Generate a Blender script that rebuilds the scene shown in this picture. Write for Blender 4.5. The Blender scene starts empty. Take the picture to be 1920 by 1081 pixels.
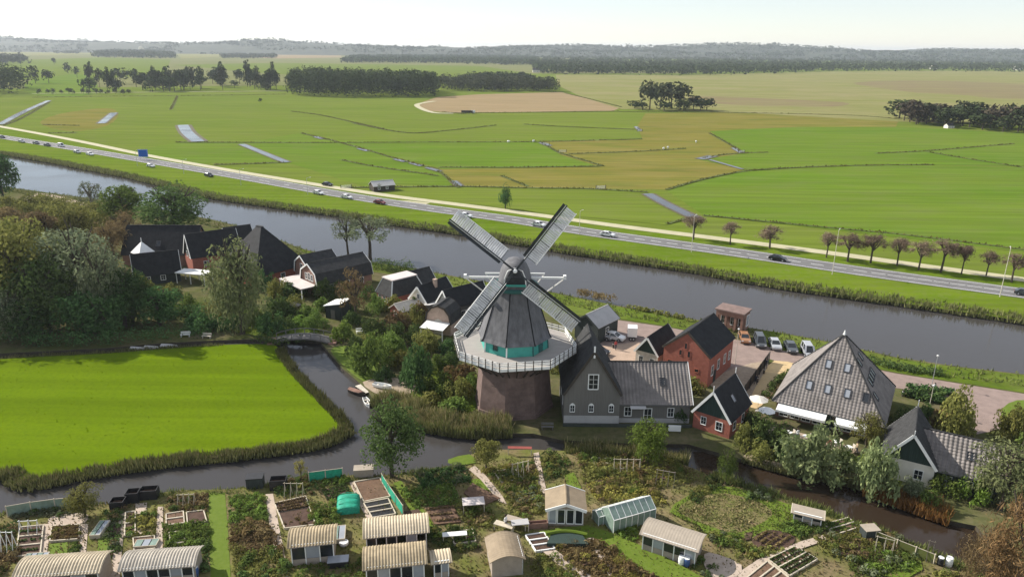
import bpy, math, random
import numpy as np
from mathutils import Vector, Matrix, noise as mnoise

scene = bpy.context.scene
C = scene.collection
random.seed(7)
RNG = np.random.default_rng(7)

# ---------------------------------------------------------------- camera
CAM_H, FPX, HORIZON, ROLL = 50.0, 1371.0, 90.0, math.radians(0.6)
PITCH = math.atan((540.5 - HORIZON) / FPX)
_f = Vector((0, math.cos(PITCH), -math.sin(PITCH)))
_u0 = Vector((0, math.sin(PITCH), math.cos(PITCH)))
_x = Vector((1, 0, 0))
_r = _x * math.cos(ROLL) + _u0 * math.sin(ROLL)
_u = _u0 * math.cos(ROLL) - _x * math.sin(ROLL)
cam = bpy.data.cameras.new('camera')
cam.sensor_width = 36.0
cam.lens = 36.0 * FPX / 1920.0
cam.clip_start, cam.clip_end = 0.5, 60000
cam_ob = bpy.data.objects.new('camera', cam)
M = Matrix((_r, _u, -_f)).transposed().to_4x4()
M.translation = Vector((0, 0, CAM_H))
cam_ob.matrix_world = M
C.objects.link(cam_ob)
scene.camera = cam_ob

# ---------------------------------------------------------------- sky, sun, exposure
SUN_EL = math.radians(34)
SHADOW = Vector((0.885, -0.466, 0)).normalized()
world = bpy.data.worlds.new('World')
scene.world = world
world.use_nodes = True
wn = world.node_tree
bg = wn.nodes['Background']
sky = wn.nodes.new('ShaderNodeTexSky')
sky.sky_type = 'NISHITA'
sky.sun_disc = False
sky.sun_elevation = SUN_EL
sky.sun_rotation = math.atan2(-SHADOW.x, -SHADOW.y)
sky.air_density, sky.dust_density, sky.ozone_density = 0.9, 0.0, 0.8
veil = wn.nodes.new('ShaderNodeMix')          # a thin even white veil of cloud over the blue
veil.data_type = 'RGBA'
veil.inputs[0].default_value = 0.38
veil.inputs[7].default_value = (9.4, 9.5, 9.8, 1)
wn.links.new(sky.outputs[0], veil.inputs[6])
wn.links.new(veil.outputs[2], bg.inputs[0])
bg.inputs[1].default_value = 0.08
sun = bpy.data.lights.new('sun', 'SUN')
sun.energy = 5.0
sun.angle = math.radians(0.5)
sun.color = (1.0, 0.94, 0.85)
sun_ob = bpy.data.objects.new('sun', sun)
sd = Vector((SHADOW.x * math.cos(SUN_EL), SHADOW.y * math.cos(SUN_EL), -math.sin(SUN_EL)))
sun_ob.rotation_euler = sd.to_track_quat('-Z', 'Y').to_euler()
sun_ob.location = (-80, 60, 120)
C.objects.link(sun_ob)
scene.view_settings.view_transform = 'Standard'
scene.view_settings.look = 'None'
scene.view_settings.gamma = 1
scene.view_settings.use_curve_mapping = False
scene.view_settings.exposure = 0.65
scene.cycles.use_denoising = True
scene.cycles.max_bounces = 5
scene.cycles.diffuse_bounces = 2
scene.cycles.glossy_bounces = 3
scene.cycles.transmission_bounces = 3
scene.cycles.volume_bounces = 0
scene.cycles.transparent_max_bounces = 8

# ---------------------------------------------------------------- where a point of the photograph lies on the ground
def ray(px, py):
    return _f * FPX + _r * (px - 960) - _u * (py - 540.5)
def P(px, py, z=0.0):
    d = ray(px, py)
    return Vector((0, 0, CAM_H)) + d * ((z - CAM_H) / d.z)
def V(px, py, Y):
    d = ray(px, py)
    return Vector((0, 0, CAM_H)) + d * (Y / d.y)
def ppm(q):                               # pixels per metre at a point
    return FPX / ((Vector(q) - Vector((0, 0, CAM_H))).dot(_f))

# ---------------------------------------------------------------- materials
MATS = {}
def mat(name, col, rough=0.85, var=0.25, scale=1.0, bump=0.0, spec=0.25, metal=0.0, col2=None, stretch=(1, 1, 1), detail=5.0, coord='pos'):
    """Principled surface whose colour drifts by a noise between two tones."""
    m = bpy.data.materials.new(name)
    m.use_nodes = True
    nt = m.node_tree
    b = nt.nodes['Principled BSDF']
    b.inputs['Roughness'].default_value = rough
    b.inputs['Specular IOR Level'].default_value = spec
    b.inputs['Metallic'].default_value = metal
    if col2 is None:
        c1 = [c * (1 - var) for c in col]; c2 = [min(1, c * (1 + var)) for c in col]
    else:
        c1, c2 = col, col2
    src = nt.nodes.new('ShaderNodeNewGeometry').outputs['Position'] if coord == 'pos' else nt.nodes.new('ShaderNodeTexCoord').outputs['Object']
    mp = nt.nodes.new('ShaderNodeMapping')
    mp.inputs['Scale'].default_value = stretch
    nt.links.new(src, mp.inputs['Vector'])
    n = nt.nodes.new('ShaderNodeTexNoise')
    n.inputs['Scale'].default_value = scale
    n.inputs['Detail'].default_value = detail
    n.inputs['Roughness'].default_value = 0.65
    nt.links.new(mp.outputs[0], n.inputs['Vector'])
    r = nt.nodes.new('ShaderNodeMapRange')
    r.inputs[1].default_value, r.inputs[2].default_value = 0.3, 0.7
    nt.links.new(n.outputs[0], r.inputs[0])
    mx = nt.nodes.new('ShaderNodeMix')
    mx.data_type = 'RGBA'
    nt.links.new(r.outputs[0], mx.inputs[0])
    mx.inputs[6].default_value = (*c1, 1)
    mx.inputs[7].default_value = (*c2, 1)
    nt.links.new(mx.outputs[2], b.inputs['Base Color'])
    if bump:
        bp = nt.nodes.new('ShaderNodeBump')
        bp.inputs['Strength'].default_value = min(1, bump)
        bp.inputs['Distance'].default_value = 0.1
        nt.links.new(n.outputs[0], bp.inputs['Height'])
        nt.links.new(bp.outputs[0], b.inputs['Normal'])
    MATS[name] = m
    return m

def field_mat(name, c1, c2, c3, big=0.012, fine=0.35, stretch=(1, 1, 1), rot=0.0):
    """Grassland: broad drifts between two tones, finer mottling towards a third."""
    m = bpy.data.materials.new(name)
    m.use_nodes = True
    nt = m.node_tree; L = nt.links.new
    b = nt.nodes['Principled BSDF']
    b.inputs['Roughness'].default_value = 0.95
    b.inputs['Specular IOR Level'].default_value = 0.0
    g = nt.nodes.new('ShaderNodeNewGeometry')
    mp = nt.nodes.new('ShaderNodeMapping')
    mp.inputs['Scale'].default_value = stretch
    mp.inputs['Rotation'].default_value = (0, 0, rot)
    L(g.outputs['Position'], mp.inputs['Vector'])
    def rng(sc, lo, hi, det=4):
        n = nt.nodes.new('ShaderNodeTexNoise')
        n.inputs['Scale'].default_value = sc; n.inputs['Detail'].default_value = det; n.inputs['Roughness'].default_value = .6
        L(mp.outputs[0], n.inputs['Vector'])
        r = nt.nodes.new('ShaderNodeMapRange')
        r.inputs[1].default_value, r.inputs[2].default_value = lo, hi
        L(n.outputs[0], r.inputs[0])
        return r.outputs[0], n.outputs[0]
    a, _ = rng(big, .38, .62, 8)
    f, raw = rng(fine, .45, .8, 6)
    mx = nt.nodes.new('ShaderNodeMix'); mx.data_type = 'RGBA'
    L(a, mx.inputs[0]); mx.inputs[6].default_value = (*c1, 1); mx.inputs[7].default_value = (*c2, 1)
    m2 = nt.nodes.new('ShaderNodeMix'); m2.data_type = 'RGBA'
    L(f, m2.inputs[0]); L(mx.outputs[2], m2.inputs[6]); m2.inputs[7].default_value = (*c3, 1)
    # mowing lines and old drains: a stretched noise that only tints
    ms = nt.nodes.new('ShaderNodeMapping'); ms.inputs['Rotation'].default_value = (0, 0, .6 + rot); ms.inputs['Scale'].default_value = (.012, .33, 1)
    L(g.outputs['Position'], ms.inputs['Vector'])
    ns = nt.nodes.new('ShaderNodeTexNoise'); ns.inputs['Scale'].default_value = 1.0; ns.inputs['Detail'].default_value = 3
    L(ms.outputs[0], ns.inputs['Vector'])
    rs = nt.nodes.new('ShaderNodeMapRange'); rs.inputs[1].default_value, rs.inputs[2].default_value = .4, .62; rs.inputs[3].default_value, rs.inputs[4].default_value = .87, 1.08
    L(ns.outputs[0], rs.inputs[0])
    hs = nt.nodes.new('ShaderNodeHueSaturation'); L(rs.outputs[0], hs.inputs['Value']); L(m2.outputs[2], hs.inputs['Color'])
    L(hs.outputs[0], b.inputs['Base Color'])
    bp = nt.nodes.new('ShaderNodeBump'); bp.inputs['Strength'].default_value = .35; bp.inputs['Distance'].default_value = .12
    L(raw, bp.inputs['Height']); L(bp.outputs[0], b.inputs['Normal'])
    MATS[name] = m
    return m

def leaf_mat(name, c1, c2, trans=0.25):
    """Leaves: each leaf its own tone, each plant its own drift, a little light through."""
    m = bpy.data.materials.new(name)
    m.use_nodes = True
    nt = m.node_tree; L = nt.links.new
    nt.nodes.remove(nt.nodes['Principled BSDF'])
    out = nt.nodes['Material Output']
    g = nt.nodes.new('ShaderNodeNewGeometry')
    oi = nt.nodes.new('ShaderNodeObjectInfo')
    mx = nt.nodes.new('ShaderNodeMix'); mx.data_type = 'RGBA'
    L(g.outputs['Random Per Island'], mx.inputs[0])
    mx.inputs[6].default_value = (*c1, 1); mx.inputs[7].default_value = (*c2, 1)
    hs = nt.nodes.new('ShaderNodeHueSaturation')
    r = nt.nodes.new('ShaderNodeMapRange'); r.inputs[3].default_value = .7; r.inputs[4].default_value = 1.25
    L(oi.outputs['Random'], r.inputs[0]); L(r.outputs[0], hs.inputs['Value'])
    r2 = nt.nodes.new('ShaderNodeMapRange'); r2.inputs[3].default_value = .49; r2.inputs[4].default_value = .51
    L(oi.outputs['Random'], r2.inputs[0]); L(r2.outputs[0], hs.inputs['Hue'])
    L(mx.outputs[2], hs.inputs['Color'])
    d = nt.nodes.new('ShaderNodeBsdfDiffuse'); t = nt.nodes.new('ShaderNodeBsdfTranslucent')
    L(hs.outputs[0], d.inputs[0]); L(hs.outputs[0], t.inputs[0])
    ms = nt.nodes.new('ShaderNodeMixShader'); ms.inputs[0].default_value = trans
    L(d.outputs[0], ms.inputs[1]); L(t.outputs[0], ms.inputs[2]); L(ms.outputs[0], out.inputs[0])
    MATS[name] = m
    return m

def water_mat(name, col, rough=0.06, bump=0.15, scale=1.2):
    m = bpy.data.materials.new(name)
    m.use_nodes = True
    nt = m.node_tree; L = nt.links.new
    b = nt.nodes['Principled BSDF']
    b.inputs['Base Color'].default_value = (*col, 1)
    b.inputs['Roughness'].default_value = rough
    b.inputs['IOR'].default_value = 1.33
    g = nt.nodes.new('ShaderNodeNewGeometry')
    n = nt.nodes.new('ShaderNodeTexNoise'); n.inputs['Scale'].default_value = scale; n.inputs['Detail'].default_value = 3
    L(g.outputs['Position'], n.inputs['Vector'])
    n2 = nt.nodes.new('ShaderNodeTexNoise'); n2.inputs['Scale'].default_value = .05; n2.inputs['Detail'].default_value = 2
    L(g.outputs['Position'], n2.inputs['Vector'])
    mr = nt.nodes.new('ShaderNodeMapRange'); mr.inputs[1].default_value = .35; mr.inputs[2].default_value = .65
    mr.inputs[3].default_value = rough; mr.inputs[4].default_value = rough * 2.2
    L(n2.outputs[0], mr.inputs[0]); L(mr.outputs[0], b.inputs['Roughness'])
    bp = nt.nodes.new('ShaderNodeBump'); bp.inputs['Strength'].default_value = bump; bp.inputs['Distance'].default_value = .1
    L(n.outputs[0], bp.inputs['Height']); L(bp.outputs[0], b.inputs['Normal'])
    MATS[name] = m
    return m

def K(name):
    return MATS[name]

field_mat('meadow_bright', (0.0981, 0.1529, 0.0048), (0.1139, 0.1685, 0.0054), (0.0746, 0.1229, 0.0067), .045, 1.7)
field_mat('polder_green', (0.1143, 0.1613, 0.0199), (0.1347, 0.1744, 0.0261), (0.1387, 0.1613, 0.0419), .006, .06, (1, 2.2, 1), .4)
field_mat('polder_lush', (0.0963, 0.1657, 0.0154), (0.1214, 0.1744, 0.0218), (0.1298, 0.1657, 0.0387), .006, .05, (1, 2.5, 1), .3)
field_mat('polder_olive', (.165, .152, .03), (.19, .165, .045), (.105, .135, .022), .022, .03, (1, 2.4, 1), -.5)
field_mat('pasture_dry', (0.1932, 0.1978, 0.0644), (0.2392, 0.2162, 0.1012), (0.1564, 0.1794, 0.0506), .005, .03, (1, 3, 1), .1)
field_mat('tilled_tan', (0.2640, 0.2000, 0.1120), (0.2880, 0.2160, 0.1240), (0.2400, 0.1920, 0.0960), .01, .08, (1, 2, 1), .1)
field_mat('heath_brown', (.19, .145, .085), (.21, .185, .09), (.19, .185, .07), .008, .03, (1, 3, 1), .1)
field_mat('polder_hazed', (.15, .16, .06), (.19, .185, .085), (.13, .16, .05), .003, .02, (1, 4, 1), .2)  # farthest grassland, paled: distance haze put into its colour
field_mat('verge_grass', (0.0958, 0.1540, 0.0086), (0.1226, 0.1711, 0.0145), (0.1302, 0.1583, 0.0436), .04, .6)
field_mat('rough_grass', (0.0972, 0.1431, 0.0167), (0.1272, 0.1517, 0.0338), (0.0673, 0.0998, 0.0210), .06, .6)
field_mat('garden_ground', (.2, .155, .085), (.14, .15, .04), (.085, .08, .035), .3, 2.6)
field_mat('yard_earth', (0.0875, 0.1000, 0.0312), (0.1313, 0.1125, 0.0625), (0.0562, 0.0688, 0.0250), .15, 1.0)
mat('ditch_green', (.075, .1, .02), .95, .3, .3)
mat('ditch_mud', (.1, .085, .05), .9, .3, .4)
mat('asphalt', (.15, .147, .145), .9, .2, .3, stretch=(1, 1, 1), detail=8)
mat('pale_path', (.42, .39, .25), .9, .1, .3)
mat('road_paint', (.8, .8, .78), .7, .06, .5)
mat('brick_paving', (.25, .188, .162), .9, .16, .7)
mat('brick_paving_pale', (.38, .28, .21), .9, .14, .6)
mat('sand_path', (.5, .37, .2), .95, .12, .8)
mat('gravel_path', (.33, .26, .19), .95, .2, 1.5)
mat('soil_dark', (.075, .045, .032), .95, .3, 1.5, .5)
mat('soil_brown', (.14, .085, .055), .95, .25, 1.2, .5)
mat('lawn', (.085, .135, .008), .95, .25, 1.6, .4, col2=(.12, .165, .02))
mat('lawn_dry', (.19, .135, .075), .95, .25, .8, .5, col2=(.1, .125, .02), detail=9)
mat('hill_wood', (.015, .026, .014), .95, .45, .02, col2=(.065, .075, .04), detail=10)
mat('sand_dune', (.6, .55, .42), .95, .1, .05)
water_mat('canal_water', (.05, .046, .043), .09, .14, .9)
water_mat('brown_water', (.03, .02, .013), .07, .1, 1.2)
mat('revetment', (.06, .05, .035), .9, .3, 2)

# ---------------------------------------------------------------- mesh helpers
class MB:
    """Collects faces; build() links them as ONE mesh object."""
    def __init__(s):
        s.v = []; s.f = []; s.mi = []; s.cur = 0
    def poly(s, pts):
        n = len(s.v); s.v += [tuple(p) for p in pts]; s.f.append(tuple(range(n, n + len(pts)))); s.mi.append(s.cur); return s
    def hexa(s, a, b):
        """Solid between bottom ring a and top ring b (same length)."""
        n = len(a); k = len(s.v)
        s.v += [tuple(p) for p in a] + [tuple(p) for p in b]
        s.f.append(tuple(range(k + n - 1, k - 1, -1))); s.f.append(tuple(range(k + n, k + 2 * n)))
        for i in range(n):
            j = (i + 1) % n
            s.f.append((k + i, k + j, k + n + j, k + n + i))
        s.mi += [s.cur] * (n + 2)
        return s
    def box(s, x0, x1, y0, y1, z0, z1):
        r = lambda z: [(x0, y0, z), (x1, y0, z), (x1, y1, z), (x0, y1, z)]
        return s.hexa(r(z0), r(z1))
    def bar(s, p, q, w, h=None, up=(0, 0, 1)):
        """Square bar from p to q, w wide across, h thick along up."""
        p, q = Vector(p), Vector(q); h = w if h is None else h
        d = (q - p).normalized(); up = Vector(up)
        if abs(d.dot(up)) > .95: up = Vector((0, 1, 0)) if abs(d.y) < .9 else Vector((1, 0, 0))
        sx = d.cross(up).normalized() * (w / 2); sy = sx.cross(d).normalized() * (h / 2)
        ring = lambda o: [o - sx - sy, o + sx - sy, o + sx + sy, o - sx + sy]
        return s.hexa(ring(p), ring(q))
    def tube(s, pts, rad, n=6):
        k = len(s.v); m = len(pts)
        for i, p in enumerate(pts):
            p = Vector(p)
            d = (Vector(pts[min(i + 1, m - 1)]) - Vector(pts[max(i - 1, 0)])).normalized()
            a = d.orthogonal().normalized() if abs(d.z) < .9 else Vector((1, 0, 0)) - d * d.x
            a.normalize(); b = d.cross(a)
            r = rad[i] if hasattr(rad, '__len__') else rad
            for j in range(n):
                t = 2 * math.pi * j / n
                s.v.append(tuple(p + a * (r * math.cos(t)) + b * (r * math.sin(t))))
        for i in range(m - 1):
            for j in range(n):
                jj = (j + 1) % n
                s.f.append((k + i * n + j, k + i * n + jj, k + (i + 1) * n + jj, k + (i + 1) * n + j)); s.mi.append(s.cur)
        s.f.append(tuple(k + j for j in range(n - 1, -1, -1))); s.f.append(tuple(k + (m - 1) * n + j for j in range(n)))
        s.mi += [s.cur] * 2
        return s
    def lathe(s, prof, c=(0, 0, 0), n=12, axis='z'):
        k = len(s.v)
        for r, z in prof:
            for j in range(n):
                t = 2 * math.pi * j / n
                x, y = r * math.cos(t), r * math.sin(t)
                s.v.append((c[0] + x, c[1] + y, c[2] + z) if axis == 'z' else (c[0] + x, c[1] + z, c[2] + y) if axis == 'y' else (c[0] + z, c[1] + x, c[2] + y))
        for i in range(len(prof) - 1):
            for j in range(n):
                jj = (j + 1) % n
                s.f.append((k + i * n + j, k + i * n + jj, k + (i + 1) * n + jj, k + (i + 1) * n + j)); s.mi.append(s.cur)
        s.f.append(tuple(k + j for j in range(n - 1, -1, -1))); s.f.append(tuple(k + (len(prof) - 1) * n + j for j in range(n)))
        s.mi += [s.cur] * 2
        return s
    def mesh(s, name, m, smooth=False):
        me = bpy.data.meshes.new(name)
        me.from_pydata(s.v, [], s.f)
        for x in (m if isinstance(m, (list, tuple)) else [m]):
            me.materials.append(K(x) if isinstance(x, str) else x)
        me.polygons.foreach_set('material_index', s.mi)
        if smooth: me.polygons.foreach_set('use_smooth', [True] * len(me.polygons))
        me.update()
        return me
    def build(s, name, m, parent=None, smooth=False):
        return link(name, s.mesh(name, m, smooth), parent)

def link(name, me, parent=None):
    o = bpy.data.objects.new(name, me)
    C.objects.link(o)
    if parent is not None: o.parent = parent
    return o
def tag(o, label=None, cat=None, group=None, kind=None):
    if label: o['label'] = label
    if cat: o['category'] = cat
    if group: o['group'] = group
    if kind: o['kind'] = kind
    return o
def thing(name, label, cat, loc=(0, 0, 0), rz=0.0, group=None):
    o = bpy.data.objects.new(name, None)
    o.empty_display_size = .3
    C.objects.link(o)
    o.location = loc; o.rotation_euler = (0, 0, rz)
    return tag(o, label, cat, group)
CHILD = {}
def dup(root, loc=None, rz=None, scale=None, label=None, group=None):
    """A copy of a thing with copies of its parts and sub-parts."""
    r = root.copy(); C.objects.link(r)
    if loc is not None: r.location = loc
    if rz is not None: r.rotation_euler = (0, 0, rz)
    if scale is not None: r.scale = scale if hasattr(scale, '__len__') else (scale,) * 3
    if label: r['label'] = label
    if group: r['group'] = group
    def rec(src, dst):
        for ch in list(src.children):
            c = ch.copy(); C.objects.link(c); c.parent = dst
            rec(ch, c)
    rec(root, r)
    return r

def spline(pts, n=6, closed=True):
    """Catmull-Rom through 2-D points."""
    out = []; m = len(pts)
    rngi = range(m if closed else m - 1)
    for i in rngi:
        g = (lambda k: pts[k % m]) if closed else (lambda k: pts[max(0, min(m - 1, k))])
        p0, p1, p2, p3 = g(i - 1), g(i), g(i + 1), g(i + 2)
        for k in range(n):
            t = k / n
            out.append(tuple(.5 * (2 * p1[a] + (p2[a] - p0[a]) * t + (2 * p0[a] - 5 * p1[a] + 4 * p2[a] - p3[a]) * t * t + (3 * p1[a] - p0[a] - 3 * p2[a] + p3[a]) * t ** 3) for a in (0, 1)))
    if not closed: out.append(tuple(pts[-1]))
    return out
def px(s, z=0.0):
    """'x,y x,y ...' photograph points to ground points."""
    return [tuple(P(*map(float, t.split(',')), z)) for t in s.split()]
def sheet(name, s, z, m, n=1, jit=0.0, kind='structure'):
    pts = px(s) if isinstance(s, str) else s
    pts = [(p[0], p[1]) for p in pts]
    if n > 1: pts = spline(pts, n)
    if jit: pts = [(x + random.uniform(-jit, jit), y + random.uniform(-jit, jit)) for x, y in pts]
    return tag(MB().poly([(x, y, z) for x, y in pts]).build(name, m), kind=kind)
def raised(name, s, z, m, side='revetment', n=1, depth=1.6):
    """A piece of land: flat top, sloping bank down below the water."""
    pts = px(s) if isinstance(s, str) else s
    pts = [(p[0], p[1]) for p in pts]
    if n > 1: pts = spline(pts, n)
    area = sum(pts[i][0] * pts[(i + 1) % len(pts)][1] - pts[(i + 1) % len(pts)][0] * pts[i][1] for i in range(len(pts)))
    if area < 0: pts = pts[::-1]
    b = MB().poly([(x, y, z) for x, y in pts])
    b.cur = 1
    for i in range(len(pts)):
        a, c = pts[i], pts[(i + 1) % len(pts)]
        b.poly([(a[0], a[1], z - depth), (c[0], c[1], z - depth), (c[0], c[1], z), (a[0], a[1], z)])
    return tag(b.build(name, [m, side]), kind='structure')
def offset_line(pts, w0, w1):
    """Strip along an open 2-D polyline between offsets w0 and w1 (left positive)."""
    L, R = [], []
    for i, p in enumerate(pts):
        a = Vector(pts[max(0, i - 1)][:2]); b = Vector(pts[min(len(pts) - 1, i + 1)][:2])
        d = (b - a).normalized(); nrm = Vector((-d.y, d.x))
        L.append(Vector(p[:2]) + nrm * w0); R.append(Vector(p[:2]) + nrm * w1)
    return L, R
def strip(name, pts, w0, w1, z, m, kind='structure', n=1):
    if n > 1: pts = spline([p[:2] for p in pts], n, False)
    L, R = offset_line(pts, w0, w1)
    b = MB()
    for i in range(len(L) - 1):
        b.poly([(*L[i], z), (*L[i + 1], z), (*R[i + 1], z), (*R[i], z)])
    return tag(b.build(name, m), kind=kind)

# ---------------------------------------------------------------- the setting
WATER_Z = -0.55
wb = MB().poly([(-900, 20, WATER_Z), (420, 20, WATER_Z), (420, 160, WATER_Z), (-900, 1000, WATER_Z)])
tag(wb.build('canal_water', 'canal_water'), kind='structure')
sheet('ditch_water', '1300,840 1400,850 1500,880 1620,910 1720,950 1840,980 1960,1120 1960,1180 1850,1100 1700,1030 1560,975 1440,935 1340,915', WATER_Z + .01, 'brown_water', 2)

FAR_BANK = px('-260,262 -90,278 20,291 95,304 240,332 400,371 560,394 640,404 740,420 820,431 860,437 1050,470 1180,490 1300,508 1400,527 1500,543 1700,571 1920,603 2150,640')
pol = [p[:2] for p in FAR_BANK] + [(900, -150), (14000, -150), (14000, 15000), (-14000, 15000), (-14000, 900), (-800, 900)]
raised('polder_ground', pol, 0.0, 'polder_green')
NEAR_BANK = px('-260,315 -60,338 0,349 60,357 200,376 330,398 400,412 480,432 560,464 630,482 700,491 770,502 870,521 960,536 1040,548 1150,571 1220,583 1300,598 1400,613 1480,626 1560,641 1680,669 1800,687 1920,701 2150,740')
village = [p[:2] for p in NEAR_BANK] + [tuple(P(*q)[:2]) for q in
    ((2200, 1150), (2000, 1120), (1860, 1020), (1830, 985), (1780, 975), (1700, 940), (1600, 908), (1480, 884), (1390, 860), (1290, 832), (1150, 830), (1050, 824), (1000, 812), (960, 812), (880, 815), (800, 802), (755, 788), (715, 770), (700, 750), (690, 732), (668, 712), (642, 690), (618, 662), (600, 640),
     (520, 634), (420, 637), (300, 643), (200, 652), (0, 662), (-260, 690))]
raised('village_ground', village, 0.0, 'yard_earth')
MEADOW = '-260,705 0,673 200,662 300,654 420,646 500,645 522,652 548,690 580,724 620,764 652,797 645,812 600,826 520,838 440,848 330,858 200,876 110,893 60,903 30,893 0,884 -260,915'
raised('meadow', MEADOW, 0.0, 'meadow_bright', n=3)
ALLOT = '-200,985 0,962 60,952 120,948 200,944 280,926 340,918 440,916 500,906 580,897 660,890 730,890 790,889 850,872 885,850 920,842 1000,842 1080,845 1180,852 1260,862 1320,885 1345,906 1420,918 1480,938 1560,965 1640,1000 1750,1040 1850,1088 1960,1150 1960,1330 -300,1330'
raised('allotment_ground', ALLOT, 0.0, 'garden_ground')

sheet('field', '-400,112 -400,166 60,166 330,162 540,160 800,150 1010,138 1280,138 1280,118 900,112', .022, 'polder_hazed')
sheet('field', '-400,100 -400,113 1000,113 1200,108 1000,98', .024, 'polder_hazed')
# fields of the polder, one sheet above another
sheet('field', '-300,225 0,184 330,176 540,180 800,183 820,212 1160,210 1210,216 1200,262 1020,265 1050,290 1120,312 820,318 760,300 690,280 560,248 330,262 160,262 0,232', 0.028, 'polder_green')
sheet('field', '75,230 120,212 200,203 222,214 200,236 130,246', 0.036, 'polder_olive', 4)
sheet('field', '460,268 560,250 700,284 830,326 850,350 740,345 690,352 540,305', 0.044, 'polder_lush')
sheet('field', '200,292 330,268 455,268 535,304 400,305 330,312', 0.052, 'polder_lush')
sheet('field', '560,262 1020,266 1050,291 1125,312 830,316 700,284', 0.060, 'polder_lush')
sheet('field', '820,318 1125,313 1050,290 1015,266 1205,262 1195,236 1210,213 1340,211 1560,218 1685,226 1680,238 1500,238 1330,246 1392,288 1312,300 1396,318 1320,336 1250,356 1120,354 868,350', 0.068, 'polder_olive')
sheet('field', '1330,246 1500,238 1680,238 1920,250 2300,280 2300,318 1920,312 1640,308 1405,319 1312,300 1392,288', 0.076, 'polder_lush')
sheet('field', '1250,358 1320,338 1400,321 1640,310 1920,314 2300,322 2300,520 1920,472 1500,424 1320,404', 0.084, 'polder_lush')
sheet('field', '868,352 1120,356 1215,362 1295,404 1250,422 1000,398 880,382', 0.092, 'polder_green')
sheet('field', '820,182 900,177 1052,173 1110,186 1166,201 1150,208 1000,210 845,212 800,208 780,196', 0.100, 'tilled_tan')
sheet('field', '1042,140 1280,141 1560,134 1920,136 2500,150 2500,262 1920,236 1680,228 1400,212 1166,205 1090,182 1045,160', 0.108, 'pasture_dry')
sheet('field', '1600,156 1700,151 1840,154 1920,158 2050,166 1960,184 1820,182 1700,172', 0.116, 'heath_brown', 4)
sheet('field', '1690,175 1800,178 1880,190 1780,198 1700,190', 0.124, 'pasture_dry', 4)
sheet('field', '1300,180 1420,184 1580,192 1560,200 1400,198 1310,190', 0.132, 'heath_brown', 4)
sheet('field', '1560,136 1700,133 1920,134 2100,140 1920,148 1640,148', 0.140, 'pasture_dry', 3)
sheet('field', '320,122 520,118 900,124 1010,140 900,150 760,146 530,140', 0.148, 'polder_green')
sheet('field', '-200,112 60,112 190,108 320,112 310,140 150,150 60,150 -200,150', 0.156, 'polder_green')
sheet('field', '60,150 160,140 180,175 60,178', 0.164, 'polder_lush', 3)
sheet('field', '400,97 520,93 640,96 640,108 520,110 410,106', 0.172, 'tilled_tan')
sheet('field', '560,92 760,93 800,98 640,101', 0.180, 'pasture_dry')
sheet('field', '-200,92 150,92 240,98 100,104 -200,104', 0.188, 'pasture_dry')
sheet('field', '330,98 400,96 420,106 340,110', 0.196, 'pasture_dry')

# ---------------------------------------------------------------- leaves, reeds and woods as clouds of small faces
def quads_mesh(name, v, m, n=4):
    """v: (k*n, 3) array of separate n-gons."""
    k = len(v) // n
    me = bpy.data.meshes.new(name)
    me.vertices.add(len(v)); me.vertices.foreach_set('co', np.asarray(v, dtype=np.float32).ravel())
    me.loops.add(len(v)); me.loops.foreach_set('vertex_index', np.arange(len(v), dtype=np.int32))
    me.polygons.add(k); me.polygons.foreach_set('loop_start', np.arange(0, len(v), n, dtype=np.int32))
    me.polygons.foreach_set('loop_total', np.full(k, n, dtype=np.int32))
    for x in (m if isinstance(m, (list, tuple)) else [m]):
        me.materials.append(K(x) if isinstance(x, str) else x)
    me.update(calc_edges=True)
    return me
def unit(a):
    return a / np.maximum(np.linalg.norm(a, axis=1, keepdims=True), 1e-6)
def leaf_cloud(cent, rad, per, size, jitter=.55, shell=(.72, 1.06), up=.12, narrow=.6, droop=0.0):
    cent = np.asarray(cent, float); rad = np.asarray(rad, float)
    if rad.ndim == 1: rad = np.repeat(rad[:, None], 3, 1)
    idx = np.repeat(np.arange(len(cent)), per); n = len(idx)
    d = RNG.normal(size=(n, 3)); d[:, 2] += up * 2; d = unit(d)
    pos = cent[idx] + d * rad[idx] * RNG.uniform(*shell, (n, 1))
    nr = unit(d + jitter * RNG.normal(size=(n, 3)))
    ref = RNG.normal(size=(n, 3))
    if droop: ref = ref * (1 - droop) + np.array([0, 0, -1.]) * droop
    t1 = unit(ref - nr * (ref * nr).sum(1, keepdims=True)); t2 = np.cross(nr, t1)
    sz = (size[idx] if hasattr(size, '__len__') else size)
    s = (sz * RNG.uniform(.6, 1.45, n))[:, None]
    v = np.stack([pos - t1 * s * .5, pos - t2 * s * narrow * .5, pos + t1 * s * .5, pos + t2 * s * narrow * .5], 1)
    return v.reshape(-1, 3)
def blades_v(xy, h, w, lean=.25, z0=0.0):
    """Upright blades (triangles) at xy with height h and width w."""
    xy = np.asarray(xy, float); n = len(xy)
    f = .5 + .5 * np.sin(xy[:, 0] * .9 + 1.7 * np.sin(xy[:, 1] * .55)) * np.sin(xy[:, 1] * .8 + 1.3 * np.sin(xy[:, 0] * .37)); h = h * (.6 + .65 * f)
    h = h * RNG.uniform(.55, 1.25, n); w = w * RNG.uniform(.6, 1.4, n)
    a = RNG.uniform(0, 2 * np.pi, n); ax = np.stack([np.cos(a), np.sin(a), np.zeros(n)], 1)
    b = np.column_stack([xy, np.full(n, z0) if not hasattr(z0, '__len__') else z0])
    t = b + np.column_stack([RNG.normal(0, lean, n) * h, RNG.normal(0, lean, n) * h, h])
    return np.stack([b - ax * w[:, None] / 2, b + ax * w[:, None] / 2, t], 1).reshape(-1, 3)
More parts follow.
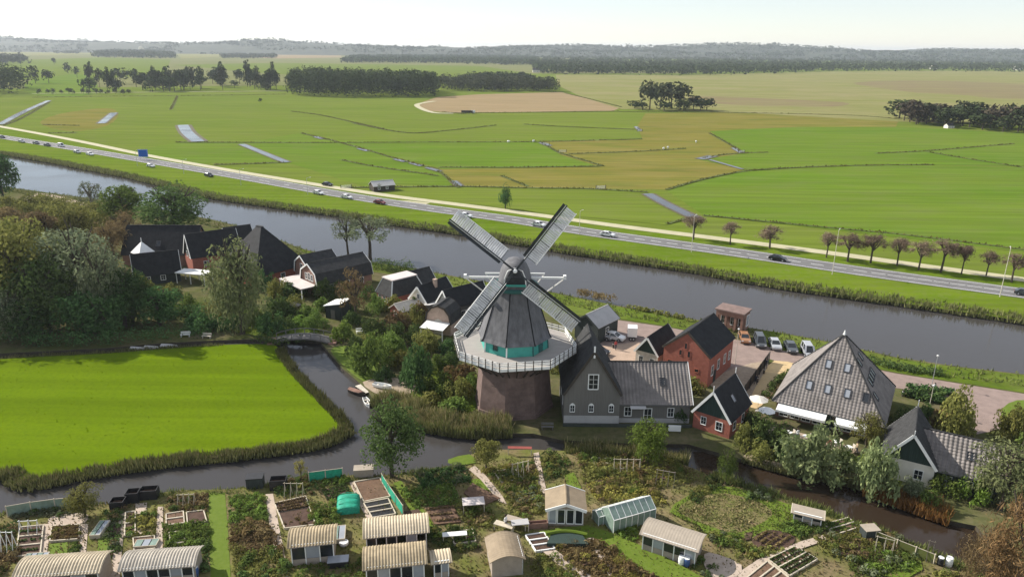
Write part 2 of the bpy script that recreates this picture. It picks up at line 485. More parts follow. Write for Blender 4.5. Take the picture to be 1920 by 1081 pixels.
def along(pts, n, lo, hi, power=1.0):
    """n random points beside an open polyline, lo..hi to its left."""
    p = np.asarray([q[:2] for q in pts], float); seg = np.diff(p, axis=0); ln = np.linalg.norm(seg, axis=1)
    i = RNG.choice(len(seg), n, p=ln / ln.sum()); t = RNG.uniform(0, 1, n)[:, None]
    u = seg[i] / ln[i][:, None]; nrm = np.column_stack([-u[:, 1], u[:, 0]])
    return p[i] + seg[i] * t + nrm * (lo + (hi - lo) * RNG.uniform(0, 1, n) ** power)[:, None]
def inside(poly, n):
    """n random points in a 2-D polygon."""
    p = np.asarray([q[:2] for q in poly], float); lo, hi = p.min(0), p.max(0); out = []
    x1, y1 = p[:, 0], p[:, 1]; x2, y2 = np.roll(x1, -1), np.roll(y1, -1)
    tot = 0
    while tot < n:
        q = RNG.uniform(lo, hi, (n * 3, 2))
        c = ((y1 > q[:, 1:]) != (y2 > q[:, 1:])) & (q[:, :1] < (x2 - x1) * (q[:, 1:] - y1) / (y2 - y1 + 1e-12) + x1)
        k = q[c.sum(1) % 2 == 1]; out.append(k); tot += len(k)
    return np.concatenate(out)[:n]
def stuff(name, v, m, n, label=None):
    return tag(link(name, quads_mesh(name, v, m, n)), label, None, None, 'stuff')

leaf_mat('leaf_far', (.035, .05, .022), (.065, .085, .035), .1)
leaf_mat('leaf_far_grey', (.05, .06, .03), (.09, .1, .055), .1)
leaf_mat('leaf_dark', (0.053, 0.085, 0.026), (0.122, 0.170, 0.053), 0.30)
leaf_mat('leaf_mid', (0.090, 0.138, 0.029), (0.170, 0.227, 0.057), 0.34)
leaf_mat('leaf_bright', (0.131, 0.203, 0.029), (0.217, 0.304, 0.072), 0.37)
leaf_mat('leaf_olive', (0.138, 0.147, 0.036), (0.243, 0.235, 0.073), 0.34)
leaf_mat('leaf_willow', (0.138, 0.170, 0.073), (0.276, 0.308, 0.138), 0.34)
leaf_mat('leaf_grey', (0.117, 0.141, 0.075), (0.233, 0.259, 0.151), 0.32)
leaf_mat('leaf_rust', (.135, .095, .04), (.22, .16, .075), .3)
leaf_mat('leaf_brown', (0.141, 0.100, 0.049), (0.267, 0.200, 0.100), 0.30)
leaf_mat('leaf_twig_red', (.17, .125, .09), (.28, .21, .15), .3)
leaf_mat('leaf_yellow', (0.217, 0.203, 0.043), (0.348, 0.304, 0.087), 0.37)
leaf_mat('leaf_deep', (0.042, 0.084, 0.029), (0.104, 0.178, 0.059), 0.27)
leaf_mat('reed_dark', (0.086, 0.092, 0.034), (0.196, 0.190, 0.081), .25)
leaf_mat('reed_green', (0.099, 0.121, 0.033), (0.187, 0.198, 0.066), .2)
leaf_mat('reed_beige', (0.240, 0.198, 0.096), (0.384, 0.324, 0.168), .2)
leaf_mat('reed_rust', (.2, .1, .03), (.32, .18, .06), .2)
mat('bark', (.075, .06, .045), .95, .3, 3)
mat('bark_pale', (.16, .14, .11), .95, .3, 3)

# ---------------------------------------------------------------- dunes on the horizon
def hill_z(x, y):
    e = max(0, math.sin(math.pi * min(1, max(0, (y - 4300) / 2600) * 1.05))) ** .7
    f = mnoise.fractal(Vector((x * .0009, y * .0011, 3.1)), 1.0, 2.0, 4)
    r = mnoise.fractal(Vector((x * .008, y * .008, 1.7)), 1.0, 2.0, 3)
    return max(-1, (56 + 44 * f) * e + r * 6 * e)
def hills():
    nx, ny = 260, 16
    xs = np.linspace(-7500, 7500, nx); ys = np.linspace(4300, 6900, ny)
    v = []
    for j, y in enumerate(ys):
        for x in xs:
            v.append((x, y, hill_z(x, y)))
    f = [(j * nx + i, j * nx + i + 1, (j + 1) * nx + i + 1, (j + 1) * nx + i) for j in range(ny - 1) for i in range(nx - 1)]
    me = bpy.data.meshes.new('hills'); me.from_pydata(v, [], f); me.materials.append(K('hill_wood'))
    me.polygons.foreach_set('use_smooth', [True] * len(f)); me.update()
    tag(link('hills', me), kind='structure')
hills()
for x, y, rx, ry, h in ((-2080, 4280, 24, 12, 28),):
    v = [(x + rx * math.cos(a) * s, y + ry * math.sin(a) * s, h * (1 - s * s) + (12 if s < 1 else -2)) for s in (.05, .5, 1) for a in [2 * math.pi * k / 14 for k in range(14)]]
    f = [(i * 14 + k, i * 14 + (k + 1) % 14, (i + 1) * 14 + (k + 1) % 14, (i + 1) * 14 + k) for i in (0, 1) for k in range(14)]
    me = bpy.data.meshes.new('sand_dune'); me.from_pydata(v, [], f); me.materials.append(K('sand_dune')); me.update()
    tag(link('hills', me), kind='structure')

def dune_woods():
    x = RNG.uniform(-4200, 4600, 7000); y = RNG.uniform(4250, 5900, 7000)
    k = np.array([mnoise.noise(Vector((a * .002, b * .002, 9))) + .35 * (a > -300) for a, b in zip(x, y)]) > -.02
    x, y = x[k], y[k]; z = np.array([hill_z(a, b) for a, b in zip(x, y)]); n = len(x); r = RNG.uniform(9, 22, n); h = RNG.uniform(8, 15, n)
    stuff('woods', leaf_cloud(np.column_stack([x, y, z + h * .3]), np.column_stack([r, r, h * .7]), 9, 10, shell=(.8, 1.05), jitter=.4, up=.4), 'leaf_far', 4, 'dark wooded slopes of the dunes on the horizon')
dune_woods()
# far woods, each one mass
def wood(poly, n, h, r, per, size, m, label):
    q = [tuple(map(float, t.split(','))) for t in poly.split()]
    pts = np.array([tuple(P(*k)[:2]) for k in inside(q, n)])
    hh = h * RNG.uniform(.7, 1.2, n); rr = r * RNG.uniform(.75, 1.25, n)
    c = np.column_stack([pts, hh * .52]); rad = np.column_stack([rr, rr, hh * .5])
    return stuff('woods', leaf_cloud(c, rad, per, size, shell=(.8, 1.05), jitter=.4, up=.35), m, 4, label)
wood('1015,139 1280,142 1340,141 1420,140 1560,134 1920,136 2300,139 2300,112 1500,106 1200,104 1000,108 1000,130', 5200, 15, 9, 16, 5.5, 'leaf_far', 'broad belt of hazy woodland before the dunes')
wood('640,118 840,119 1015,124 1000,108 820,106 660,108', 1500, 14, 10, 14, 7, 'leaf_far', 'hazy blue wood behind the dense grove')
wood('175,108 330,110 300,98 200,97', 700, 20, 12, 14, 8, 'leaf_far', 'rounded hazy wood below the white dune')
wood('410,110 520,110 515,104 420,104', 220, 12, 10, 14, 7, 'leaf_far', 'thin hazy belt of far trees in the pale fields')
wood('-300,122 60,121 40,109 -300,109', 500, 16, 10, 14, 7, 'leaf_far', 'hazy far wood at the edge of the pale fields')
wood('100,101 150,101 150,97 100,97', 90, 12, 10, 12, 7, 'leaf_far', 'small hazy grove under the dunes')
wood('535,180 640,183 740,183 815,182 822,170 770,164 640,160 560,158', 700, 21, 5, 46, 2.2, 'leaf_far', 'dense dark plantation beside the tan field')
wood('822,170 900,172 1045,173 1040,166 960,162 860,160 822,162', 330, 14, 6, 40, 2.4, 'leaf_far_grey', 'lower grey green grove along the tan field')
wood('880,158 1000,160 990,152 880,150', 160, 13, 7, 24, 3, 'leaf_far', 'low dark grove behind the grey green grove')
wood('-260,182 30,180 55,168 40,158 -260,156', 300, 22, 7, 40, 2.6, 'leaf_far', 'dark dense grove beyond the polder ditch')

# ---------------------------------------------------------------- ditches of the polder
DARK = ['60,183 200,181 330,180 535,177', '545,209 600,216 660,229 720,242', '565,250 620,263 690,282 740,297 822,318', '330,267 560,268 800,267 1015,266 1205,261',
        '400,309 480,307 540,304', '660,231 760,249 840,245 930,235', '980,233 1060,238 1192,243', '822,314 980,314 1125,312', '1015,267 1045,285 1062,291 1132,312',
        '650,352 740,351 860,350 1000,353 1095,354 1215,361', '1250,356 1320,336 1410,320 1560,312 1750,309', '1640,288 1740,283 1900,270', '1738,285 1820,299 1930,316',
        '1066,289 1180,285 1285,279', '1330,250 1368,271 1395,288', '1315,297 1360,290 1405,287 1440,286', '845,212 1000,211 1160,209', '1160,210 1400,212 1600,217 1690,224',
        '1318,404 1460,418 1560,428 1700,441 1930,470', '1250,420 1295,408', '320,206 327,192 332,181', '640,300 700,312 822,330', '0,237 40,222 92,192', '860,352 840,335 822,320',
        '1165,201 1110,187 1060,175', '870,214 850,212 830,210', '1440,318 1410,320', '940,330 990,350', '80,234 150,236', '90,250 145,249']
dm = []
for s in DARK:
    pts = spline([p[:2] for p in px(s)], 5, False)
    far = sum(p[1] for p in pts) / len(pts)
    strip('ditch', pts, -.5 - far * .0012, .5 + far * .0012, .20, 'ditch_green')
    ln = sum(math.dist(pts[i], pts[i + 1]) for i in range(len(pts) - 1))
    dm.append(blades_v(along(pts, int(ln * 2.6), -.9, .9), .5, .5 + far * .0005, z0=.2))
stuff('reeds', np.concatenate(dm), 'leaf_olive', 3, 'dark reedy growth along the narrow polder ditches')
for s, w in (('0,234 45,210 92,189', 3.5), ('190,232 214,212', 4.5), ('343,235 352,250 372,266', 6.5), ('453,271 500,290 537,305', 3.2), ('1214,364 1250,384 1302,409', 3.6), ('1312,299 1337,293', 4), ('1330,300 1392,318', 1.6),
             ('592,257 606,261', 3), ('672,279 690,284', 2.2), ('740,299 760,304', 2.2), ('770,306 790,312', 2.2), ('800,315 825,322', 2.2), ('1015,268 1030,274', 3), ('1375,278 1392,288', 2.5), ('1192,238 1200,246', 2.2), ('850,340 862,350', 2.6)):
    pts = spline([p[:2] for p in px(s)], 4, False)
    strip('ditch_bank', pts, -w * .75, w * .8, .24, 'ditch_mud')
    strip('ditch_water', pts, -w / 2, w / 2, .28, 'canal_water')

# ---------------------------------------------------------------- main road and the lane beside it
ROAD = spline([p[:2] for p in px('-260,226 -100,243 0,257 150,281 280,303 460,334 640,366 800,391 960,413 1100,436 1250,457 1400,478 1600,508 1750,529 1920,552 2200,592')], 5, False)
LANE = spline([p[:2] for p in px('-260,196 -100,221 0,238 130,262 270,291 400,315 500,332 700,364 860,385 960,398 1150,424 1300,443 1450,462 1600,482 1750,503 1920,526 2200,566')], 5, False)
strip('road', ROAD, -4.2, 4.2, .30, 'asphalt')
for w0, w1 in ((-3.55, -3.38), (3.38, 3.55)):
    strip('road_marking', ROAD, w0, w1, .304, 'road_paint')
mk = MB(); acc = 0.0
for i in range(len(ROAD) - 1):
    a, b = Vector(ROAD[i]), Vector(ROAD[i + 1]); L_ = (b - a).length; d = (b - a) / L_; nrm = Vector((-d.y, d.x))
    k = 0.0
    while k + 3 < L_:
        if ROAD[i][1] < 420:
            p, q = a + d * k, a + d * (k + 3)
            mk.poly([(*(p - nrm * .09), .304), (*(q - nrm * .09), .304), (*(q + nrm * .09), .304), (*(p + nrm * .09), .304)])
        k += 9
tag(mk.build('road_marking', 'road_paint'), kind='structure')
strip('cycle_lane', LANE, -2.1, 2.1, .30, 'pale_path')
tag(MB().poly([(*p, .22) for p in [tuple(q[:2]) for q in FAR_BANK]] + [(*p, .22) for p in LANE[::-1]]).build('road_verge', 'verge_grass'), kind='structure')
# path by the tan field
strip('field_track', px('815,190 783,196 790,204 815,212 850,213'), -2.5, 2.5, .25, 'pale_path', n=4)
strip('field_track', px('60,176 300,173 530,171 620,168'), -1.8, 1.8, .25, 'pale_path', n=3)
strip('field_track', px('700,378 760,380 800,384'), -2.2, 2.2, .29, 'pale_path', n=3)

# reeds along the canal
fb = [p[:2] for p in FAR_BANK]; nb = [p[:2] for p in NEAR_BANK]
stuff('reeds', np.concatenate([blades_v(along(fb, 15000, -.8, 2.4), 1.5, .42, z0=-.35), blades_v(along(fb, 3500, .5, 4.5), .9, .4)]), 'reed_dark', 3, 'dark reed fringe below the road verge on the canal')
stuff('reeds', blades_v(along(fb, 6000, 1.0, 5.0), .9, .4), 'reed_green', 3, 'green reeds above the dark canal fringe')
stuff('grass', blades_v(along(nb, 7000, -5.5, .2, 1.5), .6, .3), 'reed_green', 3, 'rough grass tufts on the village canal bank')

# ---------------------------------------------------------------- air
def haze():
    m = bpy.data.materials.new('haze'); m.use_nodes = True
    nt = m.node_tree; nt.nodes.remove(nt.nodes['Principled BSDF'])
    v = nt.nodes.new('ShaderNodeVolumePrincipled')
    v.inputs['Color'].default_value = (.84, .91, 1, 1)
    v.inputs['Density'].default_value = 7.5e-5
    v.inputs['Anisotropy'].default_value = .2
    nt.links.new(v.outputs[0], nt.nodes['Material Output'].inputs['Volume'])
    MATS['haze'] = m
    o = MB().box(-14600, 14600, -800, 15600, -4, 125).build('haze', 'haze')
    tag(o, kind='stuff')
haze()

# ---------------------------------------------------------------- buildings
mat('brick_red', (.33, .115, .08), .9, .16, 2.2, .2)
mat('brick_orange', (.42, .15, .095), .9, .14, 2.2, .2)
mat('brick_brown', (.25, .145, .11), .9, .18, 2.0, .2)
mat('brick_mill', (.155, .108, .094), .9, .3, .9, .3, detail=9)
mat('brick_pale', (.45, .33, .26), .9, .14, 2)
mat('boards_grey', (.155, .147, .133), .85, .14, 1.5, stretch=(6, 6, .3))
mat('boards_dark', (.04, .048, .045), .8, .3, 1.5, stretch=(6, 6, .3))
mat('boards_green', (.03, .05, .042), .75, .3, 1.5, stretch=(6, 6, .3))
mat('roof_slate', (.038, .038, .038), .8, .4, 1.2, .3, .2)
mat('roof_black', (.02, .021, .023), .75, .35, 1.0, .3, .15)
mat('roof_grey_tile', (.16, .155, .155), .55, .16, 1.1, .2, .4)
mat('roof_shiny_tile', (.205, .185, .172), .75, .3, .7, .2, .12, detail=8)
mat('roof_red_brown', (.2, .14, .12), .75, .25, 1.2, .3)
mat('white_paint', (.78, .78, .75), .6, .08, .8)
mat('cream_wall', (.7, .66, .58), .85, .08, .8)
mat('pink_roof_felt', (.56, .5, .47), .9, .1, .5)
mat('grey_roof_felt', (.42, .41, .4), .9, .12, .5)
mat('teal_paint', (.06, .34, .28), .55, .12, .8)
mat('teal_dark', (.03, .12, .11), .5, .15, .8)
mat('glass_dark', (.02, .024, .028), .08, .3, .6, 0, .6)
mat('glass_sky', (.3, .32, .35), .12, .1, .6, 0, .7)
mat('sail_cloth', (.56, .56, .56), .8, .22, .9, .2, detail=7)
mat('sail_dark', (.035, .04, .042), .7, .3, 1)
mat('thatch_slate', (.125, .125, .132), .85, .35, 1.4, .5, stretch=(1, 1, .25), detail=8)
mat('stage_boards', (.33, .305, .28), .85, .14, 1.2, stretch=(.4, 4, 1))
mat('pale_wood', (.55, .5, .42), .8, .15, 1.5)
mat('dark_wood', (.06, .05, .04), .85, .3, 1.5)
mat('iron_dark', (.05, .05, .055), .5, .2, 2, 0, .4)
mat('steel_grey', (.4, .41, .42), .45, .1, 2, 0, .5, .4)
mat('concrete', (.36, .35, .33), .9, .14, .8)
mat('plinth_dark', (.05, .06, .05), .9, .2, 1)

def tri_or_quad_slope(b, e0, e1, r1, r0, pitch, course=.36, step=.05, amp=.03, gap=.02):
    """Courses of pantiles on the slope between eave e0-e1 and ridge r0-r1; real steps and waves."""
    e0, e1, r0, r1 = map(Vector, (e0, e1, r0, r1))
    ue = (e1 - e0).normalized()
    up = ((r0 + r1) / 2 - (e0 + e1) / 2); up = (up - ue * up.dot(ue)); Hs = up.length; up.normalize()
    nrm = ue.cross(up)
    if nrm.z < 0: nrm = -nrm
    rows = max(2, round(Hs / course))
    for k in range(rows):
        v0, v1 = k / rows, min(1, (k + 1.15) / rows)
        a0, a1 = e0.lerp(r0, v0), e1.lerp(r1, v0)
        s0 = (a0 - e0).dot(ue); s1 = (a1 - e0).dot(ue)
        c0 = (e0.lerp(r0, v1) - e0).dot(ue); c1 = (e1.lerp(r1, v1) - e0).dot(ue)
        q = pitch / 4
        us = [s0] + [i * q for i in range(math.ceil((s0 + .02) / q), math.floor((s1 - .02) / q) + 1)] + [s1]
        base = len(b.v)
        for u in us:
            w = amp * (1, .3, -.6, .3)[round(u / q) % 4]
            uu = min(max(u, c0), c1)
            lo = e0 + ue * u + up * (Hs * v0) + nrm * (gap + step + w)
            hi = e0 + ue * uu + up * (Hs * v1) + nrm * (gap + w * .9)
            b.v += [tuple(lo), tuple(hi)]
        for i in range(len(us) - 1):
            o = base + 2 * i
            b.f.append((o, o + 2, o + 3, o + 1)); b.mi.append(b.cur)
    return b

def window(parent, at, u, n, w, h, frame='white_paint', glass='glass_dark', bars=(1, 1), arch=False, depth=.05):
    """A framed window: centre-bottom at `at`, u along the wall, n outward."""
    at, u, n = Vector(at), Vector(u).normalized(), Vector(n).normalized()
    up = n.cross(u)
    if up.z < 0: up = -up
    def blk(b, a0, a1, z0, z1, d0, d1):
        q = lambda d: [at + u * a + up * z + n * d for a, z in ((a0, z0), (a1, z0), (a1, z1), (a0, z1))]
        return b.hexa(q(d0), q(d1))
    t = max(.07, min(.12, w * .1))
    f = MB(); hw = w / 2
    blk(f, -hw - t, -hw, -t, h + t, .003, depth); blk(f, hw, hw + t, -t, h + t, .003, depth)
    blk(f, -hw, hw, -t, 0, .003, depth + .03); blk(f, -hw, hw, h, h + t, .003, depth)
    if arch:
        q = lambda d: [at + u * a + up * z + n * d for a, z in ((-hw - t, h + t), (hw + t, h + t), (hw * .55, h + t + w * .38), (0, h + t + w * .5), (-hw * .55, h + t + w * .38))]
        f.hexa(q(.003), q(depth))
    fo = f.build('window', frame, parent)
    g = MB(); nx, nz = bars[0] + 1, bars[1] + 1; m_ = .025
    for i in range(nx):
        for j in range(nz):
            x0, x1 = -hw + w * i / nx + m_, -hw + w * (i + 1) / nx - m_
            z0, z1 = h * j / nz + m_, h * (j + 1) / nz - m_
            gg = MB(); blk(gg, x0, x1, z0, z1, .004, .02)
            gg.build('pane', glass, fo)
    bk = MB(); blk(bk, -hw, hw, 0, h, .002, .012)
    bk.build('glazing_bar', frame, fo)
    return fo

def house(label, loc, rz, prof, L, wall, roof, gable=None, barge='white_paint', ov=.3, eov=.25, tiles=None, wins=(), cat='house', name='house', skylights=(), chimney=None, ridge=None, back_barge=True, gable_z=None, door=None, group=None):
    """A house under a roof of profile prof [(x, z) eave ... ridge ... eave], gable at y = 0, ridge along +y for L."""
    t = thing(name, label, cat, loc, rz, group)
    xl, zl = prof[0]; xr, zr = prof[-1]
    gz = gable_z if gable_z is not None else min(zl, zr)
    w = MB()
    w.hexa([(xl, 0, -.3), (xr, 0, -.3), (xr, L, -.3), (xl, L, -.3)], [(xl, 0, zl), (xr, 0, zr), (xr, L, zr), (xl, L, zl)])
    w.build('wall', wall, t)
    def gpoly(y0, y1):
        a = [(x, y0, z) for x, z in prof]; c = [(x, y1, z) for x, z in prof]
        k = MB(); n = len(prof)
        k.v = a + c
        k.f = [tuple(range(n)), tuple(range(2 * n - 1, n - 1, -1))] + [(i, i + n, (i + 1) % n + n, (i + 1) % n) for i in range(n)]
        k.mi = [0] * len(k.f)
        return k
    if len(prof) > 2:
        gpoly(0, .18).build('gable', gable or wall, t); gpoly(L - .18, L).build('gable', gable or wall, t)
    th = .14
    r = MB(); tl = MB()
    for i in range(len(prof) - 1):
        p, q = Vector((prof[i][0], 0, prof[i][1])), Vector((prof[i + 1][0], 0, prof[i + 1][1]))
        d = (q - p).normalized(); nrm = Vector((-d.z, 0, d.x))
        if nrm.z < 0: nrm = -nrm
        a = p - d * (eov if i == 0 else 0); c = q + d * (eov if i == len(prof) - 2 else 0)
        y0, y1 = -ov, L + ov
        r.hexa([a + Vector((0, y0, 0)) + nrm * .012, c + Vector((0, y0, 0)) + nrm * .012, c + Vector((0, y1, 0)) + nrm * .012, a + Vector((0, y1, 0)) + nrm * .012],
               [a + Vector((0, y0, 0)) + nrm * th, c + Vector((0, y0, 0)) + nrm * th, c + Vector((0, y1, 0)) + nrm * th, a + Vector((0, y1, 0)) + nrm * th])
        if tiles and abs(d.z) > .2:
            lo, hi = (a, c) if a.z < c.z else (c, a)
            lo = lo + nrm * th; hi = hi + nrm * th
            if lo.x < hi.x: tri_or_quad_slope(tl, lo + Vector((0, y1, 0)), lo + Vector((0, y0, 0)), hi + Vector((0, y0, 0)), hi + Vector((0, y1, 0)), tiles)
            else: tri_or_quad_slope(tl, lo + Vector((0, y0, 0)), lo + Vector((0, y1, 0)), hi + Vector((0, y1, 0)), hi + Vector((0, y0, 0)), tiles)
        if barge:
            for y, yn in ((y0, -.05), (y1, .05)) if back_barge else ((y0, -.05),):
                bb = MB(); e = d * .02
                q4 = lambda yy: [a + Vector((0, yy, 0)) - nrm * .14, c + Vector((0, yy, 0)) - nrm * .14, c + Vector((0, yy, 0)) + nrm * (th + .05), a + Vector((0, yy, 0)) + nrm * (th + .05)]
                bb.hexa(q4(y + (.004 if yn > 0 else -.004)), q4(y + yn * 1.6))
                bb.build('bargeboard', barge, t)
    ro = r.build('roof', roof, t)
    if tiles: tag(tl.build('roof_tiles', roof, ro), kind='stuff')
    top = max(prof, key=lambda p: p[1])
    if len(prof) % 2 == 1:
        MB().tube([(top[0], -ov, top[1] + th * 1.1), (top[0], L + ov, top[1] + th * 1.1)], .13, 6).build('ridge', ridge or roof, ro)
    for f, u, z, ww, hh, *kw in wins:
        kw = kw[0] if kw else {}
        if f == 'F': window(t, (u, 0, z), (1, 0, 0), (0, -1, 0), ww, hh, **kw)
        if f == 'B': window(t, (u, L, z), (1, 0, 0), (0, 1, 0), ww, hh, **kw)
        if f == 'R': window(t, (xr, u, z), (0, 1, 0), (1, 0, 0), ww, hh, **kw)
        if f == 'L': window(t, (xl, u, z), (0, 1, 0), (-1, 0, 0), ww, hh, **kw)
    for seg, u, v, ww, hh, *g in skylights:                      # on roof segment seg: u along the ridge, v up the slope from its lower end
        p, q = Vector((prof[seg][0], 0, prof[seg][1])), Vector((prof[seg + 1][0], 0, prof[seg + 1][1]))
        if p.z > q.z: p, q = q, p
        d = (q - p).normalized(); nrm = Vector((-d.z, 0, d.x)); nrm = nrm if nrm.z > 0 else -nrm
        window(ro, p + d * v + Vector((0, u, 0)) + nrm * (th + (.08 if tiles else .0)), (0, 1, 0), nrm, ww, hh, 'iron_dark', g[0] if g else 'glass_sky', (0, 0), depth=.08)
    if chimney:
        x, y, z0, z1, s = chimney
        MB().box(x - s, x + s, y - s, y + s, z0, z1).box(x - s - .06, x + s + .06, y - s - .06, y + s + .06, z1 + .002, z1 + .14).build('chimney', 'brick_pale', t)
    if door:
        f, u, ww, hh, dm_ = door
        y = 0
        d = MB().box(u - ww / 2, u + ww / 2, -.05, -.003, 0, hh).build('door', dm_, t) if f == 'F' else MB().box(xr + .003, xr + .05, u - ww / 2, u + ww / 2, 0, hh).build('door', dm_, t)
        (MB().box(u + ww * .32, u + ww * .4, -.1, -.052, hh * .47, hh * .53) if f == 'F' else MB().box(xr + .052, xr + .1, u + ww * .3, u + ww * .38, hh * .47, hh * .53)).build('handle', 'iron_dark', d)
    return t
def gable(W, e, r):
    return [(-W / 2, e), (0, r), (W / 2, e)]
VR = math.radians(-36)                     # the village lies square to the canal

# ------------------------------------------------ the windmill
def windmill():
    t = thing('windmill', 'tall smock windmill with pale crossed sails, teal band and white stage on a brick base', 'windmill', (.4, 98, 0))
    ang = [math.radians(-102.5 + 45 * k) for k in range(8)]
    ring = lambda r, z: [(r * math.cos(a), r * math.sin(a), z) for a in ang]
    # brick base in courses that batter inwards
    b = MB(); zs = [(-.3, 6.0), (.5, 5.95), (.55, 5.8), (3, 5.55), (6, 5.25), (9.0, 5.0)]
    for (z0, r0), (z1, r1) in zip(zs, zs[1:]): b.hexa(ring(r0, z0), ring(r1, z1 - .001))
    base = b.build('brick_base', 'brick_mill', t)
    for k, z, w, h in ((0, 2.0, .9, 1.7), (0, 6.2, .7, 1.0), (2, 3.4, .8, 1.3), (7, 4.6, .8, 1.3), (1, 2.6, .8, 1.4)):
        a0, a1 = ang[k], ang[(k + 1) % 8]; m = math.atan2(math.sin(a0) + math.sin(a1), math.cos(a0) + math.cos(a1)); r = (5.62 - z * .095) * math.cos(math.pi / 8) + .12
        window(t, (r * math.cos(m), r * math.sin(m), z), (-math.sin(m), math.cos(m), 0), (math.cos(m), math.sin(m), .1), w, h, frame='dark_wood', bars=(1, 2))
    m = (ang[6] + ang[7]) / 2; r = 5.72 * math.cos(math.pi / 8)
    # stage
    d = MB(); d.hexa(ring(9.05, 9.12), ring(9.05, 9.27))
    d.build('stage_deck', 'stage_boards', t)
    for k in range(8):
        p, q = Vector(ring(9.05, 9.0)[k]), Vector(ring(9.05, 9.0)[(k + 1) % 8])
        MB().bar(p + Vector((0, 0, .12)), q + Vector((0, 0, .12)), .07, .42).build('stage_edge', 'white_paint', t)
        rail = MB()
        for z in (.62, .85, 1.15): rail.bar(p + Vector((0, 0, z)), q + Vector((0, 0, z)), .07, .13 if z < 1 else .1)
        rail.build('railing', 'white_paint', t)
        out = ((p + q) / 2).normalized(); out.z = 0
        nn = 6
        for i in range(nn):
            c = p.lerp(q, i / nn) + out * .06
            MB().box(c.x - .06, c.x + .06, c.y - .06, c.y + .06, 8.75, 10.25).build('railing_post', 'dark_wood' if True else '', t)
        for i in range(4):
            c = p.lerp(q, (i + .5) / 4); inner = Vector((c.x, c.y, 0)).normalized()
            MB().bar(inner * 4.95 + Vector((0, 0, 6.3)), c + Vector((0, 0, -.02)) - inner * .5, .16).build('stage_brace', 'dark_wood', t)
            MB().bar(inner * 4.9 + Vector((0, 0, 8.98)), c + Vector((0, 0, -.02)), .2, .2).build('stage_beam', 'dark_wood', t)
    # teal wall band above the stage
    for k in range(8):
        j = (k + 1) % 8
        r0, r1, z0, z1 = 4.95, 4.82, 9.28, 11.1
        A, B = ring(r0, z0), ring(r1, z1)
        MB().hexa([A[k], A[j], (A[j][0] * .9, A[j][1] * .9, z0), (A[k][0] * .9, A[k][1] * .9, z0)], [B[k], B[j], (B[j][0] * .9, B[j][1] * .9, z1), (B[k][0] * .9, B[k][1] * .9, z1)]).build('wall_panel', 'teal_paint', t)
        MB().bar(A[k], B[k], .2).build('corner_post', 'white_paint' if k in (0, 7) else 'teal_dark', t)
        a0, a1 = ang[k], ang[j]; m = math.atan2(math.sin(a0) + math.sin(a1), math.cos(a0) + math.cos(a1)); r = 4.93 * math.cos(math.pi / 8)
        cx, cy, ux, uy = r * math.cos(m), r * math.sin(m), -math.sin(m), math.cos(m)
        if k in (1, 3, 5):
            dd = MB(); q = lambda o: [(cx + ux * a + math.cos(m) * o, cy + uy * a + math.sin(m) * o, z) for a, z in ((-.5, 9.3), (.5, 9.3), (.5, 10.95), (-.5, 10.95))]
            do = dd.hexa(q(-.05), q(.05)).build('door', 'teal_dark', t)
            q = lambda o: [(cx + ux * a + math.cos(m) * o, cy + uy * a + math.sin(m) * o, z) for a, z in ((.3, 10.2), (.38, 10.2), (.38, 10.35), (.3, 10.35))]
            MB().hexa(q(.051), q(.11)).build('handle', 'iron_dark', do)
        elif k in (7, 0, 6):
            window(t, (cx * .99, cy * .99, 9.95), (ux, uy, 0), (math.cos(m), math.sin(m), .0), .7, .75, frame='teal_dark', bars=(0, 0), depth=.12) if k == 7 else None
    # smock: eight tapering faces with a flared skirt
    prof = [(5.4, 10.9), (5.1, 11.4), (4.2, 14.0), (3.45, 16.2), (2.95, 18.2)]
    for k in range(8):
        j = (k + 1) % 8; s = MB()
        for (r0, z0), (r1, z1) in zip(prof, prof[1:]):
            A, B = ring(r0, z0), ring(r1, z1); A2, B2 = ring(r0 - .3, z0), ring(r1 - .3, z1)
            s.hexa([A[k], A[j], A2[j], A2[k]], [B[k], B[j], B2[j], B2[k]])
        s.build('smock_face', 'thatch_slate', t)
        MB().tube([ring(r + .02, z)[k] for r, z in prof], .09, 5).build('smock_ridge', 'roof_black', t)
    MB().lathe([(3.3, 18.05), (3.35, 18.2), (3.35, 18.5), (3.1, 18.6)], n=24).build('cap_curb', 'teal_dark', t)
    # cap: arched sections lofted from front to tail
    sec = [(-3.0, 1.35, 3.0), (-2.2, 1.95, 3.5), (-1, 2.35, 3.85), (.5, 2.4, 3.85), (2, 2.0, 3.3), (3.2, 1.2, 2.4)]
    cb = MB(); n = 11
    for y, hw, h in sec:
        for i in range(n):
            a = math.pi * i / (n - 1)
            cb.v.append((-hw * math.copysign(abs(math.cos(a)) ** .8, math.cos(a)), y, 18.55 + h * math.sin(a) ** 1.25))
    for s in range(len(sec) - 1):
        for i in range(n - 1):
            o = s * n + i; cb.f.append((o, o + n, o + n + 1, o + 1))
    cb.f.append(tuple(range(n))); cb.f.append(tuple((len(sec) - 1) * n + i for i in range(n - 1, -1, -1)))
    cb.mi = [0] * len(cb.f)
    cap = cb.build('cap', 'thatch_slate', t, True)
    MB().hexa([(-1.55, -3.06, 19.3), (1.55, -3.06, 19.3), (1.5, -3.01, 19.3), (-1.5, -3.01, 19.3)], [(-1.15, -3.2, 20.35), (1.15, -3.2, 20.35), (1.15, -3.01, 20.35), (-1.15, -3.01, 20.35)]).build('front_board', 'sail_dark', cap)
    MB().box(-1.5, 1.5, -3.3, -3.22, 19.1, 19.4).build('cap_beam', 'teal_paint', cap)
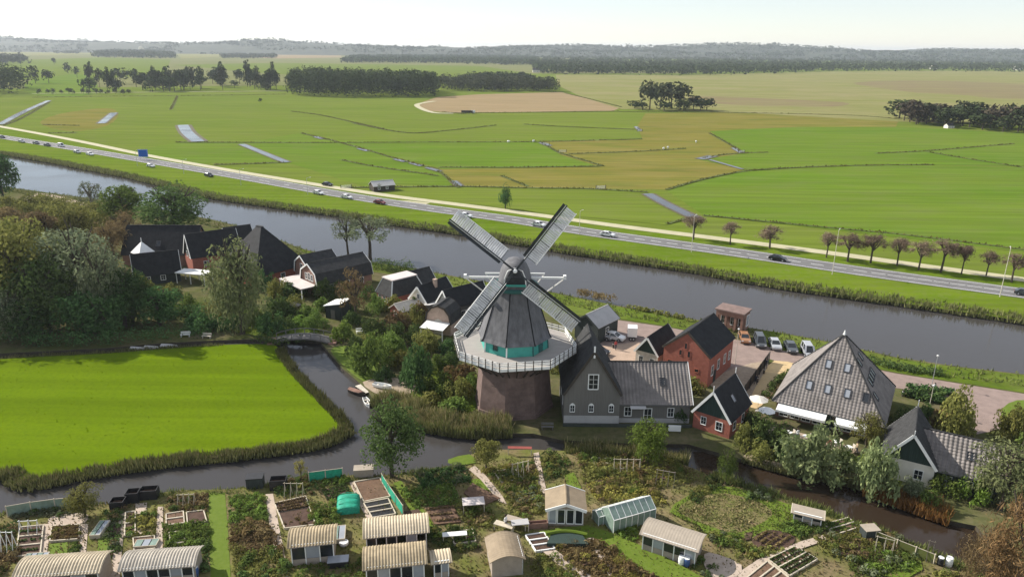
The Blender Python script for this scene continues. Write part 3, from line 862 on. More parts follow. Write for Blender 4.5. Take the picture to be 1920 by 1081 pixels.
    MB().hexa([(-1.0, -3.13, 20.5), (1.0, -3.13, 20.5), (.9, -3.02, 20.5), (-.9, -3.02, 20.5)], [(-.5, -3.13, 21.6), (.5, -3.13, 21.6), (.5, -3.02, 21.6), (-.5, -3.02, 21.6)]).build('front_gable', 'sail_dark', cap)
    for sgn in (-1, 1):
        MB().tube([(sgn * 1.52, -3.12, 18.7), (sgn * 1.42, -3.12, 20.2), (sgn * 1.0, -3.12, 21.3), (0, -3.12, 21.75)], .09, 5).build('front_trim', 'white_paint', cap)
    MB().bar((0, -2.8, 21.75), (0, 3.0, 21.05), .16).build('cap_ridge', 'roof_black', cap)
    # windshaft, hub and the four sails, tilted back
    tilt = math.radians(14)
    ax = Vector((0, -math.cos(tilt), math.sin(tilt)))
    hub = Vector((0, -4.6, 21.75))
    MB().tube([hub - ax * 3.2, hub + ax * .35], .36, 8).build('windshaft', 'iron_dark', t)
    MB().tube([hub + ax * .36, hub + ax * .62], [.3, .2], 8).build('hub_cap', 'white_paint', t)
    ex = Vector((1, 0, 0)); ey = ex.cross(-ax).normalized()
    if ey.z < 0: ey = -ey
    for k in range(4):
        a = math.radians(52.5 + 90 * k)
        u = ex * math.cos(a) + ey * math.sin(a)                  # along the arm
        w = ex * math.sin(a) - ey * math.cos(a)                  # clockwise side
        off = ax * (.12 if k % 2 else -.12)
        o = hub + off
        R_ = 11.1
        sail = MB().bar(o + u * .2, o + u * R_, .26, .3, ax).build('sail', 'sail_dark', t)
        def pt(r, c, d=0.0): return o + u * r + w * c + ax * d
        # windboard on the leading side, twisted forward
        MB().hexa([pt(2.3, -.16, .05), pt(11.0, -.16, .05), pt(11.0, -.18, .09), pt(2.3, -.18, .09)], [pt(2.3, -.5, .42), pt(11.0, -.5, .3), pt(11.0, -.53, .33), pt(2.3, -.53, .45)]).build('leading_board', 'sail_dark', sail)
        for r0 in range(9):
            ra, rb = 2.5 + r0 * .945, 2.5 + (r0 + 1) * .945 - .05
            tw0, tw1 = -.55 + .4 * (r0 / 9), -.55 + .4 * ((r0 + 1) / 9)
            lv = MB()                                            # three louvres to a panel, each a little open
            for q in range(3):
                r1, r2 = ra + (rb - ra) * q / 3 + .02, ra + (rb - ra) * (q + 1) / 3 - .03
                lv.hexa([pt(r1, .16, .09), pt(r2, .16, -.02), pt(r2, 1.66, tw1 - .02), pt(r1, 1.66, tw0 + .09)], [pt(r1, .16, .12), pt(r2, .16, .01), pt(r2, 1.66, tw1 + .01), pt(r1, 1.66, tw0 + .12)])
            lv.build('sail_shutter', 'sail_cloth', sail)
            MB().bar(pt(ra - .02, .1, .07), pt(ra - .02, 1.7, tw0 + .08), .06, .06).build('sail_bar', 'sail_dark' if r0 % 3 == 0 else 'sail_cloth', sail)
        MB().bar(pt(2.4, 1.71, -.5), pt(11.02, 1.71, -.1), .09, .1).build('edge_lath', 'white_paint', sail)
        MB().bar(pt(2.0, -.06, .22), pt(11.0, -.06, .2), .05, .05).build('white_lath', 'white_paint', sail)
    # winding gear: cross beam, tail pole and braces
    MB().bar((-7.0, .2, 19.35), (7.0, .2, 19.35), .26, .26).build('cross_beam', 'white_paint', t)
    MB().bar((-4.3, 2.6, 19.2), (4.3, 2.6, 19.2), .22, .22).build('short_beam', 'white_paint', t)
    MB().bar((0, 2.9, 20.2), (0, 8.0, 10.3), .3, .36).build('tail_pole', 'white_paint', t)
    for s in (-1, 1):
        MB().bar((s * 6.9, .2, 19.2), (s * .3, 7.4, 11.3), .16).build('tail_brace', 'white_paint', t)
        MB().bar((s * 4.2, 2.6, 19.1), (s * .3, 7.0, 12.2), .14).build('tail_brace', 'white_paint', t)
        MB().box(s * 7.0 - .2, s * 7.0 + .2, -.1, .5, 19.2, 19.75).build('beam_end', 'white_paint', t)
    MB().lathe([(.75, -.1), (.75, .1)], (0, 7.8, 10.6), 10, 'x').build('winch_wheel', 'dark_wood', t)
windmill()

# ------------------------------------------------ the grey timber house beside the mill (two things: gabled block and its wing move together)
def grey_house():
    t = house('grey timber house with lancet windows and long ribbed roof beside the mill', (11.25, 91.3, 0), 0.0, gable(7.7, 4.9, 11.1), 9.8, 'boards_grey', 'roof_slate', ov=.25, barge='dark_wood', tiles=.42,
              wins=[('F', 0.05, 5.6, 1.25, 2.1, dict(bars=(1, 2))), ('F', -2.7, 2.1, .6, .95, dict(arch=True)), ('F', -.1, 2.1, .6, .95, dict(arch=True)), ('F', 2.7, 2.1, .6, .95, dict(arch=True)),
                    ('L', 2.5, 2.1, .7, 1.1), ('L', 5.8, 2.1, .7, 1.1)], name='timber_house', chimney=None)
    MB().box(-.12, .12, -.32, -.2, 10.3, 12.0).build('finial', 'white_paint', t)
    # wing: ridge along x to the east
    wl, we, wr, x0, x1 = 9.6, 3.1, 7.05, 3.85, 13.9
    y0 = .9
    w = MB().hexa([(x0, y0, -.3), (x1, y0, -.3), (x1, y0 + wl, -.3), (x0, y0 + wl, -.3)], [(x0, y0, we), (x1, y0, we), (x1, y0 + wl, we), (x0, y0 + wl, we)])
    w.hexa([(x1 - .2, y0, we), (x1, y0, we), (x1, y0 + wl, we), (x1 - .2, y0 + wl, we)], [(x1 - .2, y0 + wl / 2 - .01, wr), (x1, y0 + wl / 2 - .01, wr), (x1, y0 + wl / 2 + .01, wr), (x1 - .2, y0 + wl / 2 + .01, wr)])
    w.build('wing_wall', 'boards_grey', t)
    r = MB(); tl = MB(); rx = x1 + .25; yr = y0 + wl / 2
    for sgn in (-1, 1):
        ye = yr + sgn * (wl / 2 + .35); ze = we - .35 * (wr - we) / (wl / 2)
        r.hexa([(0.5, ye, ze + .01), (rx, ye, ze + .01), (rx, yr, wr + .01), (0.5, yr, wr + .01)], [(0.5, ye, ze + .15), (rx, ye, ze + .15), (rx, yr, wr + .15), (0.5, yr, wr + .15)])
        e0, e1, r1, r0 = (1.0, ye, ze + .15), (rx, ye, ze + .15), (rx, yr, wr + .15), (1.0, yr, wr + .15)
        if sgn < 0: tri_or_quad_slope(tl, e0, e1, r1, r0, .5, amp=.06)
        else: tri_or_quad_slope(tl, e1, e0, r0, r1, .5, amp=.06)
        MB().bar((rx + .05, ye, ze + .1), (rx + .05, yr, wr + .12), .1, .34).build('bargeboard', 'white_paint', t)
    ro = r.build('wing_roof', 'roof_grey_tile', t); tag(tl.build('roof_tiles', 'roof_shiny_tile', ro), kind='stuff')
    MB().tube([(2, yr, wr + .2), (rx, yr, wr + .2)], .13, 6).build('ridge', 'roof_slate', ro)
    sl = Vector((0, wl / 2, wr - we)).normalized()
    window(ro, Vector((10.3, y0, we)) + sl * 2.6 + Vector((0, -.12, .16)), (1, 0, 0), Vector((0, -sl.z, sl.y)), .8, 1.1, 'iron_dark', 'glass_dark', (0, 0), depth=.1)
    for x, z, ww, hh in ((5.2, 1.1, .9, 1.3), (8.0, .2, 1.0, 2.0), (11.2, 1.0, .8, 1.3)): window(t, (x, y0, z), (1, 0, 0), (0, -1, 0), ww, hh)
    MB().hexa([(5.4, y0 - .9, 2.55), (7.6, y0 - .9, 2.55), (7.6, y0 - .02, 2.8), (5.4, y0 - .02, 2.8)], [(5.4, y0 - .9, 2.63), (7.6, y0 - .9, 2.63), (7.6, y0 - .02, 2.88), (5.4, y0 - .02, 2.88)]).build('canopy', 'grey_roof_felt', t)
    MB().box(-3.95, x1 + .1, -.5, -.12, -1.6, .35).build('quay_wall', 'plinth_dark', t)
    MB().box(-3.86, 3.86, -.05, -.004, .36, 1.5).build('base_boards', 'grey_roof_felt', t)
    MB().box(x0 + .05, x1, y0 - .05, y0 - .004, .0, .7).build('base_boards', 'grey_roof_felt', t)
grey_house()

# ------------------------------------------------ red house and its annex
house('red gabled house with three narrow dark windows behind the grey timber house', (27.4, 105.7, 0), VR, gable(7.6, 5.2, 8.4), 10.3, 'brick_red', 'roof_black', ov=.1, eov=.3, barge='dark_wood', cat='house', name='brick_house', ridge='roof_slate',
      wins=[('F', -.15, 5.6, .38, .95, dict(frame='brick_red', bars=(0, 0), arch=True)), ('F', -.95, 4.4, .38, .8, dict(frame='brick_red', bars=(0, 0), arch=True)), ('F', .45, 4.3, .38, 1.0, dict(frame='brick_red', bars=(0, 0), arch=True)),
            ('F', -2.6, 2.6, .7, .5, dict(frame='brick_orange', bars=(0, 0))), ('F', 1.9, 2.2, .6, .5, dict(frame='brick_orange', bars=(0, 0))),
            ('R', 1.7, 1.6, .8, 1.6), ('R', 4.2, 1.8, .8, 1.6), ('R', 6.9, 1.8, .8, 1.6), ('R', 9, 1.8, .8, 1.4)], door=('R', 2.9, 1.0, 2.1, 'boards_dark'))
a = house('low annex with dark green gable and white trim against the red house', (22.3, 111.0, 0), VR, gable(4.0, 2.7, 5.3), 7.4, 'pale_wood', 'roof_black', gable='boards_green', barge='white_paint', ov=.3, cat='annex', name='annex',
      wins=[('F', -1, .7, .7, 1.1), ('F', 1, .7, .7, 1.1), ('L', 2, .8, 1.0, 1.0), ('L', 5, .8, 1.0, 1.0)])

# ------------------------------------------------ small brick house by the ditch
h = house('small red brick house with dark boarded gable and white trim by the ditch', (27.5, 89.5, 0), math.radians(-38), gable(5.3, 2.6, 6.2), 6.8, 'brick_red', 'roof_black', gable='boards_green', ov=.35, name='small_house', cat='house',
      wins=[('F', -1.15, .95, .7, 1.1), ('F', 1.1, .8, .85, 1.2), ('R', 1.5, .8, .8, 1.2), ('R', 4.5, .8, .8, 1.2)], skylights=[(1, 3.3, 1.7, .7, 1.0)])
MB().bar((0, -.4, 6.2), (0, -.4, 7.2), .1).build('finial', 'white_paint', h)
MB().bar((0, 7.2, 6.2), (0, 7.2, 7.3), .1).build('finial', 'white_paint', h)

# ------------------------------------------------ pyramid farmhouse
def pyramid_house():
    S = 14.3; c = Vector((47.4, 97.0, 0)); rz = math.radians(-31)
    t = thing('pyramid_farmhouse', 'pyramid roofed farmhouse with tiled slopes, skylights and white awnings', 'farmhouse', c, rz)
    h = S / 2; eh, ap = 2.7, 11.7
    w = MB().hexa([(-h + .4, -h + .4, -.3), (h - .4, -h + .4, -.3), (h - .4, h - .4, -.3), (-h + .4, h - .4, -.3)], [(-h + .4, -h + .4, eh), (h - .4, -h + .4, eh), (h - .4, h - .4, eh), (-h + .4, h - .4, eh)])
    w.build('wall', 'brick_brown', t)
    cor = [Vector((-h - .2, -h - .2, eh - .25)), Vector((h + .2, -h - .2, eh - .25)), Vector((h + .2, h + .2, eh - .25)), Vector((-h - .2, h + .2, eh - .25))]
    top = Vector((0, 0, ap))
    for k in range(4):
        a, b = cor[k], cor[(k + 1) % 4]
        m = MB().poly([a, b, top]).poly([b, a, (a + b) / 2 * .98 + Vector((0, 0, .05)) * 0 + Vector((0, 0, -.02))])
        ro = m.build('roof_slope', 'roof_grey_tile', t)
        tl = MB(); tri_or_quad_slope(tl, a, b, top + (b - a).normalized() * .05, top - (b - a).normalized() * .05, .48, course=.42, amp=.045, step=.06)
        tag(tl.build('roof_tiles', 'roof_shiny_tile', ro), kind='stuff')
        MB().tube([a + Vector((0, 0, .08)), top + Vector((0, 0, .1))], .14, 6).build('hip_ridge', 'roof_slate', ro)
        e = (b - a).normalized(); up = (top - (a + b) / 2).normalized(); n = e.cross(up)
        if k == 0:   spots = [(-3.0, 2.9), (-.55, 2.9), (2.0, 2.9), (4.35, 2.9), (-1.15, 6.5), (1.3, 6.5)]
        elif k == 1: spots = [(-3.6, 2.6), (-2.2, 4.3), (-.9, 4.4), (.3, 4.4), (1.4, 4.5), (-1.5, 7.2), (0.6, 7.4)]
        else: spots = []
        for i, (u, v) in enumerate(spots):
            window(ro, (a + b) / 2 + e * u + up * v + n * .1, e, n, .72, 1.15, 'iron_dark', 'glass_sky' if not (k == 0 and i == 3) else 'glass_dark', (0, 0), depth=.1)
    MB().lathe([(.25, 0), (.16, .2), (.05, .7)], (0, 0, ap), 8).build('finial', 'white_paint', t)
    f = -h + .4
    for x in (-5.6, -4.1, -2.6, -1.1, 1.2, 2.7, 4.4): window(t, (x, f, .35), (1, 0, 0), (0, -1, 0), 1.1, 1.7, bars=(1, 1))
    for y in (-4, -1, 2, 5): window(t, (h - .4, y, .8), (0, 1, 0), (1, 0, 0), 1.0, 1.3)
    MB().box(-.1, .75, f - .05, f - .004, 0, 2.1).build('door', 'boards_green', t)
    for x0, x1 in ((-6.4, .1), (1.3, 5.2)):
        MB().hexa([(x0, f - 2.1, 2.0), (x1, f - 2.1, 2.0), (x1, f - .02, 2.38), (x0, f - .02, 2.38)], [(x0, f - 2.1, 2.06), (x1, f - 2.1, 2.06), (x1, f - .02, 2.44), (x0, f - .02, 2.44)]).box(x0, x1, f - 2.16, f - 2.102, 1.75, 2.08).build('awning', 'white_paint', t)
    return t
pyramid_house()

# ------------------------------------------------ house at the lower bend of the ditch
def bend_house():
    t = house('house with white edged gable and shining pantile wing by the brown ditch', (48.4, 77.9, 0), math.radians(-30), gable(5.6, 2.9, 6.6), 7.4, 'cream_wall', 'roof_slate', gable='boards_green', ov=.5, tiles=.42, name='pantile_house', cat='house',
          wins=[('F', -1.5, .8, .9, 1.2), ('F', 1.2, .8, .9, 1.2)], barge='white_paint')
    MB().bar((0, -.55, 6.6), (0, -.55, 7.3), .1).build('finial', 'white_paint', t)
    MB().bar((0, 7.9, 6.6), (0, 7.9, 7.7), .1).build('finial', 'white_paint', t)
    wl, we, wr, x0, x1, y0 = 7.6, 2.6, 5.5, 2.8, 9.6, .5
    MB().hexa([(x0, y0, -.3), (x1, y0, -.3), (x1, y0 + wl, -.3), (x0, y0 + wl, -.3)], [(x0, y0, we), (x1, y0, we), (x1, y0 + wl, we), (x0, y0 + wl, we)]).hexa([(x1 - .2, y0, we), (x1, y0, we), (x1, y0 + wl, we), (x1 - .2, y0 + wl, we)], [(x1 - .2, y0 + wl / 2 - .01, wr), (x1, y0 + wl / 2 - .01, wr), (x1, y0 + wl / 2 + .01, wr), (x1 - .2, y0 + wl / 2 + .01, wr)]).build('wing_wall', 'boards_dark', t)
    r = MB(); tl = MB(); rx = x1 + .3; yr = y0 + wl / 2
    for sgn in (-1, 1):
        ye = yr + sgn * (wl / 2 + .35); ze = we - .35 * (wr - we) / (wl / 2)
        r.hexa([(0.5, ye, ze + .01), (rx, ye, ze + .01), (rx, yr, wr + .01), (0.5, yr, wr + .01)], [(0.5, ye, ze + .15), (rx, ye, ze + .15), (rx, yr, wr + .15), (0.5, yr, wr + .15)])
        e0, e1, r1, r0 = (.6, ye, ze + .15), (rx, ye, ze + .15), (rx, yr, wr + .15), (.6, yr, wr + .15)
        if sgn < 0: tri_or_quad_slope(tl, e0, e1, r1, r0, .5, course=.45, amp=.07, step=.08)
        else: tri_or_quad_slope(tl, e1, e0, r0, r1, .5, course=.45, amp=.07, step=.08)
        MB().bar((rx + .06, ye, ze + .1), (rx + .06, yr, wr + .12), .12, .4).build('bargeboard', 'white_paint', t)
    ro = r.build('wing_roof', 'roof_grey_tile', t); tag(tl.build('roof_tiles', 'roof_shiny_tile', ro), kind='stuff')
    MB().tube([(.8, yr, wr + .2), (rx, yr, wr + .2)], .14, 6).build('ridge', 'roof_slate', ro)
    sl = Vector((0, wl / 2, wr - we)).normalized()
    window(ro, Vector((6.2, y0, we)) + sl * 2.0 + Vector((0, -.12, .16)), (1, 0, 0), Vector((0, -sl.z, sl.y)), .75, 1.0, 'iron_dark', 'glass_dark', (0, 0), depth=.1)
    for x in (4.2, 6.4, 8.4): window(t, (x, y0, .7), (1, 0, 0), (0, -1, 0), .9, 1.2)
bend_house()

# ------------------------------------------------ brick pavilion on the quay
def pavilion():
    t = thing('brick_pavilion', 'flat roofed brick pavilion with open front on the canal quay', 'pavilion', tuple(P(1340, 614)), VR)
    L_, D_, H_ = 5.2, 3.6, 3.7
    MB().box(0, L_, 1.2, D_, -.2, H_).build('wall', 'brick_brown', t)
    for x in (0.02, 1.7, 3.5, L_ - .45): MB().box(x, x + .42, .0, .42, -.2, H_ - .9).build('pillar', 'brick_brown', t)
    MB().box(0, L_, 0, 1.195, H_ - .898, H_ - .002).build('lintel', 'brick_brown', t)
    MB().box(-.25, L_ + .25, -.25, D_ + .25, H_, H_ + .25).build('roof', 'roof_red_brown', t)
    for x in (1.05, 2.9, 4.4): window(t, (x, 1.2, .9), (1, 0, 0), (0, -1, 0), .8, 1.6)
    window(t, (L_, 2.6, .9), (0, 1, 0), (1, 0, 0), 1.2, 2.0, glass='glass_sky')
pavilion()

# ------------------------------------------------ black barn behind the mill
house('black tarred barn with pale roof behind the mill stage', (13.4, 122.3, 0), math.radians(-40), gable(5.0, 3.2, 5.0), 6.5, 'boards_dark', 'grey_roof_felt', ov=.3, name='barn', cat='barn', barge='boards_dark', wins=[('F', 0, 1.2, 1.0, 1.3), ('R', 3, 1.2, .9, 1.2)])

# ------------------------------------------------ village west of the mill
house('white fronted dark roofed house with pale chimney near the black hedge', (-18.4, 136.0, 0), VR, gable(4.6, 2.7, 5.4), 8.0, 'cream_wall', 'roof_black', name='gabled_house', wins=[('F', 0, 3.1, .6, .8), ('F', -1.1, .8, .8, 1.2), ('F', 1.1, .8, .8, 1.2), ('R', 3, .8, .9, 1.2)], chimney=(.7, 4.2, 3.4, 6.0, .32))
house('dark roofed house with small white gable and grey side wall next to the mill', (-12.9, 131.4, 0), math.radians(-50), gable(4.4, 3.4, 6.2), 9.0, 'boards_grey', 'roof_black', gable='cream_wall', name='gabled_house', wins=[('F', 0, 3.7, .7, .9), ('R', 3, 1.0, .9, 1.2), ('R', 6, 1.0, .9, 1.2)])
def curved_house():
    prof = [(-2.5, 2.4), (-2.2, 3.9), (-1.3, 5.0), (0, 5.5), (1.3, 5.0), (2.2, 3.9), (2.5, 2.4)]
    t = house('small house with pale round topped gable and arched door beside the mill stage', (-13.4, 124.9, 0), math.radians(-20), prof, 4.6, 'brick_pale', 'roof_slate', ov=.12, barge='dark_wood', name='round_gable_house', cat='house')
    q = lambda y: [(-.85, y, 0), (.85, y, 0), (.85, y, 2.2), (.6, y, 2.75), (0, y, 3.0), (-.6, y, 2.75), (-.85, y, 2.2)]
    MB().hexa(q(-.06), q(-.004)).build('door', 'pale_wood', t)
    MB().hexa([(-2.2, -3.2, 2.05), (2.4, -3.2, 2.05), (2.4, -.07, 2.4), (-2.2, -.07, 2.4)], [(-2.2, -3.2, 2.15), (2.4, -3.2, 2.15), (2.4, -.07, 2.5), (-2.2, -.07, 2.5)]).build('canopy', 'white_paint', t)
    for x in (-2.0, 2.2): MB().box(x - .07, x + .07, -3.1, -2.96, 0, 2.05).build('canopy_post', 'white_paint', t)
curved_house()
def gambrel():
    prof = [(-3.5, 2.6), (-2.9, 4.8), (0, 6.5), (2.9, 4.8), (3.5, 2.6)]
    t = house('gambrel roofed house with white edged gable above a white canopy', (-42.9, 147.4, 0), math.radians(-46), prof, 13.2, 'brick_brown', 'roof_slate', gable='brick_brown', ov=.25, name='gambrel_house', cat='house',
              wins=[('F', -1.2, 3.0, .8, 1.3), ('F', 0.0, 3.0, .8, 1.5), ('F', 1.2, 3.0, .8, 1.3), ('R', 3, 1, 1, 1.2), ('R', 7, 1, 1, 1.2), ('R', 10.5, 1, 1, 1.2)])
    MB().box(-4.6, 3.6, -3.9, -.32, 2.5, 2.68).build('canopy', 'pink_roof_felt', t)
    MB().box(-6.8, -3.7, -3.5, 4.5, 2.3, 2.48).build('side_canopy', 'pink_roof_felt', t)
    for x, y in ((-4.4, -3.7), (-.5, -3.7), (3.4, -3.7), (-6.6, -3.3), (-6.6, 4.3)): MB().box(x - .08, x + .08, y - .08, y + .08, -.2, 2.3).build('canopy_post', 'white_paint', t)
gambrel()
house('second gambrel house with white gable edge hidden behind the longer one', (-46.5, 154.6, 0), math.radians(-46), [(-2.9, 2.4), (-2.4, 4.6), (0, 6.2), (2.4, 4.6), (2.9, 2.4)], 7.5, 'brick_brown', 'roof_slate', ov=.25, name='gambrel_house', wins=[('F', 0, 3.2, .9, 1.2)])
def mansard():
    t = thing('mansard_house', 'flat topped mansard house with row of windows and white trim', 'house', tuple(P(703, 566)), math.radians(-46))
    W, D, e, tp, i = 4.2, 9.0, 1.9, 5.0, 1.1
    t.location = tuple(P(707, 563)); W, D = 5.4, 8.0
    bx = lambda o, z: [(o, o, z), (W - o, o, z), (W - o, D - o, z), (o, D - o, z)]
    MB().hexa(bx(0, -.3), bx(0, e)).build('wall', 'brick_red', t)
    ro = MB().hexa(bx(-.25, e + .01), bx(1.0, tp)).build('roof', 'roof_slate', t)
    MB().hexa(bx(.85, tp + .01), bx(.85, tp + .22)).build('flat_roof', 'pink_roof_felt', ro)
    for p in range(4): MB().bar(Vector(bx(-.22, e + .1)[p]), Vector(bx(1.0, tp)[p]), .2, .16).build('hip_trim', 'white_paint', ro)
    for k in range(6):
        n = Vector((-(tp - e), 0, 1.25)).normalized(); v = Vector((1.25, 0, tp - e)).normalized()
        window(ro, Vector((-.25, 1.6 + k * .95, e)) + v * 1.35 + n * .05, (0, 1, 0), n, .6, 1.1, depth=.12)
    for u in (1.2, 2.7, 4.2):
        window(t, (u, 0, .6), (1, 0, 0), (0, -1, 0), .8, 1.0)
mansard()
def shed_white():
    t = house('small shed with bright white roof in front of the gambrel house', tuple(P(612, 596)), math.radians(-22), [(-.1, 2.5), (3.4, 3.3)], 3.6, 'boards_dark', 'white_paint', ov=.3, barge=None, name='white_roofed_shed', cat='shed', door=('F', 1.6, .9, 1.9, 'boards_grey'))
shed_white()
# western farm: long dark roofs behind the willow
house('dark roofed farmhouse with white edged pointed gable and red wall', (-75.2, 163.4, 0), math.radians(-52), gable(6.0, 3.6, 8.4), 11.0, 'brick_red', 'roof_black', gable='boards_dark', ov=.3, name='farmhouse', cat='farmhouse', wins=[('F', -.9, 3.2, .6, 1.2), ('F', .9, 3.2, .6, 1.2), ('F', 0, 5.2, .6, 1.0), ('R', 3, 1.2, 1, 1.2), ('R', 7, 1.2, 1, 1.2)])
house('long black roof of the farm running behind the pointed gable', tuple(P(250, 488)), math.radians(-36 - 52), gable(9.5, 2.8, 8.6), 17, 'brick_brown', 'roof_black', ov=.3, name='farm_barn', cat='barn', skylights=[(1, 8, 2.2, .9, 1.2, 'glass_dark')], barge='dark_wood')
house('black roofed cottage with white bargeboards under the reddish tree', (-82.8, 153.0, 0), math.radians(-62), gable(5.0, 2.2, 6.4), 9.0, 'boards_dark', 'roof_black', ov=.3, name='cottage', cat='cottage', wins=[('F', 0, 2.6, .8, 1.2), ('R', 2.5, .8, .9, 1.0), ('R', 5.5, .8, .9, 1.0)])
def white_dormer():
    t = thing('garden_turret', 'small white pointed turret roof above the black cottage', 'turret', tuple(P(274, 512)), VR)
    MB().box(-1.6, 1.6, -1.6, 1.6, -.2, 5.0).build('wall', 'cream_wall', t)
    MB().hexa([(-1.9, -1.9, 5.01), (1.9, -1.9, 5.01), (1.9, 1.9, 5.01), (-1.9, 1.9, 5.01)], [(-.1, -.1, 7.4), (.1, -.1, 7.4), (.1, .1, 7.4), (-.1, .1, 7.4)]).build('roof', 'white_paint', t)
    MB().bar((0, 0, 7.3), (0, 0, 8.4), .12).build('finial', 'white_paint', t)
white_dormer()
def farm_canopy():
    t = thing('terrace_canopy', 'flat white terrace canopy beside the red farm wall', 'canopy', tuple(P(330, 531)), math.radians(-36 + 90 - 52 - 14))
    MB().box(0, 7.2, 0, 3.4, 2.3, 2.5).build('canopy_roof', 'white_paint', t)
    for x in (.2, 3.6, 7.0):
        for y in (.2, 3.2): MB().box(x - .07, x + .07, y - .07, y + .07, -.1, 2.3).build('post', 'white_paint', t)
farm_canopy()
# stolp with steep black roof
def black_stolp():
    c = Vector((*P(496, 516)[:2], 0)); t = thing('black_farmhouse', 'steep black truncated roof of a farmhouse on the canal side', 'farmhouse', c, VR)
    h = 7.2
    bx = lambda o, z: [(-o, -o, z), (o, -o, z), (o, o, z), (-o, o, z)]
    MB().hexa(bx(h - .3, -.2), bx(h - .3, 2.4)).build('wall', 'brick_red', t)
    ro = MB().hexa(bx(h, 2.41), [(-.9, -.3, 11.4), (.9, -.3, 11.4), (.9, .3, 11.4), (-.9, .3, 11.4)]).build('roof', 'roof_black', t)
    MB().box(-1, 1, -.36, .36, 11.41, 11.6).build('ridge', 'roof_slate', ro)
    for y in (-4, 0, 4): window(t, (h - .3, y, .7), (0, 1, 0), (1, 0, 0), 1, 1.2)
black_stolp()

house('low brick annex with tan roof in front of the mansard house', tuple(P(742, 598)), math.radians(-46), gable(3.4, 1.9, 3.0), 6.0, 'brick_red', 'pale_wood', name='annex', cat='annex', barge=None, wins=[('F', 0, .7, .8, .9), ('R', 2, .7, .8, .9), ('R', 4.2, .7, .8, .9)])
house('low grey roofed lean-to between the white gable and the round gable', tuple(P(800, 594)), math.radians(-50), [(-1.6, 2.0), (1.6, 2.9)], 3.6, 'boards_grey', 'grey_roof_felt', name='lean_to', cat='lean-to', barge=None, wins=[('F', 0, .7, .8, .8)])
house('small white ended house beyond the red farm wall by the canal', tuple(P(424, 468)), math.radians(-52), gable(4.6, 2.8, 5.6), 6.5, 'cream_wall', 'roof_black', name='gabled_house', wins=[('F', -1, .9, .8, 1.2), ('F', 1, .9, .8, 1.2), ('F', 0, 3.2, .6, .8)])
house('dark low barn with grey roof half hidden by the lower sail above the stage', tuple(P(893, 612)), math.radians(-40), gable(4.6, 2.6, 4.6), 6.0, 'boards_dark', 'roof_slate', name='barn', cat='barn', wins=[('F', 0, .9, .9, 1.1), ('R', 2, .9, .8, 1), ('R', 4.5, .9, .8, 1)])
house('small tiled cottage behind the mansard house near the hedge', tuple(P(762, 552)), math.radians(-46), gable(4.6, 2.4, 4.8), 6.0, 'brick_brown', 'roof_slate', name='cottage', cat='cottage', wins=[('F', 0, .8, .9, 1.1), ('R', 2, .8, .8, 1.1), ('R', 4.4, .8, .8, 1.1)])

leaf_mat('leaf_far_brown', (.05, .042, .03), (.09, .075, .05), .1)
leaf_mat('leaf_russet', (.13, .075, .035), (.24, .15, .075), .3)
# ---------------------------------------------------------------- village ground
sheet('quay_road', '1085,640 1110,604 1140,597 1250,613 1335,629 1400,640 1520,667 1680,700 1920,738 2150,780 2150,835 1920,775 1870,806 1830,814 1795,792 1788,746 1700,730 1600,715 1500,690 1440,672 1430,690 1380,700 1300,704 1200,694 1130,682', .03, 'brick_paving')
sheet('forecourt', '1090,650 1140,648 1215,640 1260,660 1215,690 1120,682', .04, 'brick_paving_pale', 3)
sheet('sand_path', '1404,752 1432,700 1452,676 1500,684 1506,694 1470,715 1440,748 1418,766', .05, 'sand_path', 2)
sheet('yard', '1372,692 1440,676 1430,706 1405,752 1385,760 1330,720', .045, 'gravel_path', 2)
sheet('canal_bank', '560,466 630,484 700,493 770,504 870,523 960,538 1040,550 1150,573 1220,585 1300,600 1335,607 1335,627 1250,611 1140,595 1080,590 960,575 870,556 780,522 690,508 600,486', .035, 'rough_grass', 2)
sheet('canal_bank', '1430,620 1480,628 1560,643 1680,671 1800,689 1920,703 2150,742 2150,778 1920,736 1680,698 1520,665 1440,650', .035, 'rough_grass', 2)
sheet('lawn', '620,656 650,648 700,668 715,700 690,716 668,706 645,686', .03, 'lawn', 3)
sheet('lawn', '760,716 830,690 893,700 890,768 830,778 790,770', .03, 'rough_grass', 3)
sheet('lawn', '430,610 560,600 600,618 560,632 470,628', .03, 'rough_grass', 3)
sheet('lawn', '1880,765 1925,750 1990,790 1960,840 1890,812', .05, 'lawn', 3)
sheet('lawn', '1600,860 1660,850 1700,905 1640,920', .04, 'rough_grass', 3)
sheet('terrace', '1452,800 1600,838 1596,850 1520,835 1440,812', .05, 'gravel_path', 2)
sheet('quay_path', '1390,858 1480,882 1482,874 1400,850', .05, 'gravel_path')
sheet('yard', '680,716 740,708 780,722 760,742 715,742', .04, 'gravel_path', 3)
sheet('river_beach', '70,362 130,372 190,392 170,398 90,392 40,380', .05, 'gravel_path', 2)

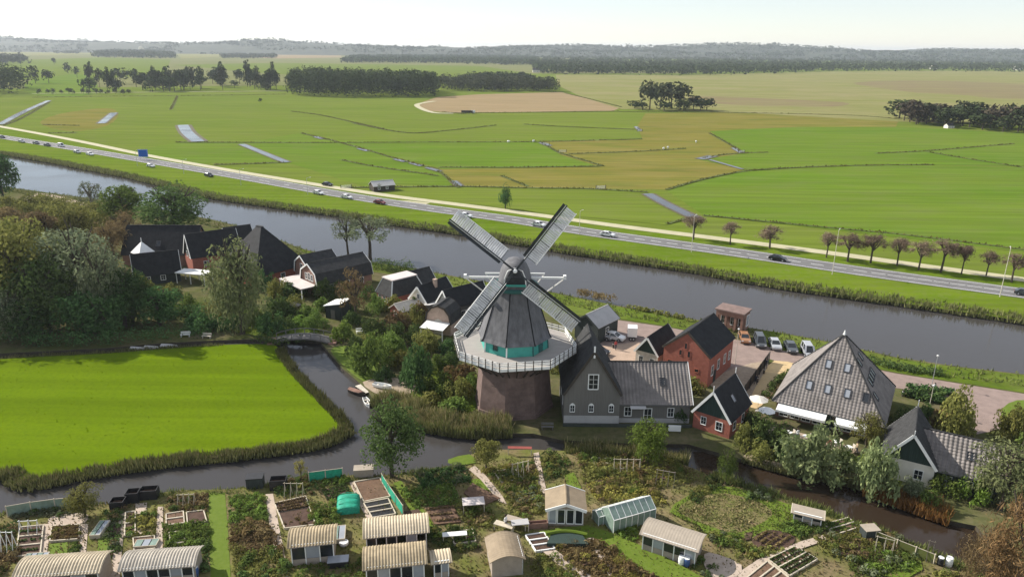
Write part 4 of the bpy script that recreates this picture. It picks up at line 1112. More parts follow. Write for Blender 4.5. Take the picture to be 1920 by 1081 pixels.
# ---------------------------------------------------------------- plant shapes, all of one unit radius
def ball(n, r_in, blob, squash=1.0, top=0.0):
    d = unit(RNG.normal(size=(n, 3)) + np.array([0, 0, top])); c = d * RNG.uniform(r_in, .78, (n, 1)); c[:, 2] *= squash
    return c, np.full(n, blob) * RNG.uniform(.7, 1.35, n)
SHAPES = {}
def shape(key, n_var, fn):
    SHAPES[key] = []
    for _ in range(n_var):
        v = fn(); low = v[:, 2].min() > -.3
        for a in (0, 1): v[:, a] /= np.percentile(np.abs(v[:, a]), 98.5)
        v[:, 2] /= np.percentile(np.abs(v[:, 2]), 99)
        SHAPES[key].append(quads_mesh('crown', v, 'leaf_mid'))
def f_round():
    c, r = ball(38, .35, .3, 1, .25); return leaf_cloud(c, r, 95, .105, up=.2)
def f_big():
    c, r = ball(60, .35, .24, 1, .25); return leaf_cloud(c, r, 95, .072, up=.2)
def f_willow():
    c, r = ball(46, .3, .28, 1, .3)
    v = [leaf_cloud(c, r, 60, .1, up=.25, droop=.5, narrow=.4)]
    lo = c[c[:, 2] < .35]; k = np.concatenate([lo + RNG.normal(0, .1, lo.shape) - np.array([0, 0, .2 * i]) for i in (1, 2)])
    v.append(leaf_cloud(k, np.full(len(k), .15), 24, .12, droop=.9, narrow=.25)); return np.concatenate(v)
def f_tall():
    c, r = ball(30, .3, .34, 1, 0); c[:, :2] *= (1 - .35 * np.maximum(0, c[:, 2:3])); return leaf_cloud(c, r, 60, .14, up=.1, narrow=.45)
def f_open():
    c, r = ball(34, .5, .2, .95, .35); return leaf_cloud(c, r, 46, .085, shell=(.3, 1.1), up=.15, narrow=.5, jitter=1)
def f_twig():
    c, r = ball(30, .35, .26, .85, .5); return leaf_cloud(c, r, 62, .19, shell=(.1, 1.2), narrow=.14, jitter=1.2)
def f_bush():
    n = 20; d = unit(RNG.normal(size=(n, 3)) + np.array([0, 0, .5])); d[:, 2] = np.abs(d[:, 2]); c = d * RNG.uniform(.35, .72, (n, 1)); return leaf_cloud(c, RNG.uniform(.22, .42, n), 46, .17, up=.3)
def f_bigbush():
    n = 34; d = unit(RNG.normal(size=(n, 3)) + np.array([0, 0, .4])); d[:, 2] = np.abs(d[:, 2]); c = d * RNG.uniform(.35, .78, (n, 1)); return leaf_cloud(c, RNG.uniform(.17, .34, n), 80, .1, up=.3, narrow=.5)
def f_plant():
    n = 9; d = unit(RNG.normal(size=(n, 3)) + np.array([0, 0, .5])); d[:, 2] = np.abs(d[:, 2]); c = d * RNG.uniform(.3, .65, (n, 1)); return leaf_cloud(c, RNG.uniform(.25, .45, n), 20, .3, up=.35, narrow=.45)
def f_spiky():
    n = 150; xy = RNG.normal(0, .33, (n, 2)); v = blades_v(xy, 1.15, .13, .3); t = v.reshape(-1, 3, 3); return np.concatenate([t, t[:, 2:3] * .5 + t[:, 1:2] * .5], 1)[:, [0, 1, 3, 2]].reshape(-1, 3)
def f_fine():
    c, r = ball(60, .3, .24, 1, .3); return leaf_cloud(c, r, 110, .09, shell=(.2, 1.15), narrow=.16, jitter=.9, droop=.3)
def f_far():
    c, r = ball(12, .3, .42, 1, .1); return leaf_cloud(c, r, 22, .3, up=.2, jitter=.4)
for k_, n_, f_ in (('round', 3, f_round), ('big', 3, f_big), ('willow', 3, f_willow), ('tall', 3, f_tall), ('open', 2, f_open), ('twig', 3, f_twig), ('bush', 4, f_bush), ('bigbush', 3, f_bigbush), ('plant', 5, f_plant), ('spiky', 3, f_spiky), ('far', 5, f_far), ('fine', 2, f_fine)):
    shape(k_, n_, f_)
def limb_mesh(spread, n, seed, start=.35):
    rr = random.Random(seed); b = MB()
    b.tube([(0, 0, -.04), (.0, .0, .02), (.02, .01, start), (.03, -.02, .7), (0, 0, .92)], [.055, .042, .034, .024, .01], 7)
    for i in range(n):
        a = 2 * math.pi * (i + rr.random() * .7) / n; z0 = start + rr.random() * .3; s = spread * rr.uniform(.6, 1)
        m = (math.cos(a) * s * .45, math.sin(a) * s * .45, z0 + .16); e = (math.cos(a) * s, math.sin(a) * s, min(.97, z0 + .34 + rr.random() * .15))
        b.tube([(.01, 0, z0), m, e], [.03, .02, .006], 5)
        for q in range(2):
            a2 = a + rr.uniform(-.9, .9); b.tube([m, (m[0] + math.cos(a2) * s * .4, m[1] + math.sin(a2) * s * .4, m[2] + rr.uniform(.12, .28))], [.014, .004], 4)
    return b.mesh('trunk', 'bark')
TRUNKS = [limb_mesh(.36, 7, s) for s in range(4)]
POLLARD = [limb_mesh(.34, 8, 20 + s, .45) for s in range(3)]
THIN = MB().tube([(0, 0, -.03), (0, 0, .5), (0, 0, .95)], [.03, .02, .005], 5).mesh('trunk', 'bark')
CUR = [0]
def setm(o, m):
    o.material_slots[0].link = 'OBJECT'; o.material_slots[0].material = K(m); return o
def grow(base, h, r, kind, m, label, group=None, cat='tree', name='tree', trunk=None, clear=.28, bark='bark'):
    """A tree: Empty at its base, trunk with limbs and a crown."""
    CUR[0] += 1
    t = thing(name, label, cat, (base[0], base[1], base[2] if len(base) > 2 else 0), random.uniform(0, 6.28), group)
    lib = trunk or TRUNKS
    o = link('trunk', lib[CUR[0] % len(lib)], t); o.scale = (max(2 * r, h * .35), max(2 * r, h * .35), h * .96)
    if bark != 'bark': setm(o, bark)
    c = link('crown', SHAPES[kind][CUR[0] % len(SHAPES[kind])], t); setm(c, m)
    z0 = h * clear; rv = (h - z0) / 2
    c.location = (0, 0, z0 + rv); c.scale = (r, r, rv); c.rotation_euler = (0, 0, random.uniform(0, 6.28))
    return t
def tpx(bx, by, top, wpx, kind, m, label, **kw):
    b = P(bx, by); h = max(1.0, V(bx, top, b.y).z * .96); r = wpx / 2 / ppm((b.x, b.y, h * .6))
    return grow(b, h, r, kind, m, label, **kw)
def bush(base, r, h, kind, m, label, group=None, cat='bush', name='bush'):
    """A bush or plant: one mesh standing on the ground."""
    CUR[0] += 1
    o = link(name, SHAPES[kind][CUR[0] % len(SHAPES[kind])]); setm(o, m)
    o.location = (base[0], base[1], base[2] if len(base) > 2 else 0); o.scale = (r, r * random.uniform(.85, 1.15), h); o.rotation_euler = (0, 0, random.uniform(0, 6.28))
    return tag(o, label, cat, group)
def bpx(bx, by, top, wpx, kind, m, label, **kw):
    b = P(bx, by); h = max(.4, V(bx, top, b.y).z); r = wpx / 2 / ppm((b.x, b.y, h * .5))
    b.y += r * .5
    return bush(b, r, h, kind, m, label, **kw)

# ---------------------------------------------------------------- trees near the camera and in the village
tpx(735, 893, 748, 112, 'big', 'leaf_dark', 'dark broad tree standing in the ditch fork opposite the mill', clear=.12)
tpx(1213, 868, 786, 66, 'willow', 'leaf_bright', 'bright green willow bush tree before the grey timber house', clear=.15)
tpx(912, 882, 824, 50, 'round', 'leaf_olive', 'small olive tree at the allotment edge across from the mill', clear=.2)
tpx(160, 968, 906, 62, 'willow', 'leaf_olive', 'rounded olive tree on the ditch bank by the black compost bins', clear=.12)
tpx(565, 905, 862, 26, 'open', 'leaf_yellow', 'thin young tree beside the green screens', clear=.4)
tpx(455, 625, 436, 118, 'willow', 'leaf_willow', 'tall pale willow with drooping crown in front of the black farmhouse', clear=.08)
tpx(165, 600, 404, 128, 'willow', 'leaf_grey', 'tallest grey green willow left of the black cottage', clear=.1)
tpx(45, 610, 420, 140, 'big', 'leaf_olive', 'yellowish broad tree among the dark trees above the meadow', clear=.15)
tpx(95, 622, 480, 110, 'big', 'leaf_dark', 'dark tree standing in front of the yellowish broad tree', clear=.15)
tpx(-40, 620, 450, 130, 'big', 'leaf_mid', 'green tree at the very edge behind the meadow', clear=.12)
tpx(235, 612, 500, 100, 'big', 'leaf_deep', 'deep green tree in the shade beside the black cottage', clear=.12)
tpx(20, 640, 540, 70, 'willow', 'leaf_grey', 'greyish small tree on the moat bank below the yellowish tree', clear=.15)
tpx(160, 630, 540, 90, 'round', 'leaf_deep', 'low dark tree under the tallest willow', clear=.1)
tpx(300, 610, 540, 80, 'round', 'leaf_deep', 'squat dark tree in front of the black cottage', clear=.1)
tpx(238, 432, 347, 74, 'round', 'leaf_mid', 'round green tree by the canal above the reddish tree', clear=.15)
tpx(335, 450, 345, 124, 'big', 'leaf_dark', 'big rounded dark tree on the canal bank beyond the pointed gable', clear=.1)
tpx(240, 480, 395, 62, 'twig', 'leaf_brown', 'reddish brown bare tree beside the farm roofs', clear=.2)
tpx(215, 500, 418, 60, 'twig', 'leaf_brown', 'brown bare crowned tree between willow and farm roof', clear=.2)
tpx(175, 400, 338, 42, 'open', 'leaf_grey', 'grey half bare tree at the canal edge', clear=.25, bark='bark_pale')
tpx(8, 378, 288, 58, 'round', 'leaf_deep', 'dark tree by the canal where the water leaves the picture', clear=.12)
tpx(653, 480, 402, 52, 'open', 'leaf_grey', 'slimmer of two airy trees on the canal bank', clear=.32)
tpx(694, 484, 404, 82, 'open', 'leaf_grey', 'wider of two airy trees on the canal bank', clear=.3)
tpx(668, 600, 503, 62, 'open', 'leaf_brown', 'brown autumn tree in front of the gambrel house', clear=.15)
tpx(1622, 842, 770, 56, 'willow', 'leaf_olive', 'small olive tree at the pyramid farmhouse corner', clear=.25)
tpx(1875, 955, 818, 112, 'willow', 'leaf_willow', 'large grey green willow at the end of the pantile house', clear=.08)
tpx(1950, 930, 800, 100, 'round', 'leaf_mid', 'green tree at the picture edge beside the large willow', clear=.1)
tpx(948, 392, 345, 24, 'tall', 'leaf_deep', 'lone slim dark tree between lane and meadow', clear=.05)
tpx(1895, 1180, 905, 150, 'fine', 'leaf_russet', 'russet bare twigged bush tree by the brown ditch', clear=.03)
tpx(1840, 1150, 985, 90, 'fine', 'leaf_brown', 'brown leafy shrub tree below the russet one', clear=.03)
tpx(1360, 905, 838, 36, 'willow', 'leaf_mid', 'slim green tree at the ditch narrows', clear=.15)

GROVE = [(-30, 560, 400, 110, 'round', 'leaf_olive', 'olive round tree at the rear edge of the grove above the meadow'), (60, 560, 408, 90, 'round', 'leaf_olive', 'yellow tinted tree at the rear of the grove above the meadow'),
         (120, 570, 425, 84, 'willow', 'leaf_willow', 'pale drooping tree between yellow tinted tree and tallest willow'), (5, 615, 470, 90, 'round', 'leaf_mid', 'mid green tree in the middle of the grove above the meadow'),
         (80, 625, 510, 80, 'willow', 'leaf_willow', 'pale willow low in the middle of the grove above the meadow'), (130, 628, 528, 90, 'big', 'leaf_dark', 'dark tree before the pale low willow of the grove'),
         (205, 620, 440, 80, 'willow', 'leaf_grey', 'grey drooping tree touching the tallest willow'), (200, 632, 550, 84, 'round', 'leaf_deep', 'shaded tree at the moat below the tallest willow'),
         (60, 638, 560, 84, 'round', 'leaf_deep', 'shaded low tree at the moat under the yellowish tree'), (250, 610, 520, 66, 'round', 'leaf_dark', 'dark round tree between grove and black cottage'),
         (150, 470, 395, 60, 'round', 'leaf_olive', 'olive tree behind the tallest willow near the canal thicket'), (85, 470, 395, 60, 'round', 'leaf_brown', 'brownish tree behind the yellow tinted tree'), (20, 455, 385, 60, 'round', 'leaf_brown', 'dull brown tree near the canal thicket')]
for bx, by, top, w, k, m, lab in GROVE: tpx(bx, by, top, w, k, m, lab, clear=.04)

B = [(695, 702, 632, 84, 'bigbush', 'leaf_mid', 'broad green garden shrub beside the channel'), (665, 668, 636, 40, 'bigbush', 'leaf_dark', 'dark shrub at the top of the channel lawn'),
     (728, 676, 628, 60, 'bigbush', 'leaf_mid', 'green shrub behind the broad garden shrub'), (720, 716, 690, 36, 'bigbush', 'leaf_deep', 'deep green low shrub by the white rowing boat'),
     (778, 733, 657, 66, 'bigbush', 'leaf_deep', 'dark conical evergreen near the mill foot'), (795, 665, 622, 52, 'bigbush', 'leaf_olive', 'yellowish shrub below the white canopy'),
     (820, 740, 705, 60, 'bigbush', 'leaf_mid', 'rounded shrub between evergreen and mill'), (860, 752, 715, 56, 'bigbush', 'leaf_olive', 'olive shrub at the foot of the mill'), (862, 722, 690, 60, 'bush', 'leaf_rust', 'rusty low shrub under the mill stage'),
     (770, 618, 578, 50, 'bigbush', 'leaf_olive', 'olive shrub by the mansard house'), (740, 625, 590, 60, 'bigbush', 'leaf_brown', 'brown hedge shrub below the mansard house'), (700, 632, 600, 50, 'bigbush', 'leaf_dark', 'dark shrub below the brown autumn tree'),
     (755, 650, 610, 60, 'bigbush', 'leaf_dark', 'dark shrub above the yellowish shrub'), (790, 610, 572, 34, 'bush', 'leaf_rust', 'orange leaved shrub by the white fronted house'), (835, 665, 640, 40, 'bigbush', 'leaf_deep', 'deep shrub below the round topped gable'),
     (1540, 900, 812, 122, 'bigbush', 'leaf_willow', 'large pale green willow bush below the pyramid farmhouse'), (1652, 932, 846, 80, 'bigbush', 'leaf_willow', 'olive willow bush in front of the white edged gable'),
     (1450, 850, 795, 80, 'bigbush', 'leaf_dark', 'dark shrub by the terrace of the pyramid farmhouse'), (1405, 845, 800, 56, 'bigbush', 'leaf_olive', 'yellowish shrub beside the small red brick house'), (1490, 870, 828, 60, 'bigbush', 'leaf_deep', 'deep green shrub on the quay below the terrace'),
     (1800, 822, 742, 76, 'bigbush', 'leaf_olive', 'autumn shrub in front of the paved road end'), (1772, 806, 768, 44, 'bush', 'leaf_rust', 'rusty shrub beside the formal hedge garden'), (1905, 830, 770, 70, 'bigbush', 'leaf_olive', 'olive shrub at the lawn by the road end'),
     (1640, 806, 770, 40, 'bigbush', 'leaf_grey', 'grey shrub in the shade of the pyramid farmhouse'), (1700, 800, 770, 50, 'bigbush', 'leaf_dark', 'dark shrub behind the white edged gable'), (1735, 792, 765, 40, 'bush', 'leaf_dark', 'low dark shrub under the hedge garden'),
     (1780, 930, 896, 60, 'bigbush', 'leaf_mid', 'green shrub under the pantile wing windows'), (1830, 945, 900, 60, 'bigbush', 'leaf_bright', 'bright shrub next to the large grey willow'), (1720, 935, 905, 46, 'bigbush', 'leaf_grey', 'greyish shrub at the white edged gable corner'),
     (1500, 745, 712, 30, 'bush', 'leaf_dark', 'small dark shrub by the sand path'), (1265, 735, 706, 40, 'bush', 'leaf_beige' if False else 'leaf_brown', 'dry brown shrub under the red house wall'), (1300, 738, 712, 44, 'bush', 'leaf_olive', 'olive shrub between red house and small brick house'),
     (545, 592, 560, 50, 'bigbush', 'leaf_olive', 'olive shrub by the white canopy terrace'), (590, 618, 585, 50, 'bigbush', 'leaf_mid', 'green shrub beside the white roofed shed'), (520, 600, 560, 60, 'bigbush', 'leaf_dark', 'dark shrub next to the tall pale willow'),
     (400, 610, 570, 60, 'bigbush', 'leaf_olive', 'yellow green shrub under the terrace canopy'), (350, 590, 556, 54, 'bigbush', 'leaf_mid', 'green hedge shrub before the terrace canopy'), (265, 560, 520, 40, 'bush', 'leaf_olive', 'olive shrub at the black cottage door'),
     (375, 625, 590, 70, 'bigbush', 'leaf_deep', 'deep shrub in the willow shade'), (505, 628, 590, 60, 'bigbush', 'leaf_deep', 'deep shrub right of the willow trunk'), (560, 612, 596, 34, 'bush', 'leaf_bright', 'bright low shrub by the old bridge'),
     (640, 640, 608, 40, 'bush', 'leaf_bright', 'lime shrub by the white roofed shed garden'), (720, 622, 600, 34, 'bush', 'leaf_rust', 'red leaved shrub in the shed garden')]
B += [(610, 560, 528, 46, 'bigbush', 'leaf_dark', 'dark shrub at the foot of the white canopy posts'), (640, 545, 520, 40, 'bigbush', 'leaf_olive', 'olive shrub along the gambrel house wall'), (705, 590, 556, 44, 'bigbush', 'leaf_mid', 'green shrub in front of the mansard windows'),
      (735, 585, 558, 36, 'bush', 'leaf_olive', 'olive low shrub under the mansard wall'), (690, 562, 535, 36, 'bigbush', 'leaf_dark', 'dark shrub between gambrel and mansard houses'), (600, 585, 562, 34, 'bush', 'leaf_mid', 'green shrub left of the white roofed shed'),
      (655, 588, 560, 36, 'bigbush', 'leaf_deep', 'deep shrub right behind the white roofed shed'), (745, 690, 662, 44, 'bigbush', 'leaf_olive', 'olive shrub right of the broad garden shrub'), (815, 700, 672, 44, 'bigbush', 'leaf_mid', 'green shrub between evergreen and white canopy'),
      (840, 690, 664, 40, 'bigbush', 'leaf_dark', 'dark shrub under the stage edge'), (880, 735, 708, 40, 'bigbush', 'leaf_mid', 'green shrub touching the brick base of the mill'), (800, 768, 742, 50, 'bush', 'leaf_olive', 'olive shrub behind the tall dry reeds'), (850, 780, 752, 50, 'bush', 'leaf_mid', 'green shrub in the reeds below the mill'),
      (690, 655, 628, 36, 'bigbush', 'leaf_olive', 'yellowish shrub above the broad garden shrub'), (660, 612, 588, 34, 'bush', 'leaf_dark', 'dark shrub below the white roofed shed'), (770, 590, 560, 30, 'bush', 'leaf_dark', 'dark shrub at the white gable corner'),
      (430, 575, 540, 50, 'bigbush', 'leaf_dark', 'dark shrub left of the pale willow crown'), (520, 560, 525, 44, 'bigbush', 'leaf_olive', 'olive shrub under the black farmhouse wall'), (490, 545, 512, 44, 'bigbush', 'leaf_deep', 'deep shrub in front of the black farmhouse wall'),
      (550, 558, 532, 40, 'bush', 'leaf_dark', 'dark shrub beside the side canopy'), (575, 600, 574, 36, 'bush', 'leaf_mid', 'green shrub next to the grey green parasol'), (470, 610, 580, 50, 'bigbush', 'leaf_mid', 'green shrub hiding the pale willow trunk'), (430, 622, 592, 44, 'bigbush', 'leaf_deep', 'deep shrub beside the pale moat bench'),
      (530, 622, 596, 44, 'bigbush', 'leaf_dark', 'dark shrub at the bridge head'), (320, 560, 535, 40, 'bush', 'leaf_olive', 'olive shrub in front of the cottage roof'), (300, 592, 560, 46, 'bigbush', 'leaf_dark', 'dark shrub below the black cottage'), (1050, 700, 672, 40, 'bigbush', 'leaf_olive', 'yellow green shrub between mill and timber house'),
      (1275, 792, 760, 34, 'bigbush', 'leaf_deep', 'deep shrub at the timber house end wall'), (1410, 800, 775, 40, 'bigbush', 'leaf_dark', 'dark shrub under the pale parasol'), (1430, 865, 832, 50, 'bigbush', 'leaf_olive', 'olive shrub on the quay path'), (1590, 880, 850, 46, 'bigbush', 'leaf_mid', 'green shrub between the two willow bushes'),
      (1690, 850, 815, 44, 'bigbush', 'leaf_deep', 'deep shrub left of the white edged gable'), (1745, 955, 925, 40, 'bush', 'leaf_mid', 'green shrub behind the rust coloured reeds')]
for bx, by, top, w, k, m, lab in B: bpx(bx, by, top, w, k, m, lab)

# hedges along the water and the yards: loose growth that reads as one line each
def hedge(s, n, r, h, m, label, name='hedge', size=.34, per=40):
    if r > 2: size, per = .6, 150
    pts = spline([p[:2] for p in px(s)], 4, False)
    c = along(pts, n, -r * .5, r * .5); hh = RNG.uniform(.6, 1.15, n) * h
    o = link(name, quads_mesh(name, leaf_cloud(np.column_stack([c, hh * .5]), np.column_stack([np.full(n, r), np.full(n, r), hh * .55]), per, size, up=.25), m))
    return tag(o, label, 'hedge')
hedge('700,503 735,508 770,512', 26, 1.5, 3.0, 'leaf_dark', 'dark clipped hedge on the canal bank by the airy trees')
hedge('775,520 800,526', 12, 1.2, 1.6, 'leaf_deep', 'low deep green hedge behind the white fronted house')
hedge('1085,552 1120,560 1150,566', 26, .9, 1.5, 'leaf_brown', 'brown bramble hedge on the canal bank behind the mill')
hedge('1175,577 1240,590 1300,603', 24, .6, .9, 'leaf_olive', 'low bramble line at the canal edge near the pavilion')
hedge('1630,678 1700,695 1760,702', 30, 1.0, 1.0, 'leaf_dark', 'dark low brambles on the bank beyond the pyramid farmhouse')
hedge('1432,746 1462,716 1490,700', 30, .7, 1.1, 'leaf_dark', 'boxed hedge along the sand path')
hedge('1690,740 1745,752 1790,764', 34, .7, 1.2, 'leaf_deep', 'clipped hedge on the near side of the formal garden')
hedge('1702,726 1790,742', 30, .6, 1.0, 'leaf_deep', 'clipped hedge on the road side of the formal garden')
hedge('1715,742 1745,735 1765,742 1735,754 1715,742', 34, .5, .9, 'leaf_dark', 'square inner hedge of the formal garden')
hedge('0,395 60,392 130,400 200,412', 60, 2.6, 4.2, 'leaf_olive', 'olive autumn thicket along the canal')
hedge('0,425 70,420 140,428 190,440', 60, 3.4, 6, 'leaf_olive', 'olive thicket with dead stems in front of the canal thicket')
hedge('-20,470 50,470 120,470', 40, 3.6, 7, 'leaf_olive', 'olive thicket among the trees behind the meadow')
hedge('110,500 60,520 0,520', 36, 3.4, 7, 'leaf_mid', 'green thicket under the yellowish broad tree')
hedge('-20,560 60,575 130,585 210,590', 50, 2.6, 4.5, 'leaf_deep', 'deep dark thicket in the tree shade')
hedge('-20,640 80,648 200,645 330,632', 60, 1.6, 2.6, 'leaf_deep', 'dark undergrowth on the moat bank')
hedge('250,600 330,600 400,600', 30, 1.8, 3, 'leaf_deep', 'dark thicket below the cottage')
hedge('480,640 540,645 600,628', 24, .8, 1.1, 'leaf_dark', 'low growth around the old bridge')
hedge('775,560 800,566 850,575', 20, 1.0, 1.6, 'leaf_dark', 'dark hedge behind the round gable house')

# reeds, one stretch each
def reeds(s, n, lo, hi, h, w, m, label, z0=-.3, power=1.0):
    pts = spline([p[:2] for p in px(s)], 4, False)
    return stuff('reeds', blades_v(along(pts, n, lo, hi, power), h, w, .2, z0), m, 3, label)
R1 = '655,803 600,828 520,840 440,850 330,860 200,878 110,895 60,905 30,893 0,884 -200,905'
reeds(R1, 5000, -.6, 1.6, .9, .2, 'reed_dark', 'dark reeds below the bright meadow'); reeds(R1, 6000, -1.2, 1.0, .95, .18, 'reed_green', 'green reed tops along the bright meadow')
reeds(R1, 1500, -1.0, .8, 1.05, .18, 'reed_beige', 'dry pale reeds along the bright meadow')
R2 = '655,803 640,785 620,764 580,724 548,690 525,655'
reeds(R2, 3000, -.8, .8, 1.0, .16, 'reed_dark', 'dark reeds on the meadow side of the channel'); reeds(R2, 1500, -.6, 1.0, 1.0, .16, 'reed_green', 'green reeds on the meadow side of the channel')
R3 = '700,752 760,787 800,802 880,814 960,812'
reeds(R3, 4200, 0, 4.0, 1.95, .16, 'reed_beige', 'tall dry reeds on the bank below the mill'); reeds(R3, 6000, -.6, 4, 1.8, .18, 'reed_green', 'greenish reeds among the dry ones below the mill'); reeds(R3, 2500, -.8, .6, 1.3, .22, 'reed_dark', 'dark reed feet below the mill')
R4 = '1620,920 1680,940 1740,962 1780,976'
reeds(R4, 2600, -.8, 2.0, 1.5, .16, 'reed_rust', 'rust coloured reeds by the brown ditch'); reeds(R4, 700, -.2, 2.2, 1.2, .16, 'reed_green', 'green blades among the rust coloured reeds')
reeds('420,645 300,652 200,660 0,670', 2200, -.5, .6, .7, .2, 'reed_dark', 'dark sedge on the upper meadow edge')
reeds('1330,890 1420,922 1480,942 1560,968 1640,1003 1750,1043 1850,1092', 3000, -.3, 1.2, .9, .18, 'reed_green', 'green sedge on the allotment side of the brown ditch')
reeds('1060,838 1180,846 1290,858', 3400, -1.6, .4, 1.5, .17, 'reed_green', 'tall yellow green growth on the allotment edge before the timber house'); reeds('1060,838 1180,846 1290,858', 1500, -1.4, .4, 1.6, .16, 'reed_beige', 'dry stems on the allotment edge before the timber house')
reeds('0,962 120,949 200,945 280,927 440,917 500,907 580,898 730,891 850,873', 3000, -.8, .5, .7, .2, 'reed_green', 'sedge along the allotment ditch')
reeds('1390,860 1480,884 1600,908 1700,940', 1600, -.4, .6, .9, .2, 'reed_dark', 'dark sedge on the village side of the brown ditch')

# ---------------------------------------------------------------- trees along the road
for i, (bx, by, top, w) in enumerate(((1302, 450, 402, 34), (1370, 460, 415, 26), (1443, 467, 422, 36), (1553, 484, 432, 32), (1590, 492, 436, 36), (1634, 495, 440, 36), (1678, 500, 446, 30), (1722, 508, 450, 34), (1760, 512, 450, 42), (1805, 516, 458, 30), (1846, 519, 464, 30), (1893, 531, 468, 40))):
    tpx(bx + random.uniform(-4, 4), by, top + random.uniform(-6, 6), w * random.uniform(1.05, 1.4), 'twig', 'leaf_twig_red', ['first', 'second', 'third', 'fourth', 'fifth', 'sixth', 'seventh', 'eighth', 'ninth', 'tenth', 'eleventh', 'last'][i] + ' reddish pollard in the verge row, counted from the mill side', group='reddish pollards along the road', trunk=POLLARD, clear=random.uniform(.36, .5), name='pollard_tree')
bpx(710, 358, 342, 26, 'bush', 'leaf_dark', 'dark bush beside the field shed')

# far trees that stand apart
ORD = 'first second third fourth fifth sixth seventh eighth ninth tenth eleventh twelfth thirteenth fourteenth fifteenth sixteenth seventeenth eighteenth nineteenth'.split()
TENS = {20: 'twentieth', 30: 'thirtieth', 40: 'fortieth', 50: 'fiftieth'}
def ordinal(n):
    if n < 20: return ORD[n - 1]
    if n % 10 == 0: return TENS[n]
    return {20: 'twenty', 30: 'thirty', 40: 'forty', 50: 'fifty'}[n // 10 * 10] + '-' + ORD[n % 10 - 1]
FAR = {}
def far_tree(bx, by, top, w, m, label, group, kind='far'):
    t = tpx(bx, by, top, w, kind, m, label, group=group, trunk=[THIN], clear=.12, name='far_tree')
    FAR.setdefault(group, []).append((bx, t)); return t
for bx, by, top, w in ((1218, 205, 150, 36), (1238, 203, 152, 30), (1258, 204, 152, 36), (1275, 206, 154, 28)): far_tree(bx, by, top, w * 1.3, 'leaf_far_grey', 'tall loose tree of the grove beyond the tan field', 'tall trees of the far grove')
for bx, by, top, w in ((1190, 203, 188, 22), (1205, 206, 192, 24), (1282, 208, 185, 26), (1300, 206, 178, 26), (1313, 208, 185, 22), (1325, 207, 183, 22), (1245, 208, 190, 26)): far_tree(bx, by, top, w * 1.35, 'leaf_far', 'low dark tree of the grove beyond the tan field', 'low trees of the far grove')
for i in range(44):
    bx = 1688 + i * 7 + random.uniform(-4, 4); by = 228 + (i * 7) * .085 + random.uniform(-8, 4)
    far_tree(bx, by, by - random.uniform(30, 46), random.uniform(34, 52), random.choice(['leaf_far', 'leaf_far_brown', 'leaf_far', 'leaf_far_grey']), 'dark tree of the wood behind the lush field', 'trees of the wood behind the lush field')
for i in range(59):
    bx = random.choice([random.uniform(165, 300), random.uniform(290, 430), random.uniform(380, 520), random.uniform(160, 520)]); by = 172 - random.uniform(0, 1) ** 2 * 18 - (0 if bx < 330 else 2)
    tall = random.random() < .4
    far_tree(bx, by, by - random.uniform(32, 48) if tall else by - random.uniform(18, 36), random.uniform(13, 19) if tall else random.uniform(18, 34), random.choice(['leaf_far', 'leaf_far', 'leaf_far_grey']), 'slim poplar of the broken tree rows by the far ditch' if tall else 'rounded tree of the broken tree rows by the far ditch', 'poplars of the far tree rows' if tall else 'rounded trees of the far tree rows', 'far')
for bx, by, top, w in ((67, 157, 122, 20), (92, 156, 130, 22), (128, 138, 116, 14), (145, 146, 124, 14), (102, 122, 108, 8), (516, 165, 130, 12), (490, 165, 140, 24), (470, 162, 132, 18), (440, 165, 150, 16), (488, 193, 184, 8)):
    far_tree(bx, by, top, w, 'leaf_far', 'single far tree in the pale fields near the wood', 'single trees in the far fields')
for i in range(14): far_tree(75 + i * 13 + random.uniform(-4, 4), 177, 165 + random.uniform(-4, 4), 9, 'leaf_far_grey', 'small young tree in the thin row by the far ditch', 'young trees of the thin far row')

for grp, lst in FAR.items():
    if grp == 'single trees in the far fields': continue
    for i, (_, t) in enumerate(sorted(lst, key=lambda q: q[0])): t['label'] = ordinal(i + 1) + ' ' + t['label'] + ', counted from the west'
for (_, t), lab in zip(FAR['single trees in the far fields'], ('tall single tree beside the dark dense far grove', 'broad single tree second from the dark dense far grove', 'small tree in the pale field above the far rows', 'dark small tree beside the small one in the pale field', 'tiny tree far out in the pale field', 'slim poplar at the plantation corner', 'round tree next to the plantation corner poplar', 'broad tree left of the plantation corner', 'tree at the gap in the broken far rows', 'lone bush standing out on the green polder')): t['label'] = lab

# ---------------------------------------------------------------- allotments: paths, lawns, soil
leaf_mat('tuft_dark', (.1, .14, .004), (.14, .18, .006), .3)
mat('roof_cream', (.46, .385, .27), .7, .25, .9, .1, .3, detail=9)
mat('roof_tan', (.27, .21, .14), .75, .15, 1.2, .2)
mat('roof_cream_stained', (.33, .265, .17), .8, .35, .9, .2, .2, detail=9)
mat('roof_cream_grey', (.4, .36, .3), .8, .3, .8, .2, .2, detail=9)
mat('roof_pale', (.34, .29, .23), .8, .12, 1.2)
mat('wall_taupe', (.33, .28, .23), .85, .15, 1.5)
mat('net_green', (.03, .33, .2), .7, .25, 3)
mat('net_teal', (.018, .28, .18), .65, .3, 3, .3)
mat('plastic_black', (.018, .018, .02), .5, .3, 2, 0, .4)
mat('barrel_blue', (.05, .1, .25), .5, .1, 2, 0, .4)
mat('glass_green', (.2, .27, .22), .15, .25, 1.5, 0, .6)
mat('path_slab', (.42, .34, .27), .95, .14, 1.2)
mat('board_edge', (.5, .44, .34), .9, .15, 2)
mat('red_cloth', (.28, .075, .06), .7, .1, 2)
ASHZ = [.03]
def ash_z():
    ASHZ[0] += .004; return ASHZ[0]
